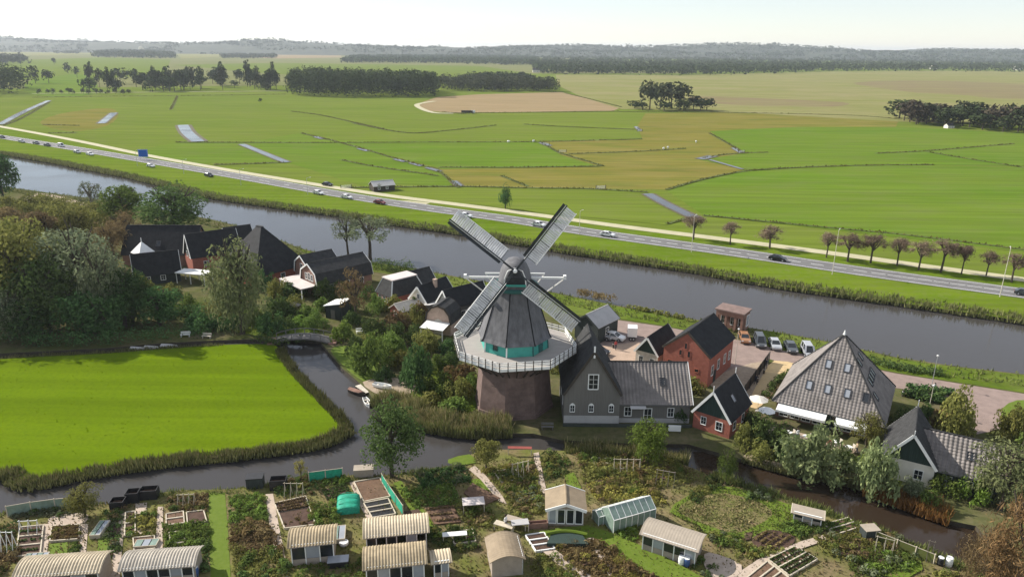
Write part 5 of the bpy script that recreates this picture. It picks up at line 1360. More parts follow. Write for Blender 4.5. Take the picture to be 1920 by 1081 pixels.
for nm, s, m, n in (
    ('grass_path', '392,923 422,923 428,1000 434,1110 396,1110 392,1000', 'lawn', 1),
    ('garden_path', '498,926 512,925 522,980 534,1040 546,1110 528,1110 516,1040 505,980', 'path_slab', 1),
    ('grass_path', '738,905 752,900 790,950 830,1005 812,1010 770,958', 'lawn', 1),
    ('garden_path', '655,904 664,902 690,950 706,985 696,986 676,950', 'path_slab', 1),
    ('garden_path', '82,982 98,981 92,1010 84,1060 60,1060', 'path_slab', 1), ('garden_path', '152,982 166,982 160,1050 146,1060', 'path_slab', 1),
    ('garden_path', '98,968 160,962 158,980 96,984', 'path_slab', 3), ('lawn', '93,1020 128,1016 128,1046 91,1048', 'lawn', 1),
    ('grass_path', '186,972 200,972 208,1030 206,1110 180,1110', 'lawn', 1),
    ('garden_path', '222,960 236,960 228,1040 222,1110 200,1110 214,1030', 'path_slab', 1), ('garden_path', '254,944 276,942 272,1000 256,1002', 'path_slab', 1), ('garden_path', '296,950 306,950 305,1030 290,1040', 'path_slab', 1),
    ('grass_path', '880,902 900,898 920,918 890,915', 'lawn', 3),
    ('garden_path', '878,880 890,873 912,893 942,930 950,945 936,940 900,898', 'path_slab', 1), ('garden_path', '1000,850 1010,848 1020,900 1026,925 1014,925 1008,900', 'path_slab', 1),
    ('grass_path', '1058,890 1076,886 1090,915 1082,922 1064,915', 'lawn', 1), ('lawn', '840,862 880,852 892,868 850,872', 'lawn', 2),
    ('grass_path', '1010,996 1050,990 1100,985 1150,1000 1240,1040 1330,1090 1330,1120 1280,1110 1200,1065 1130,1022 1080,1002 1010,1010', 'lawn', 1),
    ('lawn', '1255,960 1290,930 1350,912 1400,920 1485,948 1540,975 1500,1005 1440,1000 1400,1012 1360,1000 1330,1010 1310,985', 'lawn', 2),
    ('dry_lawn', '1270,960 1300,935 1360,925 1430,945 1448,965 1420,985 1380,1000 1340,990', 'lawn_dry', 2), ('flower_soil', '1410,1012 1430,997 1460,995 1490,1008 1480,1025 1450,1032 1420,1026', 'soil_dark', 3),
    ('garden_path', '1372,1082 1420,1050 1500,1016 1545,1003 1552,1012 1500,1030 1440,1062 1396,1092', 'path_slab', 1), ('lawn', '1655,1080 1690,1062 1726,1052 1730,1068 1700,1085', 'lawn', 1),
    ('garden_path', '1100,1010 1112,1008 1140,1050 1165,1081 1185,1110 1160,1110 1130,1060', 'path_slab', 1), ('garden_path', '1000,1020 1012,1010 1060,1045 1110,1081 1140,1110 1110,1110 1060,1070', 'path_slab', 1),
    ('garden_path', '1320,1040 1345,1040 1390,1060 1380,1082 1330,1081', 'path_slab', 2)):
    sheet(nm, s, ash_z(), m, n)

def bed(s, m, label, edge='board_edge', lines=0):
    """A vegetable bed: dug soil standing a little proud inside boards; one thing."""
    q = [Vector(p) for p in px(s)]; c = sum(q, Vector()) / len(q)
    t = thing('garden_bed', label, 'garden bed', (c.x, c.y, 0))
    l = [p - c for p in q]
    if sum(l[i].x * l[(i + 1) % len(l)].y - l[(i + 1) % len(l)].x * l[i].y for i in range(len(l))) < 0: l = l[::-1]
    ins = [p * .95 for p in l]
    MB().hexa([(p.x, p.y, .0) for p in ins], [(p.x, p.y, .16) for p in ins]).build('soil', m, t)
    if edge:
        for i in range(len(l)):
            a, b = l[i], l[(i + 1) % len(l)]
            MB().bar((a.x, a.y, .12), (b.x, b.y, .12), .12, .26).build('edge_board', edge, t)
    for k in range(lines):
        f = (k + 1) / (lines + 1); a = ins[0].lerp(ins[3], f); b = ins[1].lerp(ins[2], f)
        MB().bar((a.x, a.y, .2), (b.x, b.y, .2), .14, .16).build('divider_board', edge or 'board_edge', t)
    return t
for s, m, lab, e, ln in (('515,945 573,932 580,952 522,962', 'soil_dark', 'dark dug bed at the top of the path by the green screens', 'board_edge', 0), ('522,962 580,952 592,985 534,992', 'soil_dark', 'dark dug bed below the dividing board', 'board_edge', 0),
    ('602,920 648,908 662,930 612,938', 'soil_dark', 'purple brown dug bed behind the teal net tunnel', None, 0), ('664,905 712,897 732,932 682,942', 'soil_brown', 'brown dug bed beside the green net fence', 'board_edge', 0),
    ('682,945 728,936 742,965 698,972', 'plastic_black', 'bed covered with black sheet between cross boards', 'board_edge', 2), ('795,952 850,946 866,980 815,985', 'soil_brown', 'reddish brown dug bed beside the grass path', None, 0),
    ('350,962 382,958 388,980 352,984', 'soil_dark', 'small dug bed at the grass strip', 'board_edge', 0), ('312,965 344,960 346,982 312,986', 'soil_brown', 'dug bed with yellow crop near the grass strip', 'board_edge', 1),
    ('38,990 82,986 76,1040 30,1045', 'soil_dark', 'brown bed between white poles at the picture edge', 'board_edge', 2), ('98,988 150,985 148,1012 94,1016', 'soil_brown', 'bed of rusty crop behind the small bright lawn', 'board_edge', 0),
    ('236,962 254,960 254,1002 234,1006', 'soil_dark', 'narrow dark bed near the black compost bins', 'board_edge', 1), ('250,1010 290,1006 290,1030 252,1034', 'soil_brown', 'framed bed behind the striped white shed', 'board_edge', 0),
    ('985,1005 1020,1000 1040,1030 1005,1035', 'soil_dark', 'small dark bed framed with white boards beside the rounded brown shed', 'white_paint', 2), ('1440,1050 1490,1026 1532,1050 1480,1081', 'soil_brown', 'bed with crossing boards at the lower path', 'board_edge', 3),
    ('1400,1085 1438,1054 1478,1084 1440,1110', 'soil_brown', 'bed with crossing boards at the picture bottom', 'board_edge', 2), ('1560,1030 1600,1015 1640,1035 1600,1055', 'soil_dark', 'dark planted bed near the brown ditch', None, 0),
    ('885,905 940,935 905,950 868,925', 'soil_brown', 'planted bed along the curved tan path', None, 0), ('1095,905 1150,895 1170,915 1110,925', 'soil_dark', 'planted bed behind the glass greenhouse', None, 0)):
    bed(s, m, lab, e, ln)

# vegetation of each plot: single plants, and low growth between them
PLANTS = []
TONE = dict(leaf_mid='green', leaf_bright='bright green', leaf_dark='dark green', leaf_deep='very dark', leaf_grey='greyish', leaf_olive='olive', leaf_yellow='yellowing', leaf_rust='rusty', leaf_brown='brown')
def plot(s, n, mats, rr, hh, what, grp, kinds=('plant',), low=0, lowm='leaf_olive'):
    pp = [p[:2] for p in px(s)]
    pts = inside(pp, max(3, int(n * .46)))
    for p in pts:
        r = random.uniform(*rr) * .95; m_ = random.choice(mats); k_ = random.choice(kinds)
        o_ = bush((p[0], p[1], .02), r, r * random.uniform(*hh), k_, m_, TONE[m_] + (' spiky' if k_ == 'spiky' else '') + ' garden plant ' + grp, grp, 'plant', 'garden_plant'); PLANTS.append(o_)
    for m_ in set(mats):
        q = inside(pp, max(4, int(n * 1.1 / len(set(mats))))); k = len(q); r = RNG.uniform(rr[0] * .5, rr[1] * .8, k)
        stuff('undergrowth', leaf_cloud(np.column_stack([q, r * .5]), np.column_stack([r, r, r * .8]), 60, .24, up=.4, narrow=.45), m_, 4, TONE[m_] + ' undergrowth ' + grp)
    if low:
        q = inside(pp, low); k = len(q)
        stuff('undergrowth', leaf_cloud(np.column_stack([q, RNG.uniform(.02, .2, k)]), RNG.uniform(.1, .34, k), 9, .26, up=.5, narrow=.5), lowm, 4, 'low growth ' + grp)
plot('428,930 492,925 500,975 430,985', 20, ['leaf_mid', 'leaf_bright', 'leaf_mid'], (.35, .75), (.7, 1.2), 'green leafy crop plant between grass strip and tan path', 'in the plot right of the grass strip, upper end', low=200, lowm='leaf_mid')
plot('430,985 502,975 528,1030 436,1035', 20, ['leaf_rust', 'leaf_brown', 'leaf_olive', 'leaf_rust'], (.45, .9), (.7, 1.2), 'rusty autumn crop plant halfway along the grass strip', 'in the plot right of the grass strip, middle', low=240, lowm='leaf_brown')
plot('436,1036 528,1030 545,1090 440,1100', 22, ['leaf_mid', 'leaf_olive', 'leaf_dark'], (.45, .9), (.7, 1.1), 'olive and green crop plant low along the grass strip', 'in the plot right of the grass strip, lower end', low=260, lowm='leaf_olive')
plot('575,945 625,938 640,985 590,990', 14, ['leaf_mid', 'leaf_bright', 'leaf_olive'], (.4, .8), (.8, 1.4), 'green crop plant beside the teal net tunnel', 'in the plot beside the teal tunnel', low=120, lowm='leaf_mid')
plot('530,975 580,970 592,985 536,992', 8, ['leaf_brown', 'leaf_rust'], (.25, .4), (.7, 1), 'dry low plant at the end of the dark dug bed', 'at the end of the dark dug beds')
plot('512,905 590,892 600,925 520,932', 14, ['leaf_mid', 'leaf_brown', 'leaf_dark', 'leaf_olive'], (.4, .8), (.8, 1.4), 'mixed leafy plant below the green screens', 'under the green screens', low=120, lowm='leaf_dark')
plot('600,895 650,888 655,905 604,915', 8, ['leaf_mid', 'leaf_bright'], (.3, .6), (.7, 1.2), 'green plant at the foot of the green screens', 'at the foot of the green screens', low=60, lowm='leaf_mid')
plot('752,918 850,910 862,945 780,955', 24, ['leaf_mid', 'leaf_bright', 'leaf_olive'], (.35, .75), (.6, 1.1), 'bright leafy plant beside the narrow grass path', 'beside the narrow grass path', low=260, lowm='leaf_mid')
plot('775,885 872,875 885,905 790,915', 16, ['leaf_deep', 'leaf_grey', 'leaf_deep'], (.5, .9), (.7, 1.0), 'bluish dark plant in the shady plot by the dark tree', 'in the shady plot by the dark tree', kinds=('plant', 'spiky'), low=260, lowm='leaf_deep')
plot('905,878 1000,862 1010,905 950,935', 26, ['leaf_olive', 'leaf_yellow', 'leaf_mid', 'leaf_brown', 'leaf_dark'], (.4, .9), (.8, 1.5), 'mixed tall plant between the two tan paths', 'between the two tan paths', kinds=('plant', 'plant', 'spiky'), low=420, lowm='leaf_olive')
plot('945,930 1012,905 1020,960 960,985', 18, ['leaf_olive', 'leaf_mid', 'leaf_grey', 'leaf_brown'], (.4, .85), (.7, 1.3), 'leafy plant left of the glazed cabin', 'left of the glazed cabin', low=200, lowm='leaf_olive')
plot('1012,850 1058,848 1070,885 1024,905', 12, ['leaf_dark', 'leaf_olive', 'leaf_mid'], (.45, .9), (.8, 1.4), 'shrubby plant between path and little lawn strip', 'between path and little lawn strip', low=140, lowm='leaf_dark')
plot('1080,850 1270,866 1310,900 1200,925 1090,905', 48, ['leaf_olive', 'leaf_brown', 'leaf_yellow', 'leaf_mid', 'leaf_rust'], (.4, .95), (.7, 1.4), 'wild autumn plant in the overgrown plot before the timber house', 'in the overgrown plot before the timber house', kinds=('plant', 'plant', 'spiky'), low=900, lowm='leaf_olive')
plot('1100,910 1230,920 1250,945 1190,950 1120,940', 20, ['leaf_yellow', 'leaf_olive', 'leaf_brown'], (.35, .8), (.6, 1.2), 'yellowing plant behind the glass greenhouse', 'behind the glass greenhouse', low=300, lowm='leaf_yellow')
plot('1040,1022 1120,1010 1180,1050 1250,1100 1120,1100 1060,1050', 40, ['leaf_rust', 'leaf_brown', 'leaf_yellow', 'leaf_rust'], (.4, .9), (.8, 1.4), 'tall rusty brown plant along the diagonal grass path', 'in the rusty plot along the diagonal grass path', kinds=('plant', 'spiky'), low=700, lowm='leaf_rust')
plot('990,1045 1040,1040 1090,1085 1000,1100', 16, ['leaf_mid', 'leaf_olive'], (.4, .8), (.7, 1.1), 'olive plant before the rounded brown shed', 'before the rounded brown shed', low=200, lowm='leaf_olive')
plot('1150,995 1195,985 1200,1015 1170,1012', 10, ['leaf_bright', 'leaf_mid'], (.4, .7), (.7, 1.0), 'bright green shrub plant beside the tan roofed shed', 'beside the tan roofed shed', low=70, lowm='leaf_bright')
plot('1290,930 1330,900 1350,912 1300,945', 8, ['leaf_dark', 'leaf_olive'], (.5, .9), (.8, 1.3), 'dark plant at the upper corner of the worn lawn', 'at the upper corner of the worn lawn', low=80, lowm='leaf_olive')
plot('1395,922 1430,918 1450,938 1410,945', 8, ['leaf_grey', 'leaf_dark'], (.5, .8), (.8, 1.2), 'greyish plant at the ditch side of the worn lawn', 'at the ditch side of the worn lawn')
plot('1330,1005 1370,1000 1400,1020 1340,1025', 10, ['leaf_mid', 'leaf_grey', 'leaf_olive'], (.4, .8), (.8, 1.2), 'leafy plant at the lower corner of the worn lawn', 'at the lower corner of the worn lawn', low=60, lowm='leaf_mid')
plot('1385,1020 1480,1032 1420,1050 1380,1045', 12, ['leaf_olive', 'leaf_yellow', 'leaf_mid'], (.3, .65), (.8, 1.2), 'flowering plant below the round soil patch', 'below the round soil patch', low=100, lowm='leaf_olive')
plot('1450,985 1545,975 1570,990 1500,1010', 14, ['leaf_mid', 'leaf_bright', 'leaf_dark'], (.35, .7), (.6, 1.0), 'green plant in rows near the white box shed', 'in rows near the white box shed', low=160, lowm='leaf_mid')
plot('1530,1010 1640,985 1700,1020 1600,1060 1540,1035', 32, ['leaf_mid', 'leaf_olive', 'leaf_brown', 'leaf_grey'], (.35, .8), (.7, 1.2), 'mixed plant in the corner plot by the brown ditch', 'in the corner plot by the brown ditch', kinds=('plant', 'spiky'), low=420, lowm='leaf_olive')
plot('1590,1050 1700,1030 1740,1050 1650,1085 1600,1085', 20, ['leaf_mid', 'leaf_bright', 'leaf_grey'], (.35, .8), (.7, 1.1), 'leafy green plant above the lowest lawn', 'above the lowest lawn', low=220, lowm='leaf_mid')
plot('1730,1060 1850,1090 1840,1120 1720,1110', 12, ['leaf_mid', 'leaf_olive'], (.4, .8), (.7, 1.1), 'leafy plant at the lower ditch corner', 'at the lower ditch corner', low=120)
plot('305,985 392,978 392,1020 308,1030', 24, ['leaf_mid', 'leaf_bright', 'leaf_mid'], (.35, .7), (.7, 1.1), 'bright green crop plant left of the grass strip', 'left of the grass strip', low=220, lowm='leaf_mid')
plot('315,935 390,925 390,960 315,962', 16, ['leaf_brown', 'leaf_olive', 'leaf_dark'], (.35, .65), (.7, 1.2), 'brownish plant at the ditch end of the grass strip', 'at the ditch end of the grass strip', low=140, lowm='leaf_brown')
plot('355,1020 392,1015 394,1075 356,1060', 10, ['leaf_mid', 'leaf_dark'], (.5, .8), (.7, 1.0), 'green shrub plant at the striped shed end', 'at the striped shed end', low=60, lowm='leaf_dark')
plot('240,965 292,962 292,1005 236,1010', 16, ['leaf_olive', 'leaf_yellow', 'leaf_mid'], (.3, .6), (.7, 1.2), 'yellow green crop plant below the black compost bins', 'below the black compost bins', low=120, lowm='leaf_olive')
plot('195,960 232,955 225,1035 204,1050', 14, ['leaf_dark', 'leaf_brown', 'leaf_grey'], (.35, .7), (.7, 1.3), 'dark shrubby plant along the shaded grass path', 'along the shaded grass path', low=120, lowm='leaf_dark')
plot('96,990 150,987 148,1012 94,1014', 10, ['leaf_rust', 'leaf_brown', 'leaf_olive'], (.35, .6), (.7, 1.1), 'rusty crop plant behind the small bright lawn', 'behind the small bright lawn', low=60, lowm='leaf_rust')
plot('-10,990 30,985 30,1060 -10,1081', 16, ['leaf_brown', 'leaf_olive', 'leaf_dark'], (.5, .9), (.8, 1.3), 'brushy brown plant at the pole stack', 'at the pole stack', kinds=('plant', 'spiky'), low=160, lowm='leaf_brown')
plot('20,955 140,945 140,965 20,975', 14, ['leaf_dark', 'leaf_grey'], (.35, .6), (.8, 1.4), 'greyish growth on the ditch edge beyond the rusty bed', 'on the ditch edge beyond the rusty bed', kinds=('spiky', 'plant'), low=120, lowm='leaf_grey')
plot('130,1020 158,1016 150,1048 130,1050', 6, ['leaf_mid', 'leaf_dark'], (.3, .55), (.8, 1.2), 'little shrub beside the small bright lawn', 'beside the small bright lawn')
plot('860,945 930,960 920,990 870,985', 12, ['leaf_olive', 'leaf_mid', 'leaf_brown'], (.4, .8), (.7, 1.2), 'leafy plant near the pale table roof', 'near the pale table roof', low=140, lowm='leaf_olive')
plot('795,985 890,990 890,1030 830,1035 800,1010', 16, ['leaf_olive', 'leaf_dark', 'leaf_mid'], (.4, .75), (.7, 1.2), 'shrubby plant between the cream sheds and the brown shed', 'between the cream sheds and the brown shed', low=160, lowm='leaf_dark')
plot('560,1060 690,1050 690,1100 560,1100', 12, ['leaf_dark', 'leaf_mid'], (.4, .7), (.6, 1.0), 'green plant before the smaller cream shed', 'before the smaller cream shed', low=100, lowm='leaf_mid')
plot('1300,1050 1370,1060 1360,1110 1280,1110', 10, ['leaf_dark', 'leaf_grey', 'leaf_mid'], (.4, .7), (.7, 1.0), 'dark plant in the shade of the tan roofed shed', 'in the shade of the tan roofed shed')

# ---------------------------------------------------------------- sheds and cabins
def arch_shed(label, at, rz, L, W, e, rise, roof, wall, front='glass', pitch=.3, amp=.05, name='garden_shed', n_bays=5, open_front=False, sides=True):
    """Shed with an arched corrugated roof whose ribs run over the arch; front along local x at y = 0."""
    t = thing(name, label, 'shed', at, rz)
    NA = 9; ov = .25
    def arc(k, h):
        f = k / NA; y = -ov + (W + 2 * ov) * f
        return y, e - .05 + rise * math.sin(math.pi * (.06 + .88 * f)) - rise * math.sin(math.pi * .06) + h
    b = MB(); ns = max(6, int((L + .5) / (pitch / 4)))
    for i in range(ns + 1):
        x = -.25 + (L + .5) * i / ns; w = amp * (1, .4, -.7, .4)[i % 4]
        for k in range(NA + 1):
            y, z = arc(k, w + .06); b.v.append((x, y, z))
    for i in range(ns):
        for k in range(NA):
            o = i * (NA + 1) + k; b.f.append((o, o + NA + 1, o + NA + 2, o + 1)); b.mi.append(0)
    ro = b.build('roof', roof, t)
    for x in (-.27, L + .27):
        for k in range(NA):
            (y0, z0), (y1, z1) = arc(k, .02), arc(k + 1, .02)
            pass
        MB().tube([(x, *arc(k, .03)) for k in range(NA + 1)], .06, 5).build('roof_edge', roof if amp else 'board_edge', ro)
    und = MB()
    for k in range(NA):
        (y0, z0), (y1, z1) = arc(k, -.02), arc(k + 1, -.02)
        und.poly([(-.2, y0, z0), (-.2, y1, z1), (L + .2, y1, z1), (L + .2, y0, z0)])
    und.build('roof_lining', 'wall_taupe', ro)
    w = MB()
    w.box(0, L, W - .08, W, -.1, e - .05)
    for x0 in (0, L - .08):
        ys = [arc(k, -.08) for k in range(NA + 1)]
        pr = [(max(.0, min(W, y)), z) for y, z in ys]
        ring = lambda x: [(x, .0, -.1), (x, W - .081, -.1)] + [(x, min(y, W - .081), z) for y, z in pr[::-1]]
        w.hexa(ring(x0), ring(x0 + .08)) if sides else None
    w.build('wall', wall, t)
    h0 = .75
    MB().box(.085, L - .085, .02, .1, -.1, h0).build('front_wall', wall, t)
    bw = L / n_bays
    for i in range(n_bays + 1):
        x = min(max(.05, i * bw), L - .05)
        MB().box(x - .05, x + .05, -.02, .08, -.1, e + .03).build('post', 'white_paint' if front == 'glass' else 'board_edge', t)
    MB().box(0, L, -.03, .09, e + .035, e + .15).build('beam', 'white_paint' if front == 'glass' else 'board_edge', t)
    for i in range(n_bays):
        x0, x1 = i * bw + .07, (i + 1) * bw - .07
        if open_front and i % 2: continue
        MB().box(x0, x1, .03, .06, h0 + .03, e - .02).build('pane', 'glass_dark' if not (i % 3 == 1) else 'glass_sky', t)
    return t
S = lambda x, y: tuple(P(x, y))
arch_shed('long cream ribbed shed roof at the lower picture edge, nearest the pole stack', S(38, 1119), math.radians(7), 7.3, 2.9, 2.3, .75, 'roof_cream', 'wall_taupe', n_bays=6)
arch_shed('cream striped shed with glazed front beside the lower end of the grass strip', S(233, 1098), math.radians(7), 6.6, 2.7, 1.9, .7, 'roof_cream_grey', 'wall_taupe', n_bays=6)
arch_shed('cream ribbed shed with dark open front at the tan path', S(548, 1061), math.radians(10), 4.2, 2.8, 2.4, .7, 'roof_cream_stained', 'wall_taupe', n_bays=3)
arch_shed('cream ribbed shed behind its twin, next to the narrow grass path', S(688, 1040), math.radians(10), 6.2, 3.0, 2.2, .8, 'roof_cream', 'wall_taupe', n_bays=6, open_front=True)
arch_shed('cream ribbed shed in front of its twin at the picture bottom', S(688, 1104), math.radians(10), 5.6, 3.1, 2.4, .8, 'roof_cream_stained', 'brick_brown', n_bays=5)
arch_shed('tiny cream roofed locker shed beside the front cream shed', S(814, 1086), math.radians(12), 1.5, 1.7, 2.0, .35, 'roof_cream', 'wall_taupe', n_bays=2)
arch_shed('rounded brown roofed shed between cream sheds and glazed cabin', S(980, 1076), math.radians(10 + 90), 3.4, 3.1, 2.0, .75, 'roof_tan', 'wall_taupe', amp=.012, n_bays=3)
arch_shed('tan curved roof shed standing at the edge of the worn lawn', S(1203, 1030), math.radians(-28), 5.6, 2.9, 2.0, .6, 'roof_pale', 'wall_taupe', amp=.008, n_bays=5)
arch_shed('small white box shed at the ditch end of the worn lawn', S(1486, 978), math.radians(-24), 2.9, 1.5, 1.3, .15, 'roof_pale', 'wall_taupe', amp=.0, n_bays=3)
house('glazed cabin with low tan gable roof above the diagonal grass path', S(1060, 985), math.radians(-2), gable(4.0, 2.2, 2.9), 3.0, 'wall_taupe', 'roof_tan', gable='roof_pale', ov=.35, barge='white_paint', name='garden_cabin', cat='cabin',
      wins=[('F', -1.45, .35, .75, 1.7, dict(bars=(0, 0), glass='glass_sky')), ('F', -.5, .35, .75, 1.7, dict(bars=(0, 0))), ('F', .5, .35, .75, 1.7, dict(bars=(0, 0))), ('F', 1.45, .35, .75, 1.7, dict(bars=(0, 0)))])
t = thing('pond_arch', 'green edged dark basin curving below the glazed cabin', 'basin', S(1062, 1008))
q = [(-2.2 + 4.4 * k / 8, -.2 + .55 * math.sin(math.pi * k / 8)) for k in range(9)]
MB().hexa([(x, y - 1.4, -.05) for x, y in q[:1] + q[-1:]] + [(x, y, -.05) for x, y in q[::-1][1:-1]], [(x, y - 1.4, .55) for x, y in q[:1] + q[-1:]] + [(x, y, .55) for x, y in q[::-1][1:-1]]).build('basin', 'boards_green', t)
MB().tube([(x, y, .62) for x, y in q], .2, 6).build('edge', 'lawn', t)

def greenhouse(label, at, rz, L, W, e, r):
    t = thing('greenhouse', label, 'greenhouse', at, rz); f = MB()
    nb = max(3, round(L / .8)); nw = max(2, round(W / .8))
    for y in (0, W):
        for i in range(nb + 1): f.bar((L * i / nb, y, 0), (L * i / nb, y, e), .05)
        f.bar((0, y, e), (L, y, e), .06)
    for i in range(nb + 1):
        x = L * i / nb; f.bar((x, 0, e), (x, W / 2, r), .05); f.bar((x, W, e), (x, W / 2, r), .05)
    f.bar((0, W / 2, r), (L, W / 2, r), .08)
    f.build('frame', 'white_paint', t)
    for i in range(nb):
        x0, x1 = L * i / nb + .03, L * (i + 1) / nb - .03
        for ya, za, yb, zb in ((0, e, W / 2, r), (W, e, W / 2, r), (0, .05, 0.001, e), (W, .05, W + .001, e)):
            d = Vector((0, yb - ya, zb - za)); n = Vector((0, -d.z, d.y)).normalized() * .008
            a, b, c, dd = Vector((x0, ya, za)) + d * .04, Vector((x1, ya, za)) + d * .04, Vector((x1, ya, za)) + d * .96, Vector((x0, ya, za)) + d * .96
            MB().hexa([a - n, b - n, c - n, dd - n], [a + n, b + n, c + n, dd + n]).build('pane', 'glass_green', t)
    for x in (0.0, L):
        MB().hexa([(x - .01, .03, .05), (x - .01, W - .03, .05), (x - .01, W - .03, e), (x - .01, W / 2, r - .05), (x - .01, .03, e)], [(x + .01, .03, .05), (x + .01, W - .03, .05), (x + .01, W - .03, e), (x + .01, W / 2, r - .05), (x + .01, .03, e)]).build('pane', 'glass_green', t)
    return t
greenhouse('glass greenhouse with pale frame behind the tan curved roof shed', S(1150, 1000), math.radians(24), 5.4, 2.6, 1.7, 2.6)
greenhouse('low glass lean-to next to the glass greenhouse', S(1122, 985), math.radians(24), 1.8, 1.4, 1.1, 1.5)

def table_roof(label, at, rz, w, d, h, m, name='garden_table', cat='table'):
    t = thing(name, label, cat, at, rz)
    MB().box(0, w, 0, d, h, h + .07).build('top', m, t)
    for x in (.08, w - .08):
        for y in (.08, d - .08): MB().box(x - .04, x + .04, y - .04, y + .04, -.02, h).build('leg', 'board_edge', t)
    return t
table_roof('pale flat canopy on posts by the reddish bed', S(868, 965), math.radians(8), 2.5, 1.5, 1.2, 'pink_roof_felt', 'plot_canopy', 'canopy')
table_roof('pale slanted board table near the brown rounded shed', S(945, 985), math.radians(-24), 2.6, 1.0, .8, 'roof_pale')
table_roof('second board table beside the slanted one', S(925, 992), math.radians(-24), 2.2, .8, .7, 'board_edge')
table_roof('long white bench table behind the tiny locker shed', S(830, 1018), math.radians(8), 2.6, .7, .8, 'white_paint')
table_roof('grey roofed low frame under the board tables', S(960, 1000), math.radians(10), 1.9, 1.0, 1.0, 'grey_roof_felt', 'cold_frame_roof', 'frame')

# compost bins, barrels, boxes
def bin_(label, at, rz, w, d, h, m='plastic_black', lid=None, name='compost_bin', cat='compost bin'):
    t = thing(name, label, cat, at, rz); b = MB()
    b.box(0, w, 0, .06, -.02, h).box(0, w, d - .06, d, -.02, h).box(0, .06, .061, d - .061, -.02, h).box(w - .06, w, .061, d - .061, -.02, h)
    b.build('side_panel', m, t)
    MB().box(.07, w - .07, .07, d - .07, 0, h * .6).build('compost', 'soil_dark', t)
    if lid: MB().box(-.05, w + .05, -.05, d + .05, h + .004, h + .08).build('lid', lid, t)
    return t
for lab, x, y, w, d, h, m, lid in (('low black compost bin nearest the rounded olive tree', 206, 958, 1.5, 1.2, 1.1, 'plastic_black', None), ('black compost bin with white sheet leaning on it', 236, 944, 1.4, 1.2, 1.3, 'plastic_black', None), ('wide black compost bin at the end of the bin row', 262, 938, 1.9, 1.2, 1.2, 'plastic_black', None),
    ('tall dark box on the bank left of the thin young tree', 462, 917, 1.9, 1.3, 1.3, 'boards_dark', 'plastic_black'), ('cluttered dark bin beside the tall dark box', 506, 920, 1.9, 1.2, 1.3, 'plastic_black', None), ('grey lidded water box near the green net fence', 664, 896, 2.3, 1.2, 1.0, 'wall_taupe', 'roof_pale'),
    ('dark lidded crate below the tiny locker shed row', 615, 1066, 2.0, 1.0, .7, 'plastic_black', 'glass_sky'), ('low dark planter next to the glazed cabin', 992, 992, 2.1, .6, .7, 'brick_brown', None), ('dark rubble box near the brown ditch corner', 1622, 1014, 1.6, 1.2, 1.2, 'boards_dark', 'roof_pale')):
    bin_(lab, S(x, y), math.radians(8), w, d, h, m, lid)
def barrel(label, at, m, r=.32, h=.95):
    t = thing('water_barrel', label, 'barrel', at)
    MB().lathe([(r * .9, 0), (r, h * .3), (r, h * .7), (r * .9, h)], n=14).build('drum', m, t, True)
    MB().lathe([(r * .95, h * .32), (r * 1.05, h * .34), (r * .95, h * .36)], n=14).build('hoop', 'iron_dark', t)
    MB().lathe([(r * .92, h + .003), (r * .92, h + .04)], n=14).build('lid', 'white_paint', t)
    return t
barrel('pale lidded water barrel at the striped shed end', S(366, 1078), 'barrel_blue', .38, 1.0); barrel('second water barrel behind the pale lidded one', S(358, 1066), 'steel_grey', .35, .9)
barrel('white barrel at the corner of the tan curved roof shed', S(1277, 1057), 'white_paint'); barrel('blue black barrel beside the white one', S(1287, 1060), 'barrel_blue'); barrel('white tub on the yard by the cream sheds', S(645, 1020), 'white_paint', .5, .35)
barrel('white barrel on the lower ditch bank', S(1778, 1060), 'white_paint', .35, 1.0); barrel('dark barrel next to the white one on the lower bank', S(1762, 1058), 'plastic_black', .3, .9)
def mesh_screen(label, pts, h, m, name='net_screen'):
    t = thing(name, label, 'net screen', pts[0]); o = Vector(pts[0])
    l = [Vector(p) - o for p in pts]
    for i, p in enumerate(l):
        MB().box(p.x - .05, p.x + .05, p.y - .05, p.y + .05, -.05, h + .12).build('post', 'board_edge', t)
        if i:
            a = l[i - 1]; MB().bar((a.x, a.y, h * .52), (p.x, p.y, h * .52), .02, h * .96).build('net', m, t)
            MB().bar((a.x, a.y, h + .04), (p.x, p.y, h + .04), .05, .05).build('rail', 'board_edge', t)
    return t
mesh_screen('bright green net screen in two panels on the ditch bank', [S(580, 903), S(611, 899), S(643, 895)], 1.3, 'net_green')
mesh_screen('long green net fence running down beside the brown bed', [S(716, 905), S(728, 925), S(742, 945), S(756, 966)], 1.3, 'net_green', 'net_fence')
mesh_screen('thin wire fence along the brown ditch bank', [S(1640, 1012), S(1680, 1028), S(1715, 1042), S(1750, 1056)], 1.1, 'reed_green', 'net_fence')
mesh_screen('green wire fence at the picture edge ditch', [S(15, 968), S(60, 960), S(105, 954), S(140, 951)], 1.3, 'glass_green', 'net_fence')
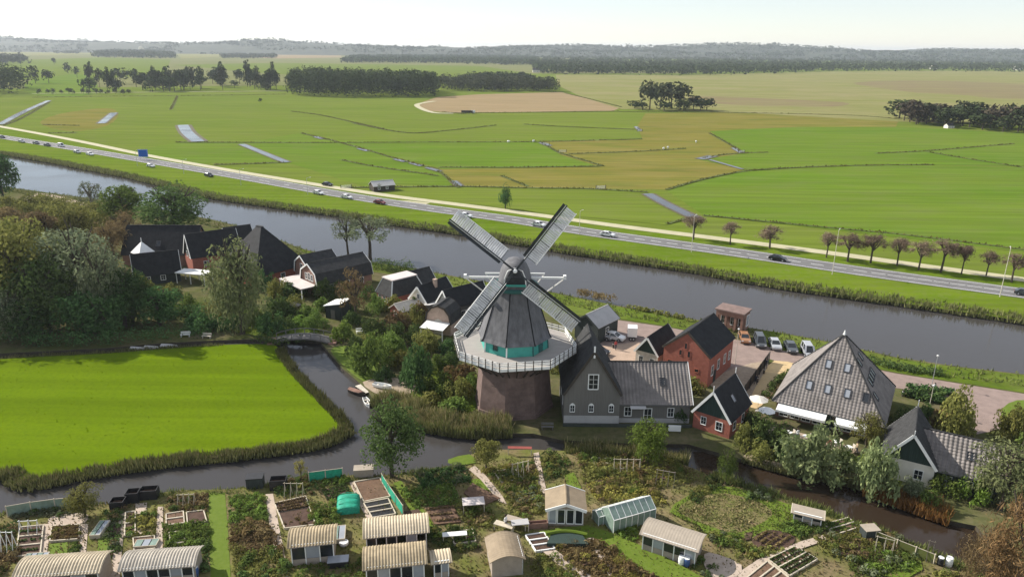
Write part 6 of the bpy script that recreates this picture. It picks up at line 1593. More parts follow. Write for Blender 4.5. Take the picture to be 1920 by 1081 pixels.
def tunnel():
    t = thing('net_tunnel', 'teal net tunnel arching over a bed beside the brown soil', 'net tunnel', S(630, 966), math.radians(10))
    L, W, H = 2.6, 2.9, .95; NA, NS = 8, 10; b = MB()
    for i in range(NS + 1):
        y = W * i / NS; sag = .13 * math.sin(i * math.pi * 3 / NS) ** 2
        for k in range(NA + 1):
            a = math.pi * k / NA; b.v.append((L / 2 - L / 2 * math.copysign(abs(math.cos(a)) ** .6, math.cos(a)), y, (H - .13 + sag) * math.sin(a) ** .6 + .02))
    b.f = [(i * (NA + 1) + k, (i + 1) * (NA + 1) + k, (i + 1) * (NA + 1) + k + 1, i * (NA + 1) + k + 1) for i in range(NS) for k in range(NA)] + [tuple(range(NA + 1)), tuple(NS * (NA + 1) + k for k in range(NA, -1, -1))]
    b.mi = [0] * len(b.f)
    b.build('net', 'net_teal', t, True)
    for i in range(4):
        y = W * i / 3
        MB().tube([(L / 2 - (L / 2 + .02) * math.cos(math.pi * k / NA), y, (H + .03) * math.sin(math.pi * k / NA) ** .6) for k in range(NA + 1)], .03, 5).build('hoop', 'net_green', t)
tunnel()
def red_canopy():
    t = thing('red_tarpaulin', 'red tarpaulin stretched on poles at the ditch edge', 'tarpaulin', S(952, 852), 0)
    MB().hexa([(0, 0, .9), (3.1, -.1, .9), (3.1, .35, 1.0), (0, .4, 1.0)], [(0, 0, .95), (3.1, -.1, .95), (3.1, .35, 1.05), (0, .4, 1.05)]).build('sheet', 'red_cloth', t)
    for x, y, h in ((.05, .05, .9), (3.05, -.05, .9), (.05, .36, .98), (3.05, .31, .98)): MB().box(x - .04, x + .04, y - .04, y + .04, -.02, h).build('pole', 'board_edge', t)
red_canopy()
# bean poles and trellis frames
def poles(label, at, n, h, spread, m='board_edge', name='bean_poles', rz=0.0):
    t = thing(name, label, 'bean poles', at, rz)
    for i in range(n):
        x = i * spread
        for s in (-1, 1): MB().bar((x, s * .45, -.02), (x + .05, -s * .06, h), .05).build('pole', m, t)
    MB().bar((-.1, 0, h - .12), ((n - 1) * spread + .1, 0, h - .12), .05).build('top_pole', m, t)
    return t
poles('white pole stack at the far picture edge of the allotments', S(8, 1035), 3, 2.6, .6, 'white_paint'); poles('pale crossed poles behind the rusty bed', S(40, 1000), 3, 1.7, .9, 'white_paint', rz=.1)
poles('pole row in the bed below the thin young tree', S(535, 930), 4, 1.9, .7); poles('pole row in the overgrown plot before the timber house', S(1150, 885), 5, 2.0, .8); poles('grey poles near the wild autumn plants', S(1230, 905), 4, 2.0, .7, 'wall_taupe', rz=-.3)
poles('pole row between the two tan paths', S(960, 895), 4, 2.0, .7, rz=.4); poles('pole frame in the corner plot by the brown ditch', S(1640, 1030), 3, 1.8, .8, rz=-.4); poles('dry poles at the bank by the lower barrels', S(1735, 1048), 2, 2.4, .5, 'bark_pale', rz=-.4)
poles('wooden poles at the bins by the grass strip', S(335, 948), 4, 1.6, .6, rz=.1)
def frame_bed(label, at, rz, w, d, h, nx):
    t = thing('cold_frame', label, 'cold frame', at, rz)
    b = MB()
    for x0, x1, y0, y1 in ((0, w, 0, .06), (0, w, d - .06, d), (0, .06, .061, d - .061), (w - .06, w, .061, d - .061)): b.box(x0, x1, y0, y1, 0, h)
    b.build('frame', 'board_edge', t)
    for i in range(nx):
        MB().box(w * i / nx + .05, w * (i + 1) / nx - .05, .065, d - .065, h - .05, h - .02).build('pane', 'glass_sky' if i % 2 else 'glass_green', t)
frame_bed('low glazed cold frame behind the long cream shed', S(42, 1056), math.radians(7), 2.2, 1.1, .45, 4); frame_bed('wooden cold frame behind the striped shed', S(250, 1030), math.radians(7), 2.3, 1.2, .4, 3)
frame_bed('white wire cage frame beside the dark fronted shed', S(622, 1020), math.radians(10), 1.4, 2.4, .6, 2); frame_bed('tall narrow glazed frame beside the shaded grass path', S(168, 1010), math.radians(5), 1.1, 2.6, .5, 2)

# more beds, crop rows and tufts between the plots
for s_, m, lab, e, ln in (('440,940 470,937 474,955 442,958', 'soil_brown', 'small crop bed at the upper grass strip edge', None, 0), ('318,1000 345,997 347,1018 320,1021', 'soil_dark', 'crop bed amid green plants left of the grass strip', 'board_edge', 0), ('752,960 785,955 800,978 770,984', 'soil_dark', 'small dug bed behind the rear cream shed', None, 0),
    ('925,885 965,880 980,900 940,906', 'soil_brown', 'crop bed between the two tan paths, upper one', 'board_edge', 1), ('960,925 1000,917 1008,940 970,948', 'soil_dark', 'crop bed between the two tan paths, lower one', None, 0), ('1110,860 1160,862 1170,880 1118,880', 'soil_brown', 'crop bed in the overgrown plot, ditch side', 'board_edge', 1), ('1200,875 1250,880 1262,900 1210,898', 'soil_dark', 'crop bed in the overgrown plot, east end', None, 0),
    ('1545,985 1590,972 1610,990 1565,1004', 'soil_brown', 'crop bed by the dark rubble box', 'board_edge', 1), ('1620,1045 1665,1030 1690,1048 1645,1064', 'soil_dark', 'crop bed above the lowest lawn', None, 0), ('845,1000 885,994 892,1016 852,1022', 'soil_dark', 'crop bed between locker shed and brown shed', 'board_edge', 0), ('205,985 228,982 224,1008 206,1010', 'soil_dark', 'narrow crop bed on the shaded grass path', None, 0), ('1060,1040 1100,1034 1120,1056 1080,1064', 'soil_brown', 'crop bed inside the rusty plot', None, 0), ('1395,1000 1412,997 1408,1012 1396,1014', 'soil_dark', 'tiny round edged bed beside the round soil patch', None, 0)):
    bed(s_, m, lab, e, ln)
def rows(s_, k, m, h=.22, what=''):
    q = [Vector(p) for p in px(s_)]; c = []
    for i in range(k):
        f = (i + .5) / k; a = q[0].lerp(q[3], f); b = q[1].lerp(q[2], f); n = max(3, int((b - a).length / .28))
        c += [tuple(a.lerp(b, (j + .5) / n))[:2] + (.2,) for j in range(n) if random.random() > .15]
    c = np.array(c); stuff('crop_rows', leaf_cloud(c, np.full(len(c), h * .6), 14, h, up=.5), m, 4, what)
for s_, k, m in (('515,945 573,932 580,952 522,962', 4, 'leaf_brown'), ('602,920 648,908 662,930 612,938', 5, 'leaf_dark'), ('440,940 470,937 474,955 442,958', 4, 'leaf_bright'), ('318,1000 345,997 347,1018 320,1021', 4, 'leaf_mid'), ('925,885 965,880 980,900 940,906', 5, 'leaf_mid'), ('960,925 1000,917 1008,940 970,948', 4, 'leaf_grey'),
    ('1110,860 1160,862 1170,880 1118,880', 5, 'leaf_olive'), ('1200,875 1250,880 1262,900 1210,898', 4, 'leaf_yellow'), ('1545,985 1590,972 1610,990 1565,1004', 4, 'leaf_mid'), ('1440,1050 1490,1026 1532,1050 1480,1081', 6, 'leaf_dark'), ('845,1000 885,994 892,1016 852,1022', 3, 'leaf_bright'), ('795,952 850,946 866,980 815,985', 3, 'leaf_brown'), ('236,962 254,960 254,1002 234,1006', 2, 'leaf_bright'), ('38,990 82,986 76,1040 30,1045', 3, 'leaf_dark'), ('1410,1012 1430,997 1490,1008 1450,1032', 4, 'leaf_rust'), ('98,988 150,985 148,1012 94,1016', 4, 'leaf_rust')):
    rows(s_, k, m, .24, 'low crop growing in rows on a dug bed')
STRIP = [p[:2] for p in px('392,915 424,915 436,1120 394,1120')]
def tufts(s_, n, h, w, m, lab):
    q = np.array(inside([p[:2] for p in px(s_)], n)); x0 = [min(p[i] for p in STRIP) for i in (0, 1)]; x1 = [max(p[i] for p in STRIP) for i in (0, 1)]
    q = q[~((q[:, 0] > x0[0]) & (q[:, 0] < x1[0]) & (q[:, 1] > x0[1]) & (q[:, 1] < x1[1]))]
    stuff('grass', blades_v(q, h, w, .35, .03), m, 3, lab)
tufts('1255,960 1290,930 1350,912 1400,920 1485,948 1540,975 1500,1005 1440,1000 1400,1012 1330,1010', 2600, .3, .22, 'reed_green', 'grass tufts on the worn lawn'); tufts('1280,960 1350,925 1440,955 1400,990', 700, .3, .25, 'reed_beige', 'dry tufts on the worn lawn')
tufts('0,960 440,920 500,910 880,870 1000,850 1280,865 1340,900 1640,1010 1750,1100 0,1110', 7000, .26, .2, 'reed_green', 'weedy grass between the allotment beds'); tufts('0,960 440,920 880,870 1280,865 1640,1010 1750,1100 0,1110', 4000, .3, .2, 'leaf_brown', 'dead weeds between the allotment beds')
tufts('0,690 300,672 500,655 545,700 600,770 430,830 0,870', 450, .1, .3, 'tuft_dark', 'darker grass tufts on the bright meadow')

by_label = {}
for o in PLANTS: by_label.setdefault(o['label'], []).append(o)
for lab, l in by_label.items():
    if len(l) > 1:
        for i, o in enumerate(sorted(l, key=lambda o: -o.location.y)):
            t_ = lab + ', ' + ordinal(i + 1) + ' from behind'
            if len(t_.split()) > 16: t_ = t_.replace(' garden plant', ' plant').replace(' in the plot right of', ' right of').replace(' in the overgrown plot', ' in wild plot').replace(' along the diagonal', ' along diagonal')
            if len(t_.split()) > 16: t_ = t_.replace(' the ', ' ')
            o['label'] = t_

# ---------------------------------------------------------------- vehicles
for nm, c in (('car_white', (.75, .75, .75)), ('car_silver', (.45, .46, .48)), ('car_black', (.02, .02, .024)), ('car_red', (.22, .03, .03)), ('car_grey', (.1, .11, .12)), ('car_copper', (.4, .2, .1)), ('car_blue', (.05, .08, .16))):
    mat(nm, c, .3, .03, 1, 0, .6, .25 if nm != 'car_white' else 0)
mat('tyre', (.02, .02, .02), .9, .2, 4)
mat('lamp_glass', (.7, .7, .68), .2, .05, 4, 0, .6)
mat('lamp_red', (.4, .02, .02), .3, .05, 4, 0, .6)
mat('sign_blue', (.01, .1, .42), .5, .05, 2)
mat('skin', (.55, .36, .27), .7, .08, 5)
mat('stone_grey', (.16, .15, .14), .9, .2, 1.5, .3)
mat('hair', (.05, .035, .025), .8, .2, 5)
for nm, c in (('cloth_white', (.7, .7, .68)), ('cloth_dark', (.04, .045, .06)), ('cloth_blue', (.08, .13, .3)), ('cloth_red', (.4, .06, .06)), ('cloth_tan', (.4, .3, .2))): mat(nm, c, .9, .15, 6)

def make_car(van=False):
    t = thing('van' if van else 'car', 'x', 'car')
    H = 1.9 if van else 1.45
    lo = [(-2.1, .32), (-2.16, .62), (-2.08, .9), (-1.2 if not van else -2.0, .95), (.95, .95), (1.95, .78), (2.12, .58), (2.08, .32)]
    b = MB(); n = len(lo)
    rings = [(-.72, .94), (-.84, 1.0), (.84, 1.0), (.72, .94)]
    for y, f in rings:
        for x, z in lo: b.v.append((x * f, y, .32 + (z - .32) * (1 if f == 1 else .9)))
    for r in range(3):
        for i in range(n): b.f.append((r * n + i, r * n + (i + 1) % n, (r + 1) * n + (i + 1) % n, (r + 1) * n + i))
    b.f += [tuple(range(n - 1, -1, -1)), tuple(3 * n + i for i in range(n))]
    b.mi = [0] * len(b.f)
    b.build('body', 'car_white', t)
    x0, x1, u0, u1 = (-2.0, 1.35, -1.85, .55) if van else (-1.75, 1.15, -1.15, .3)
    ring = lambda a, c, y, z: [(a, -y, z), (c, -y, z), (c, y, z), (a, y, z)]
    MB().hexa(ring(x0, x1, .76, .9), ring(u0, u1, .62, H - .06)).build('windows', 'glass_dark', t)
    rf = MB().hexa(ring(u0 - .05, u1 + .05, .65, H - .06), ring(u0 + .1, u1 - .1, .58, H))
    for sx, ux in ((x0, u0), (x1, u1), ((x0 + x1) / 2 - .15, (u0 + u1) / 2)):
        for sy in (-1, 1): rf.bar((sx, sy * .77, .9), (ux, sy * .63, H - .05), .1 if not van else .3, .06)
    rf.build('roof', 'car_white', t)
    for x in (-1.32, 1.32):
        for y in (-.74, .74):
            w = MB().lathe([(.3, -.1), (.33, -.07), (.33, .07), (.3, .1)], (x, y, .33), 12, 'y').build('wheel', 'tyre', t)
            MB().lathe([(.19, -.115), (.2, .115)], (x, y, .33), 8, 'y').build('rim', 'steel_grey', w)
    for y in (-.62, .62):
        MB().box(2.0, 2.1, y - .16, y + .16, .6, .74).build('headlight', 'lamp_glass', t)
        MB().box(-2.16, -2.1, y - .12, y + .12, .64, .84).build('tail_light', 'lamp_red', t)
    return t
CARS = {False: make_car(), True: make_car(True)}
USED = set()
def car(x, y, m, label, rz=None, van=False, group=None, z=0.304, s=1.0):
    q = P(x, y, z)
    if rz is None:
        i = min(range(len(ROAD) - 1), key=lambda k: (Vector(ROAD[k]) - q.xy).length); d = Vector(ROAD[i + 1]) - Vector(ROAD[i]); rz = math.atan2(d.y, d.x)
    if van in USED: t = dup(CARS[van])
    else: t = CARS[van]; USED.add(van)
    t.location = q; t.rotation_euler = (0, 0, rz); t.scale = (s,) * 3; t['label'] = label
    if group: t['group'] = group
    for c in t.children:
        if c.name.split('.')[0] in ('body', 'roof'): setm(c, m)
    return t
RG = 'cars driving along the canal road'
for x, y, m, lab, vn in ((4, 259, 'car_black', 'dark car far up the road, first to come into view', 0), (41, 267, 'car_silver', 'pale car second along the far end of the road', 0), (68, 270, 'car_grey', 'grey car just ahead of the far black car', 0), (89, 274, 'car_black', 'black car behind the white van on the far road', 0),
    (115, 275, 'car_white', 'tall white van on the far road', 1), (145, 287, 'car_silver', 'silver car following the white van', 0), (169, 291, 'car_white', 'white car before the blue road sign', 0), (283, 313, 'car_white', 'white car just past the blue road sign', 0), (392, 331, 'car_black', 'black car alone between sign and farm trees', 0),
    (597, 364, 'car_white', 'white car abreast of the lane car near the field shed', 0), (650, 372, 'car_white', 'white car ahead of the dark red one', 0), (712, 382, 'car_red', 'dark red car behind the white one', 0), (873, 407, 'car_white', 'white car close to the upper sail tip', 0), (1010, 424, 'car_white', 'white car half hidden by the sail', 0),
    (1139, 443, 'car_white', 'white car alone on the road beyond the mill', 0), (1458, 488, 'car_black', 'black car near the reddish pollards', 0), (1922, 553, 'car_grey', 'grey car at the end of the road by the tall lamp', 0)):
    car(x, y, m, lab, None, bool(vn), RG)
car(614, 348, 'car_black', 'black car on the pale lane by the field shed', math.radians(-30))
PG = 'cars parked on the canal quay'
for x, y, m, lab, vn in ((1395, 638, 'car_copper', 'copper coloured parked car beside the pavilion', 0), (1424, 646, 'car_grey', 'dark tall parked car next to the copper one', 1), (1452, 650, 'car_silver', 'silver parked car in the middle of the quay row', 0), (1482, 656, 'car_grey', 'dark low parked car between two silver ones', 0), (1514, 664, 'car_silver', 'silver parked van at the end of the quay row', 1)):
    car(x, y, m, lab, math.radians(-36 - 62), bool(vn), PG, z=.034)
for x, y, m, lab in ((1128, 634, 'car_silver', 'silver car parked beside the black barn'), (1150, 636, 'car_white', 'white car parked next to the silver one by the barn')): car(x, y, m, lab, math.radians(-30), False, 'cars parked by the black barn', z=.034)
car(1120, 662, 'car_black', 'black car parked at the forecourt edge behind the grey timber house', math.radians(-36), z=.045)

def trailer(label, at, rz, w, m, name='trailer', cat='trailer'):
    t = thing(name, label, cat, at, rz)
    MB().box(0, w, 0, 2, .7, 2.4).build('box_body', m, t)
    MB().bar((w, 1, .6), (w + 1.3, 1, .45), .12).build('drawbar', 'iron_dark', t)
    for x in (w * .35, w * .65):
        for y in (-.05, 2.05):
            k = MB().lathe([(.35, -.12), (.35, .12)], (x, y, .35), 10, 'y').build('wheel', 'tyre', t)
            MB().lathe([(.18, -.13), (.18, .13)], (x, y, .35), 8, 'y').build('rim', 'steel_grey', k)
    return t
trailer('white box trailer beside the two parked cars and the barn', tuple(P(1176, 638, .03)), math.radians(-8), 1.7, 'car_white')
trailer('dark farm trailer at the edge of the tan field', tuple(P(865, 213)), 0, 9, 'dark_wood'); trailer('pale farm trailer beside the dark one by the tan field', tuple(P(884, 213)), .2, 3, 'car_white')

# ---------------------------------------------------------------- street furniture
def lamp_post(x, y, top, label, arm=1.6, m='steel_grey', double=False):
    b = P(x, y); h = V(x, top, b.y).z
    t = thing('street_lamp', label, 'street lamp', b, math.radians(60))
    MB().tube([(0, 0, -.1), (0, 0, 1.2), (0, 0, h)], [.1, .08, .05] if arm else [.07, .05, .035], 8).build('pole', m, t)
    if arm:
        for s in ((1, -1) if double else (1,)):
            MB().tube([(0, 0, h - .05), (s * arm * .5, 0, h + .12), (s * arm, 0, h + .1)], .05, 6).build('arm', m, t)
            MB().hexa([(s * (arm - .1), -.12, h + .02), (s * (arm + .6), -.1, h + .02), (s * (arm + .6), .1, h + .02), (s * (arm - .1), .12, h + .02)], [(s * (arm - .1), -.1, h + .16), (s * (arm + .6), -.06, h + .12), (s * (arm + .6), .06, h + .12), (s * (arm - .1), .1, h + .16)]).build('lamp_head', 'lamp_glass', t)
    else:
        MB().lathe([(.06, h), (.17, h + .08), (.18, h + .22), (.04, h + .3)], n=10).build('lamp_head', 'lamp_glass', t)
    return t
for x, y, top, lab in ((1296, 474, 405, 'tall road lamp in front of the first pollard'), (1560, 516, 432, 'tall pale road lamp among the pollards'), (1874, 558, 466, 'tall pale road lamp at the end of the pollard row'), (345, 327, 300, 'thin road lamp past the blue sign'), (452, 348, 318, 'thin road lamp above the farm trees'), (577, 366, 334, 'thin road lamp near the cars at the field shed'), (258, 312, 282, 'thin road lamp just before the blue sign'), (1086, 440, 396, 'thin road lamp above the right sail tip' if False else 'thin road lamp between mill sail and pollards')):
    lamp_post(x, y, top, lab, 1.5, 'steel_grey' if y < 400 else 'pale_wood')
lamp_post(1747, 722, 668, 'white headed lamp on the road by the formal garden', 0); lamp_post(1740, 774, 724, 'slim lamp between formal garden and pantile house', 0, 'pale_wood')
lamp_post(1378, 682, 618, 'slim pale lamp at the corner of the red house', 0, 'pale_wood')
def road_sign():
    b = P(270, 301); t = thing('road_sign', 'large blue road sign on two posts beside the lane', 'road sign', b, math.radians(6))
    MB().box(-2.1, 2.1, -.06, .06, 1.6, 5.0).build('panel', 'sign_blue', t)
    for z0, z1, x0, x1 in ((1.68, 1.76, -2.0, 2.0), (4.84, 4.92, -2.0, 2.0)): MB().box(x0, x1, -.075, -.064, z0, z1).build('border', 'white_paint', t)
    for x in (-1.98, 1.9): MB().box(x, x + .08, -.075, -.064, 1.77, 4.83).build('border', 'white_paint', t)
    for x in (-1.3, 1.3): MB().box(x - .08, x + .08, .07, .2, -.1, 4.8).build('post', 'steel_grey', t)
road_sign()
house('small dark field shed with pale roof beside the lane', tuple(P(697, 358)), math.radians(-60), gable(5, 2.0, 3.4), 8, 'dark_wood', 'grey_roof_felt', name='field_shed', cat='shed', barge=None, wins=[('R', 2, .8, .8, .8), ('R', 5, .8, .8, .8)])
for x, y, s, lab in ((1012, 136, 1.2, 'white farm building at the edge of the hazy woodland'), (1785, 240, .42, 'white shed in front of the wood behind the lush field'), (1290, 112, 1.8, 'pale villa in the hazy woodland below the dunes'), (1467, 116, 1.6, 'white house in the hazy woodland toward the heath'), (1755, 130, 1.7, 'small pale house at the far end of the woodland'), (1912, 132, 1.8, 'pale house where the woodland leaves the picture'), (945, 120, 1.7, 'long pale roof in the woodland above the grove')):
    h = house(lab, tuple(P(x, y)), math.radians(80 + x % 40), gable(9, 4, 7.5), 13, 'cream_wall', 'roof_slate' if x != 945 else 'grey_roof_felt', barge=None, name='far_house', wins=[('F', -2, 1, 1.2, 1.6), ('F', 2, 1, 1.2, 1.6), ('L', 4, 1, 1.4, 1.6), ('L', 9, 1, 1.4, 1.6)]); h.scale = (s,) * 3
def gate(label, x, y, rz):
    t = thing('field_gate', label, 'gate', P(x, y), rz)
    for k in range(4): MB().box(0, 3.6, -.04, .04, .25 + k * .3, .35 + k * .3).build('bar', 'white_paint', t)
    for xx in (-.12, 3.72): MB().box(xx - .1, xx + .1, -.1, .1, -.1, 1.6).build('post', 'dark_wood', t)
for x, y, lab in ((1195, 247, 'white field gate at the end of the straight ditch in the green polder'), (1018, 272, 'white gate at the yellowish field corner'), (1048, 286, 'pale gate at the crooked ditch in the yellowish field'), (1385, 287, 'pale gate at the corner of the lush field'), (640, 354, 'pale gate next to the field shed'), (1118, 355, 'small gate post pair in the long ditch beyond the mill')): gate(lab, x, y, random.uniform(-.6, .6))

def board_fence():
    t = thing('board_fence', 'dark upright board fence along the sand path', 'fence', P(1394, 742)); o = P(1394, 742); e = P(1440, 678)
    d = (e - o); n = 34
    for i in range(n):
        p = d * (i / n); q = d * ((i + .86) / n)
        MB().bar((p.x, p.y, .85), (q.x, q.y, .85), .05, 1.7 + .1 * (i % 2)).build('board', 'dark_wood', t)
    for i in range(6): p = d * (i / 5); MB().box(p.x + .06, p.x + .18, p.y - .06, p.y + .06, -.1, 1.95).build('post', 'boards_dark', t)
board_fence()
def bollard(x, y, lab):
    t = thing('bollard', lab, 'bollard', P(x, y, .04)); MB().lathe([(.16, -.05), (.14, .9), (.1, 1.0)], n=10).build('post', 'dark_wood', t); MB().lathe([(.145, .72), (.155, .76), (.145, .8)], n=10).build('band', 'white_paint', t)
bollard(1432, 700, 'dark bollard nearest the sand path end'); bollard(1420, 716, 'dark bollard halfway along the board fence'); bollard(1150, 652, 'dark bollard on the forecourt behind the grey timber house'); bollard(1692, 742, 'dark tall bollard left of the formal garden'); bollard(1752, 728, 'dark bollard right beside the white headed lamp')
def notice():
    t = thing('notice_board', 'blank white board on posts at the quay of the grey timber house', 'board', P(1264, 812), math.radians(-4))
    MB().box(-.85, .85, -.04, .04, .35, 1.25).build('panel', 'white_paint', t)
    for x in (-.7, .7): MB().box(x - .05, x + .05, .045, .14, -.1, 1.3).build('post', 'dark_wood', t)
notice()
# old bridge over the channel
def bridge():
    a, b = P(522, 640), P(616, 640); m = (a + b) / 2
    t = thing('arched_bridge', 'low arched grey bridge where the channel meets the moat', 'bridge', (m.x, m.y, 0), math.atan2((b - a).y, (b - a).x)); L = (b - a).length / 2 + .6
    z = lambda x: .25 + .95 * (1 - (x / L) ** 2); xs = [-L + 2 * L * k / 12 for k in range(13)]
    d = MB()
    for x0, x1 in zip(xs, xs[1:]): d.hexa([(x0, -1.3, z(x0) - .3), (x1, -1.3, z(x1) - .3), (x1, 1.3, z(x1) - .3), (x0, 1.3, z(x0) - .3)], [(x0, -1.3, z(x0)), (x1, -1.3, z(x1)), (x1, 1.3, z(x1)), (x0, 1.3, z(x0))])
    d.build('deck', 'stone_grey', t)
    for s in (-1, 1):
        MB().tube([(x, s * 1.25, z(x) + .85) for x in xs], .07, 6).build('handrail', 'stone_grey', t)
        for x in xs[::2]: MB().box(x - .06, x + .06, s * 1.25 - .06, s * 1.25 + .06, z(x) + .002, z(x) + .85).build('baluster', 'stone_grey', t)
        MB().box(s * L - 1.0 if s < 0 else L - .3, s * L + .3 if s < 0 else L + 1.0, -1.5, 1.5, -1.2, .245).build('abutment', 'brick_brown', t)
bridge()
def boat(label, x, y, rz, L, m, cover=None, z=WATER_Z):
    t = thing('rowing_boat', label, 'boat', P(x, y, z), rz)
    st = [(-.5, .28), (-.3, .42), (0, .5), (.28, .4), (.5, .02)]; b = MB()
    for f, w in st:
        for y_, z in ((-w, .5), (-w * .8, .05), (0, -.08), (w * .8, .05), (w, .5)): b.v.append((f * L, y_ * L * .32, z + (.1 if f > .4 else 0)))
    b.f = [(i * 5 + k, i * 5 + k + 1, (i + 1) * 5 + k + 1, (i + 1) * 5 + k) for i in range(4) for k in range(4)] + [(0, 1, 2, 3, 4)]
    b.mi = [0] * len(b.f); b.build('hull', m, t)
    for s in (-1, 1): MB().tube([(f * L, s * w * L * .32, .52 + (.1 if f > .4 else 0)) for f, w in st], .05, 5).build('gunwale', m, t)
    if cover:
        c = MB().hexa([(f * L, -w * L * .3, .55) for f, w in st] + [(f * L, w * L * .3, .55) for f, w in st[::-1]], [(f * L * .9, -w * L * .1, .8) for f, w in st] + [(f * L * .9, w * L * .1, .8) for f, w in st[::-1]]); c.build('cover', cover, t)
    else:
        for f in (-.25, .1): MB().box(f * L - .12, f * L + .12, -.42 * L * .3, .42 * L * .3, .34, .39).build('thwart', 'pale_wood', t)
boat('white rowing boat lying at the garden landing', 717, 726, math.radians(-20), 3.2, 'white_paint', None, .14); boat('white edged boat with dark inside moored at the reed corner', 688, 757, math.radians(-65), 2.8, 'white_paint')
boat('small dark boat moored below the wooden landing', 668, 738, math.radians(-30), 3.0, 'dark_wood', 'brick_brown')
for x, y, L, lab, c in ((258, 652, 2.6, 'grey covered boat nearest the dark grove', 'grey_roof_felt'), (285, 650, 2.8, 'grey covered boat in the middle of the moat row', 'concrete'), (318, 647, 3.2, 'pale covered boat beside the moat bench', 'grey_roof_felt')): boat(lab, x, y + 6, math.radians(-8), L, 'grey_roof_felt', c)
def landing():
    t = thing('wooden_landing', 'wooden landing of boards at the channel garden', 'landing', P(668, 722), math.radians(-48))
    for k in range(9): MB().box(k * .36, k * .36 + .32, -.2, 1.7, -.1, -.02).build('plank', 'pale_wood', t)
    for x in (.1, 3.0):
        for y in (-.1, 1.6): MB().box(x - .08, x + .08, y - .08, y + .08, -1.2, -.101).build('pile', 'dark_wood', t)
landing()
def parasol(x, y, lab, m, r=1.4, h=2.4):
    t = thing('parasol', lab, 'parasol', P(x, y)); MB().lathe([(.03, 0), (.03, h)], n=6).build('pole', 'pale_wood', t)
    MB().lathe([(r, h - .5), (r * .5, h - .2), (.03, h + .05)], n=8).build('canopy', m, t); MB().lathe([(.3, 0), (.3, .12)], n=10).build('base', 'concrete', t)
parasol(553, 588, 'grey green parasol below the white canopy terrace', 'boards_grey'); parasol(1420, 770, 'pale parasol beside the small brick house terrace', 'cream_wall'); parasol(1435, 792, 'cream parasol at the terrace corner of the pyramid farmhouse', 'white_paint', 1.2)
# terrace furniture
def make_set(m):
    t = thing('terrace_table', 'x', 'table'); MB().lathe([(.45, .72), (.45, .76)], n=10).build('top', m, t); MB().lathe([(.25, 0), (.05, .05), (.05, .72)], n=8).build('leg', 'iron_dark', t); return t
def make_chair():
    t = thing('terrace_chair', 'x', 'chair'); MB().box(-.22, .22, -.22, .22, .43, .47).build('seat', 'pale_wood', t); MB().box(-.22, .22, .2, .24, .5, .9).build('backrest', 'pale_wood', t)
    for x in (-.19, .19):
        for y in (-.19, .19): MB().box(x - .02, x + .02, y - .02, y + .02, 0, .43).build('leg', 'iron_dark', t)
    return t
tb, ch = make_set('white_paint'), make_chair(); k_ = 0
for i, (x, y) in enumerate(((1478, 818), (1510, 826), (1540, 832), (1566, 836), (1590, 846), (1530, 846))):
    q = P(x, y, .055); lab = ['first round table on the farmhouse terrace from the small brick house', 'second round table on the farmhouse terrace', 'third round table on the farmhouse terrace', 'fourth round table on the farmhouse terrace', 'last round table on the farmhouse terrace', 'round table set forward on the farmhouse terrace'][i]
    t = tb if i == 0 else dup(tb); t.location = q; t['label'] = lab; t['group'] = 'tables on the farmhouse terrace'
    for a, sd in ((0.4, 'mill-away'), (2.5, 'canal'), (4.4, 'ditch')):
        c = ch if k_ == 0 else dup(ch); k_ += 1; c.location = (q.x + .75 * math.cos(a), q.y + .75 * math.sin(a), .055); c.rotation_euler = (0, 0, a - math.pi / 2)
        c['label'] = 'pale chair on the ' + ('east' if a < 1 else sd) + ' side of the ' + lab.replace(' from the small brick house', ''); c['group'] = 'chairs on the farmhouse terrace'
def bench(x, y, rz, lab, m='white_paint'):
    t = thing('garden_bench', lab, 'bench', P(x, y), rz)
    for k in range(3): MB().box(0, 1.7, k * .17, k * .17 + .14, .43, .47).build('slat', m, t)
    for k in range(2): MB().box(0, 1.7, .54, .58, .58 + k * .2, .72 + k * .2).build('back_slat', m, t)
    for xx in (.1, 1.5): MB().box(xx, xx + .08, .02, .5, 0, .429).build('leg', m, t)
bench(338, 632, .1, 'white bench on the moat bank under the willow'); bench(378, 634, -.1, 'pale bench beside the white one on the moat bank', 'pale_wood'); bench(668, 626, .3, 'white bench in the shed garden'); bench(1015, 806, 0, 'grey bench at the mill foot beside the ditch', 'boards_grey')

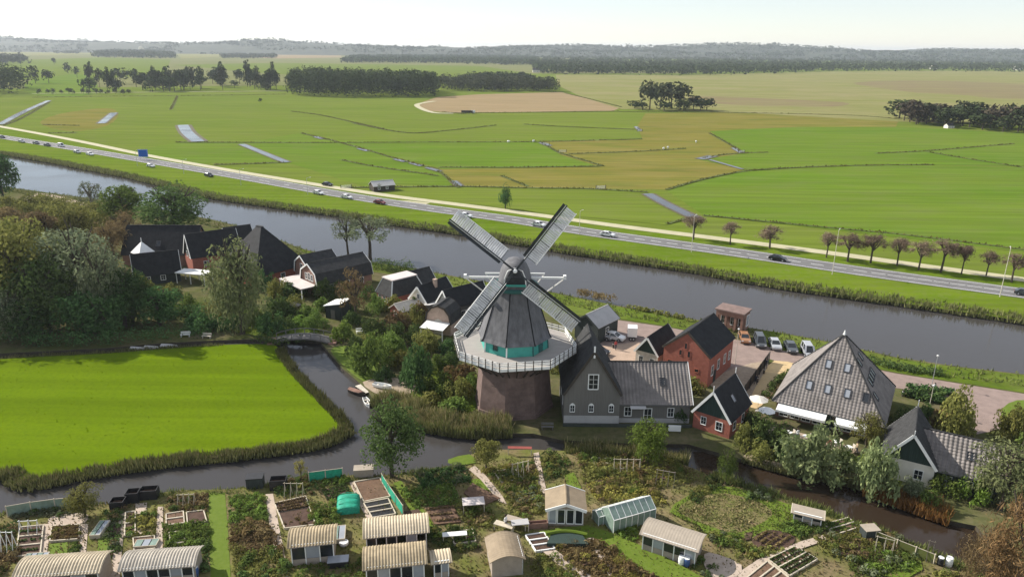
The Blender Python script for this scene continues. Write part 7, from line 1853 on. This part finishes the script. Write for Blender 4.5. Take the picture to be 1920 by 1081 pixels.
# ---------------------------------------------------------------- people
def person(x, y, rz, top, legs, lab, sit=False, z=.035, walk=.18, s=1.0):
    J = {'pelvis': (0, 0, .95), 'chest': (0, 0, 1.3), 'neck': (0, 0, 1.5), 'head': (0, -.02, 1.6), 'crown': (0, 0, 1.74), 'lk': (.1, -.06, .5), 'la': (.1, walk, .09), 'lt': (.1, walk - .18, .05), 'rk': (-.1, -.08, .5), 'ra': (-.1, -walk, .09), 'rt': (-.1, -walk - .18, .05),
         'ls': (.19, 0, 1.43), 'le': (.26, .05, 1.15), 'lh': (.25, -.1, .9), 'lf': (.25, -.14, .82), 'rs': (-.19, 0, 1.43), 're': (-.26, .05, 1.15), 'rh': (-.25, -.12, .92), 'rf': (-.25, -.17, .84), 'lp': (.1, 0, .9), 'rp': (-.1, 0, .9)}
    R_ = dict(pelvis=.13, chest=.15, neck=.055, head=.1, crown=.08, lk=.065, la=.045, lt=.04, rk=.065, ra=.045, rt=.04, ls=.07, le=.045, lh=.035, lf=.03, rs=.07, re=.045, rh=.035, rf=.03, lp=.1, rp=.1)
    E_ = 'pelvis chest,chest neck,neck head,head crown,pelvis lp,lp lk,lk la,la lt,pelvis rp,rp rk,rk ra,ra rt,chest ls,ls le,le lh,lh lf,chest rs,rs re,re rh,rh rf'
    ks = list(J); me = bpy.data.meshes.new('body'); me.from_pydata([J[k] for k in ks], [tuple(ks.index(q) for q in e.split()) for e in E_.split(',')], [])
    o = bpy.data.objects.new('body', me); C.objects.link(o)
    sk = o.modifiers.new('skin', 'SKIN'); sb = o.modifiers.new('sub', 'SUBSURF'); sb.levels = sb.render_levels = 1
    for i, k in enumerate(ks): me.skin_vertices[0].data[i].radius = (R_[k], R_[k] * .85)
    me.skin_vertices[0].data[0].use_root = True
    dg = bpy.context.evaluated_depsgraph_get(); nm = bpy.data.meshes.new_from_object(o.evaluated_get(dg)); bpy.data.objects.remove(o)
    nm.materials.clear()
    for m in ('skin', top, legs, 'tyre'): nm.materials.append(K(m))
    for p in nm.polygons:
        c = p.center; p.use_smooth = True
        p.material_index = 3 if c.z < .12 else 2 if c.z < .98 and abs(c.x) < .2 else 0 if c.z > 1.5 or (abs(c.x) > .2 and c.z < .97) else 1
    t = thing('person', lab, 'person', P(x, y, z), rz); t.scale = (s,) * 3
    link('body', nm, t)
    MB().lathe([(.115, 1.62), (.125, 1.7), (.1, 1.79), (.03, 1.83)], (0, .025, 0), 10).build('hair', 'hair', t, True)
    return t
person(1142, 628, 1.2, 'cloth_white', 'cloth_dark', 'person in a white top standing behind the parked cars at the barn'); person(1178, 630, -.6, 'cloth_dark', 'cloth_blue', 'person in dark clothes next to the white trailer'); person(1154, 655, .4, 'cloth_red', 'cloth_dark', 'person in red walking on the forecourt')
person(1416, 720, 2.0, 'cloth_dark', 'cloth_dark', 'person in dark clothes at the board fence', z=.05); person(1436, 690, -1, 'cloth_dark', 'cloth_dark', 'person in dark clothes at the far end of the board fence', z=.05)
person(1494, 824, .5, 'cloth_white', 'cloth_blue', 'person in white on the farmhouse terrace', z=.055); person(1552, 842, -.5, 'cloth_red', 'cloth_dark', 'person in red on the farmhouse terrace', z=.055); person(1605, 850, 1.5, 'cloth_tan', 'cloth_dark', 'person in tan at the end of the farmhouse terrace', z=.055)
person(948, 990, 1, 'cloth_white', 'cloth_dark', 'gardener in white bending path side near the glazed cabin' if False else 'gardener in white standing between the glazed cabin and board tables', z=.02)

# sheep in the polder: each one body
def make_sheep():
    b = MB(); b.lathe([(.05, -.55), (.28, -.4), (.33, 0), (.28, .38), (.14, .5)], (0, 0, .62), 10, 'x'); b.lathe([(.04, .5), (.13, .58), (.11, .78), (.05, .85)], (0, 0, .78), 8, 'x')
    for x in (-.32, .3):
        for y in (-.14, .14): b.tube([(x, y, .5), (x, y, 0)], [.06, .04], 5)
    return b.mesh('sheep', 'cloth_white', True)
SM = make_sheep()
for x, y, lab in ((953, 268, 'white sheep alone near the middle of the green polder'), (1000, 267, 'sheep left of the white gate at the yellowish field'), (1244, 281, 'sheep in the yellowish field, left one of a pair'), (1252, 279, 'sheep in the yellowish field, right one of a pair' if False else 'sheep in the yellowish field, beside the first of its pair'), (1305, 268, 'sheep near the corner of the lush field')):
    o = link('sheep', SM); o.location = P(x, y, .12); o.rotation_euler = (0, 0, random.uniform(0, 6)); o.scale = (1.5,) * 3; tag(o, lab, 'sheep', 'sheep grazing in the polder')
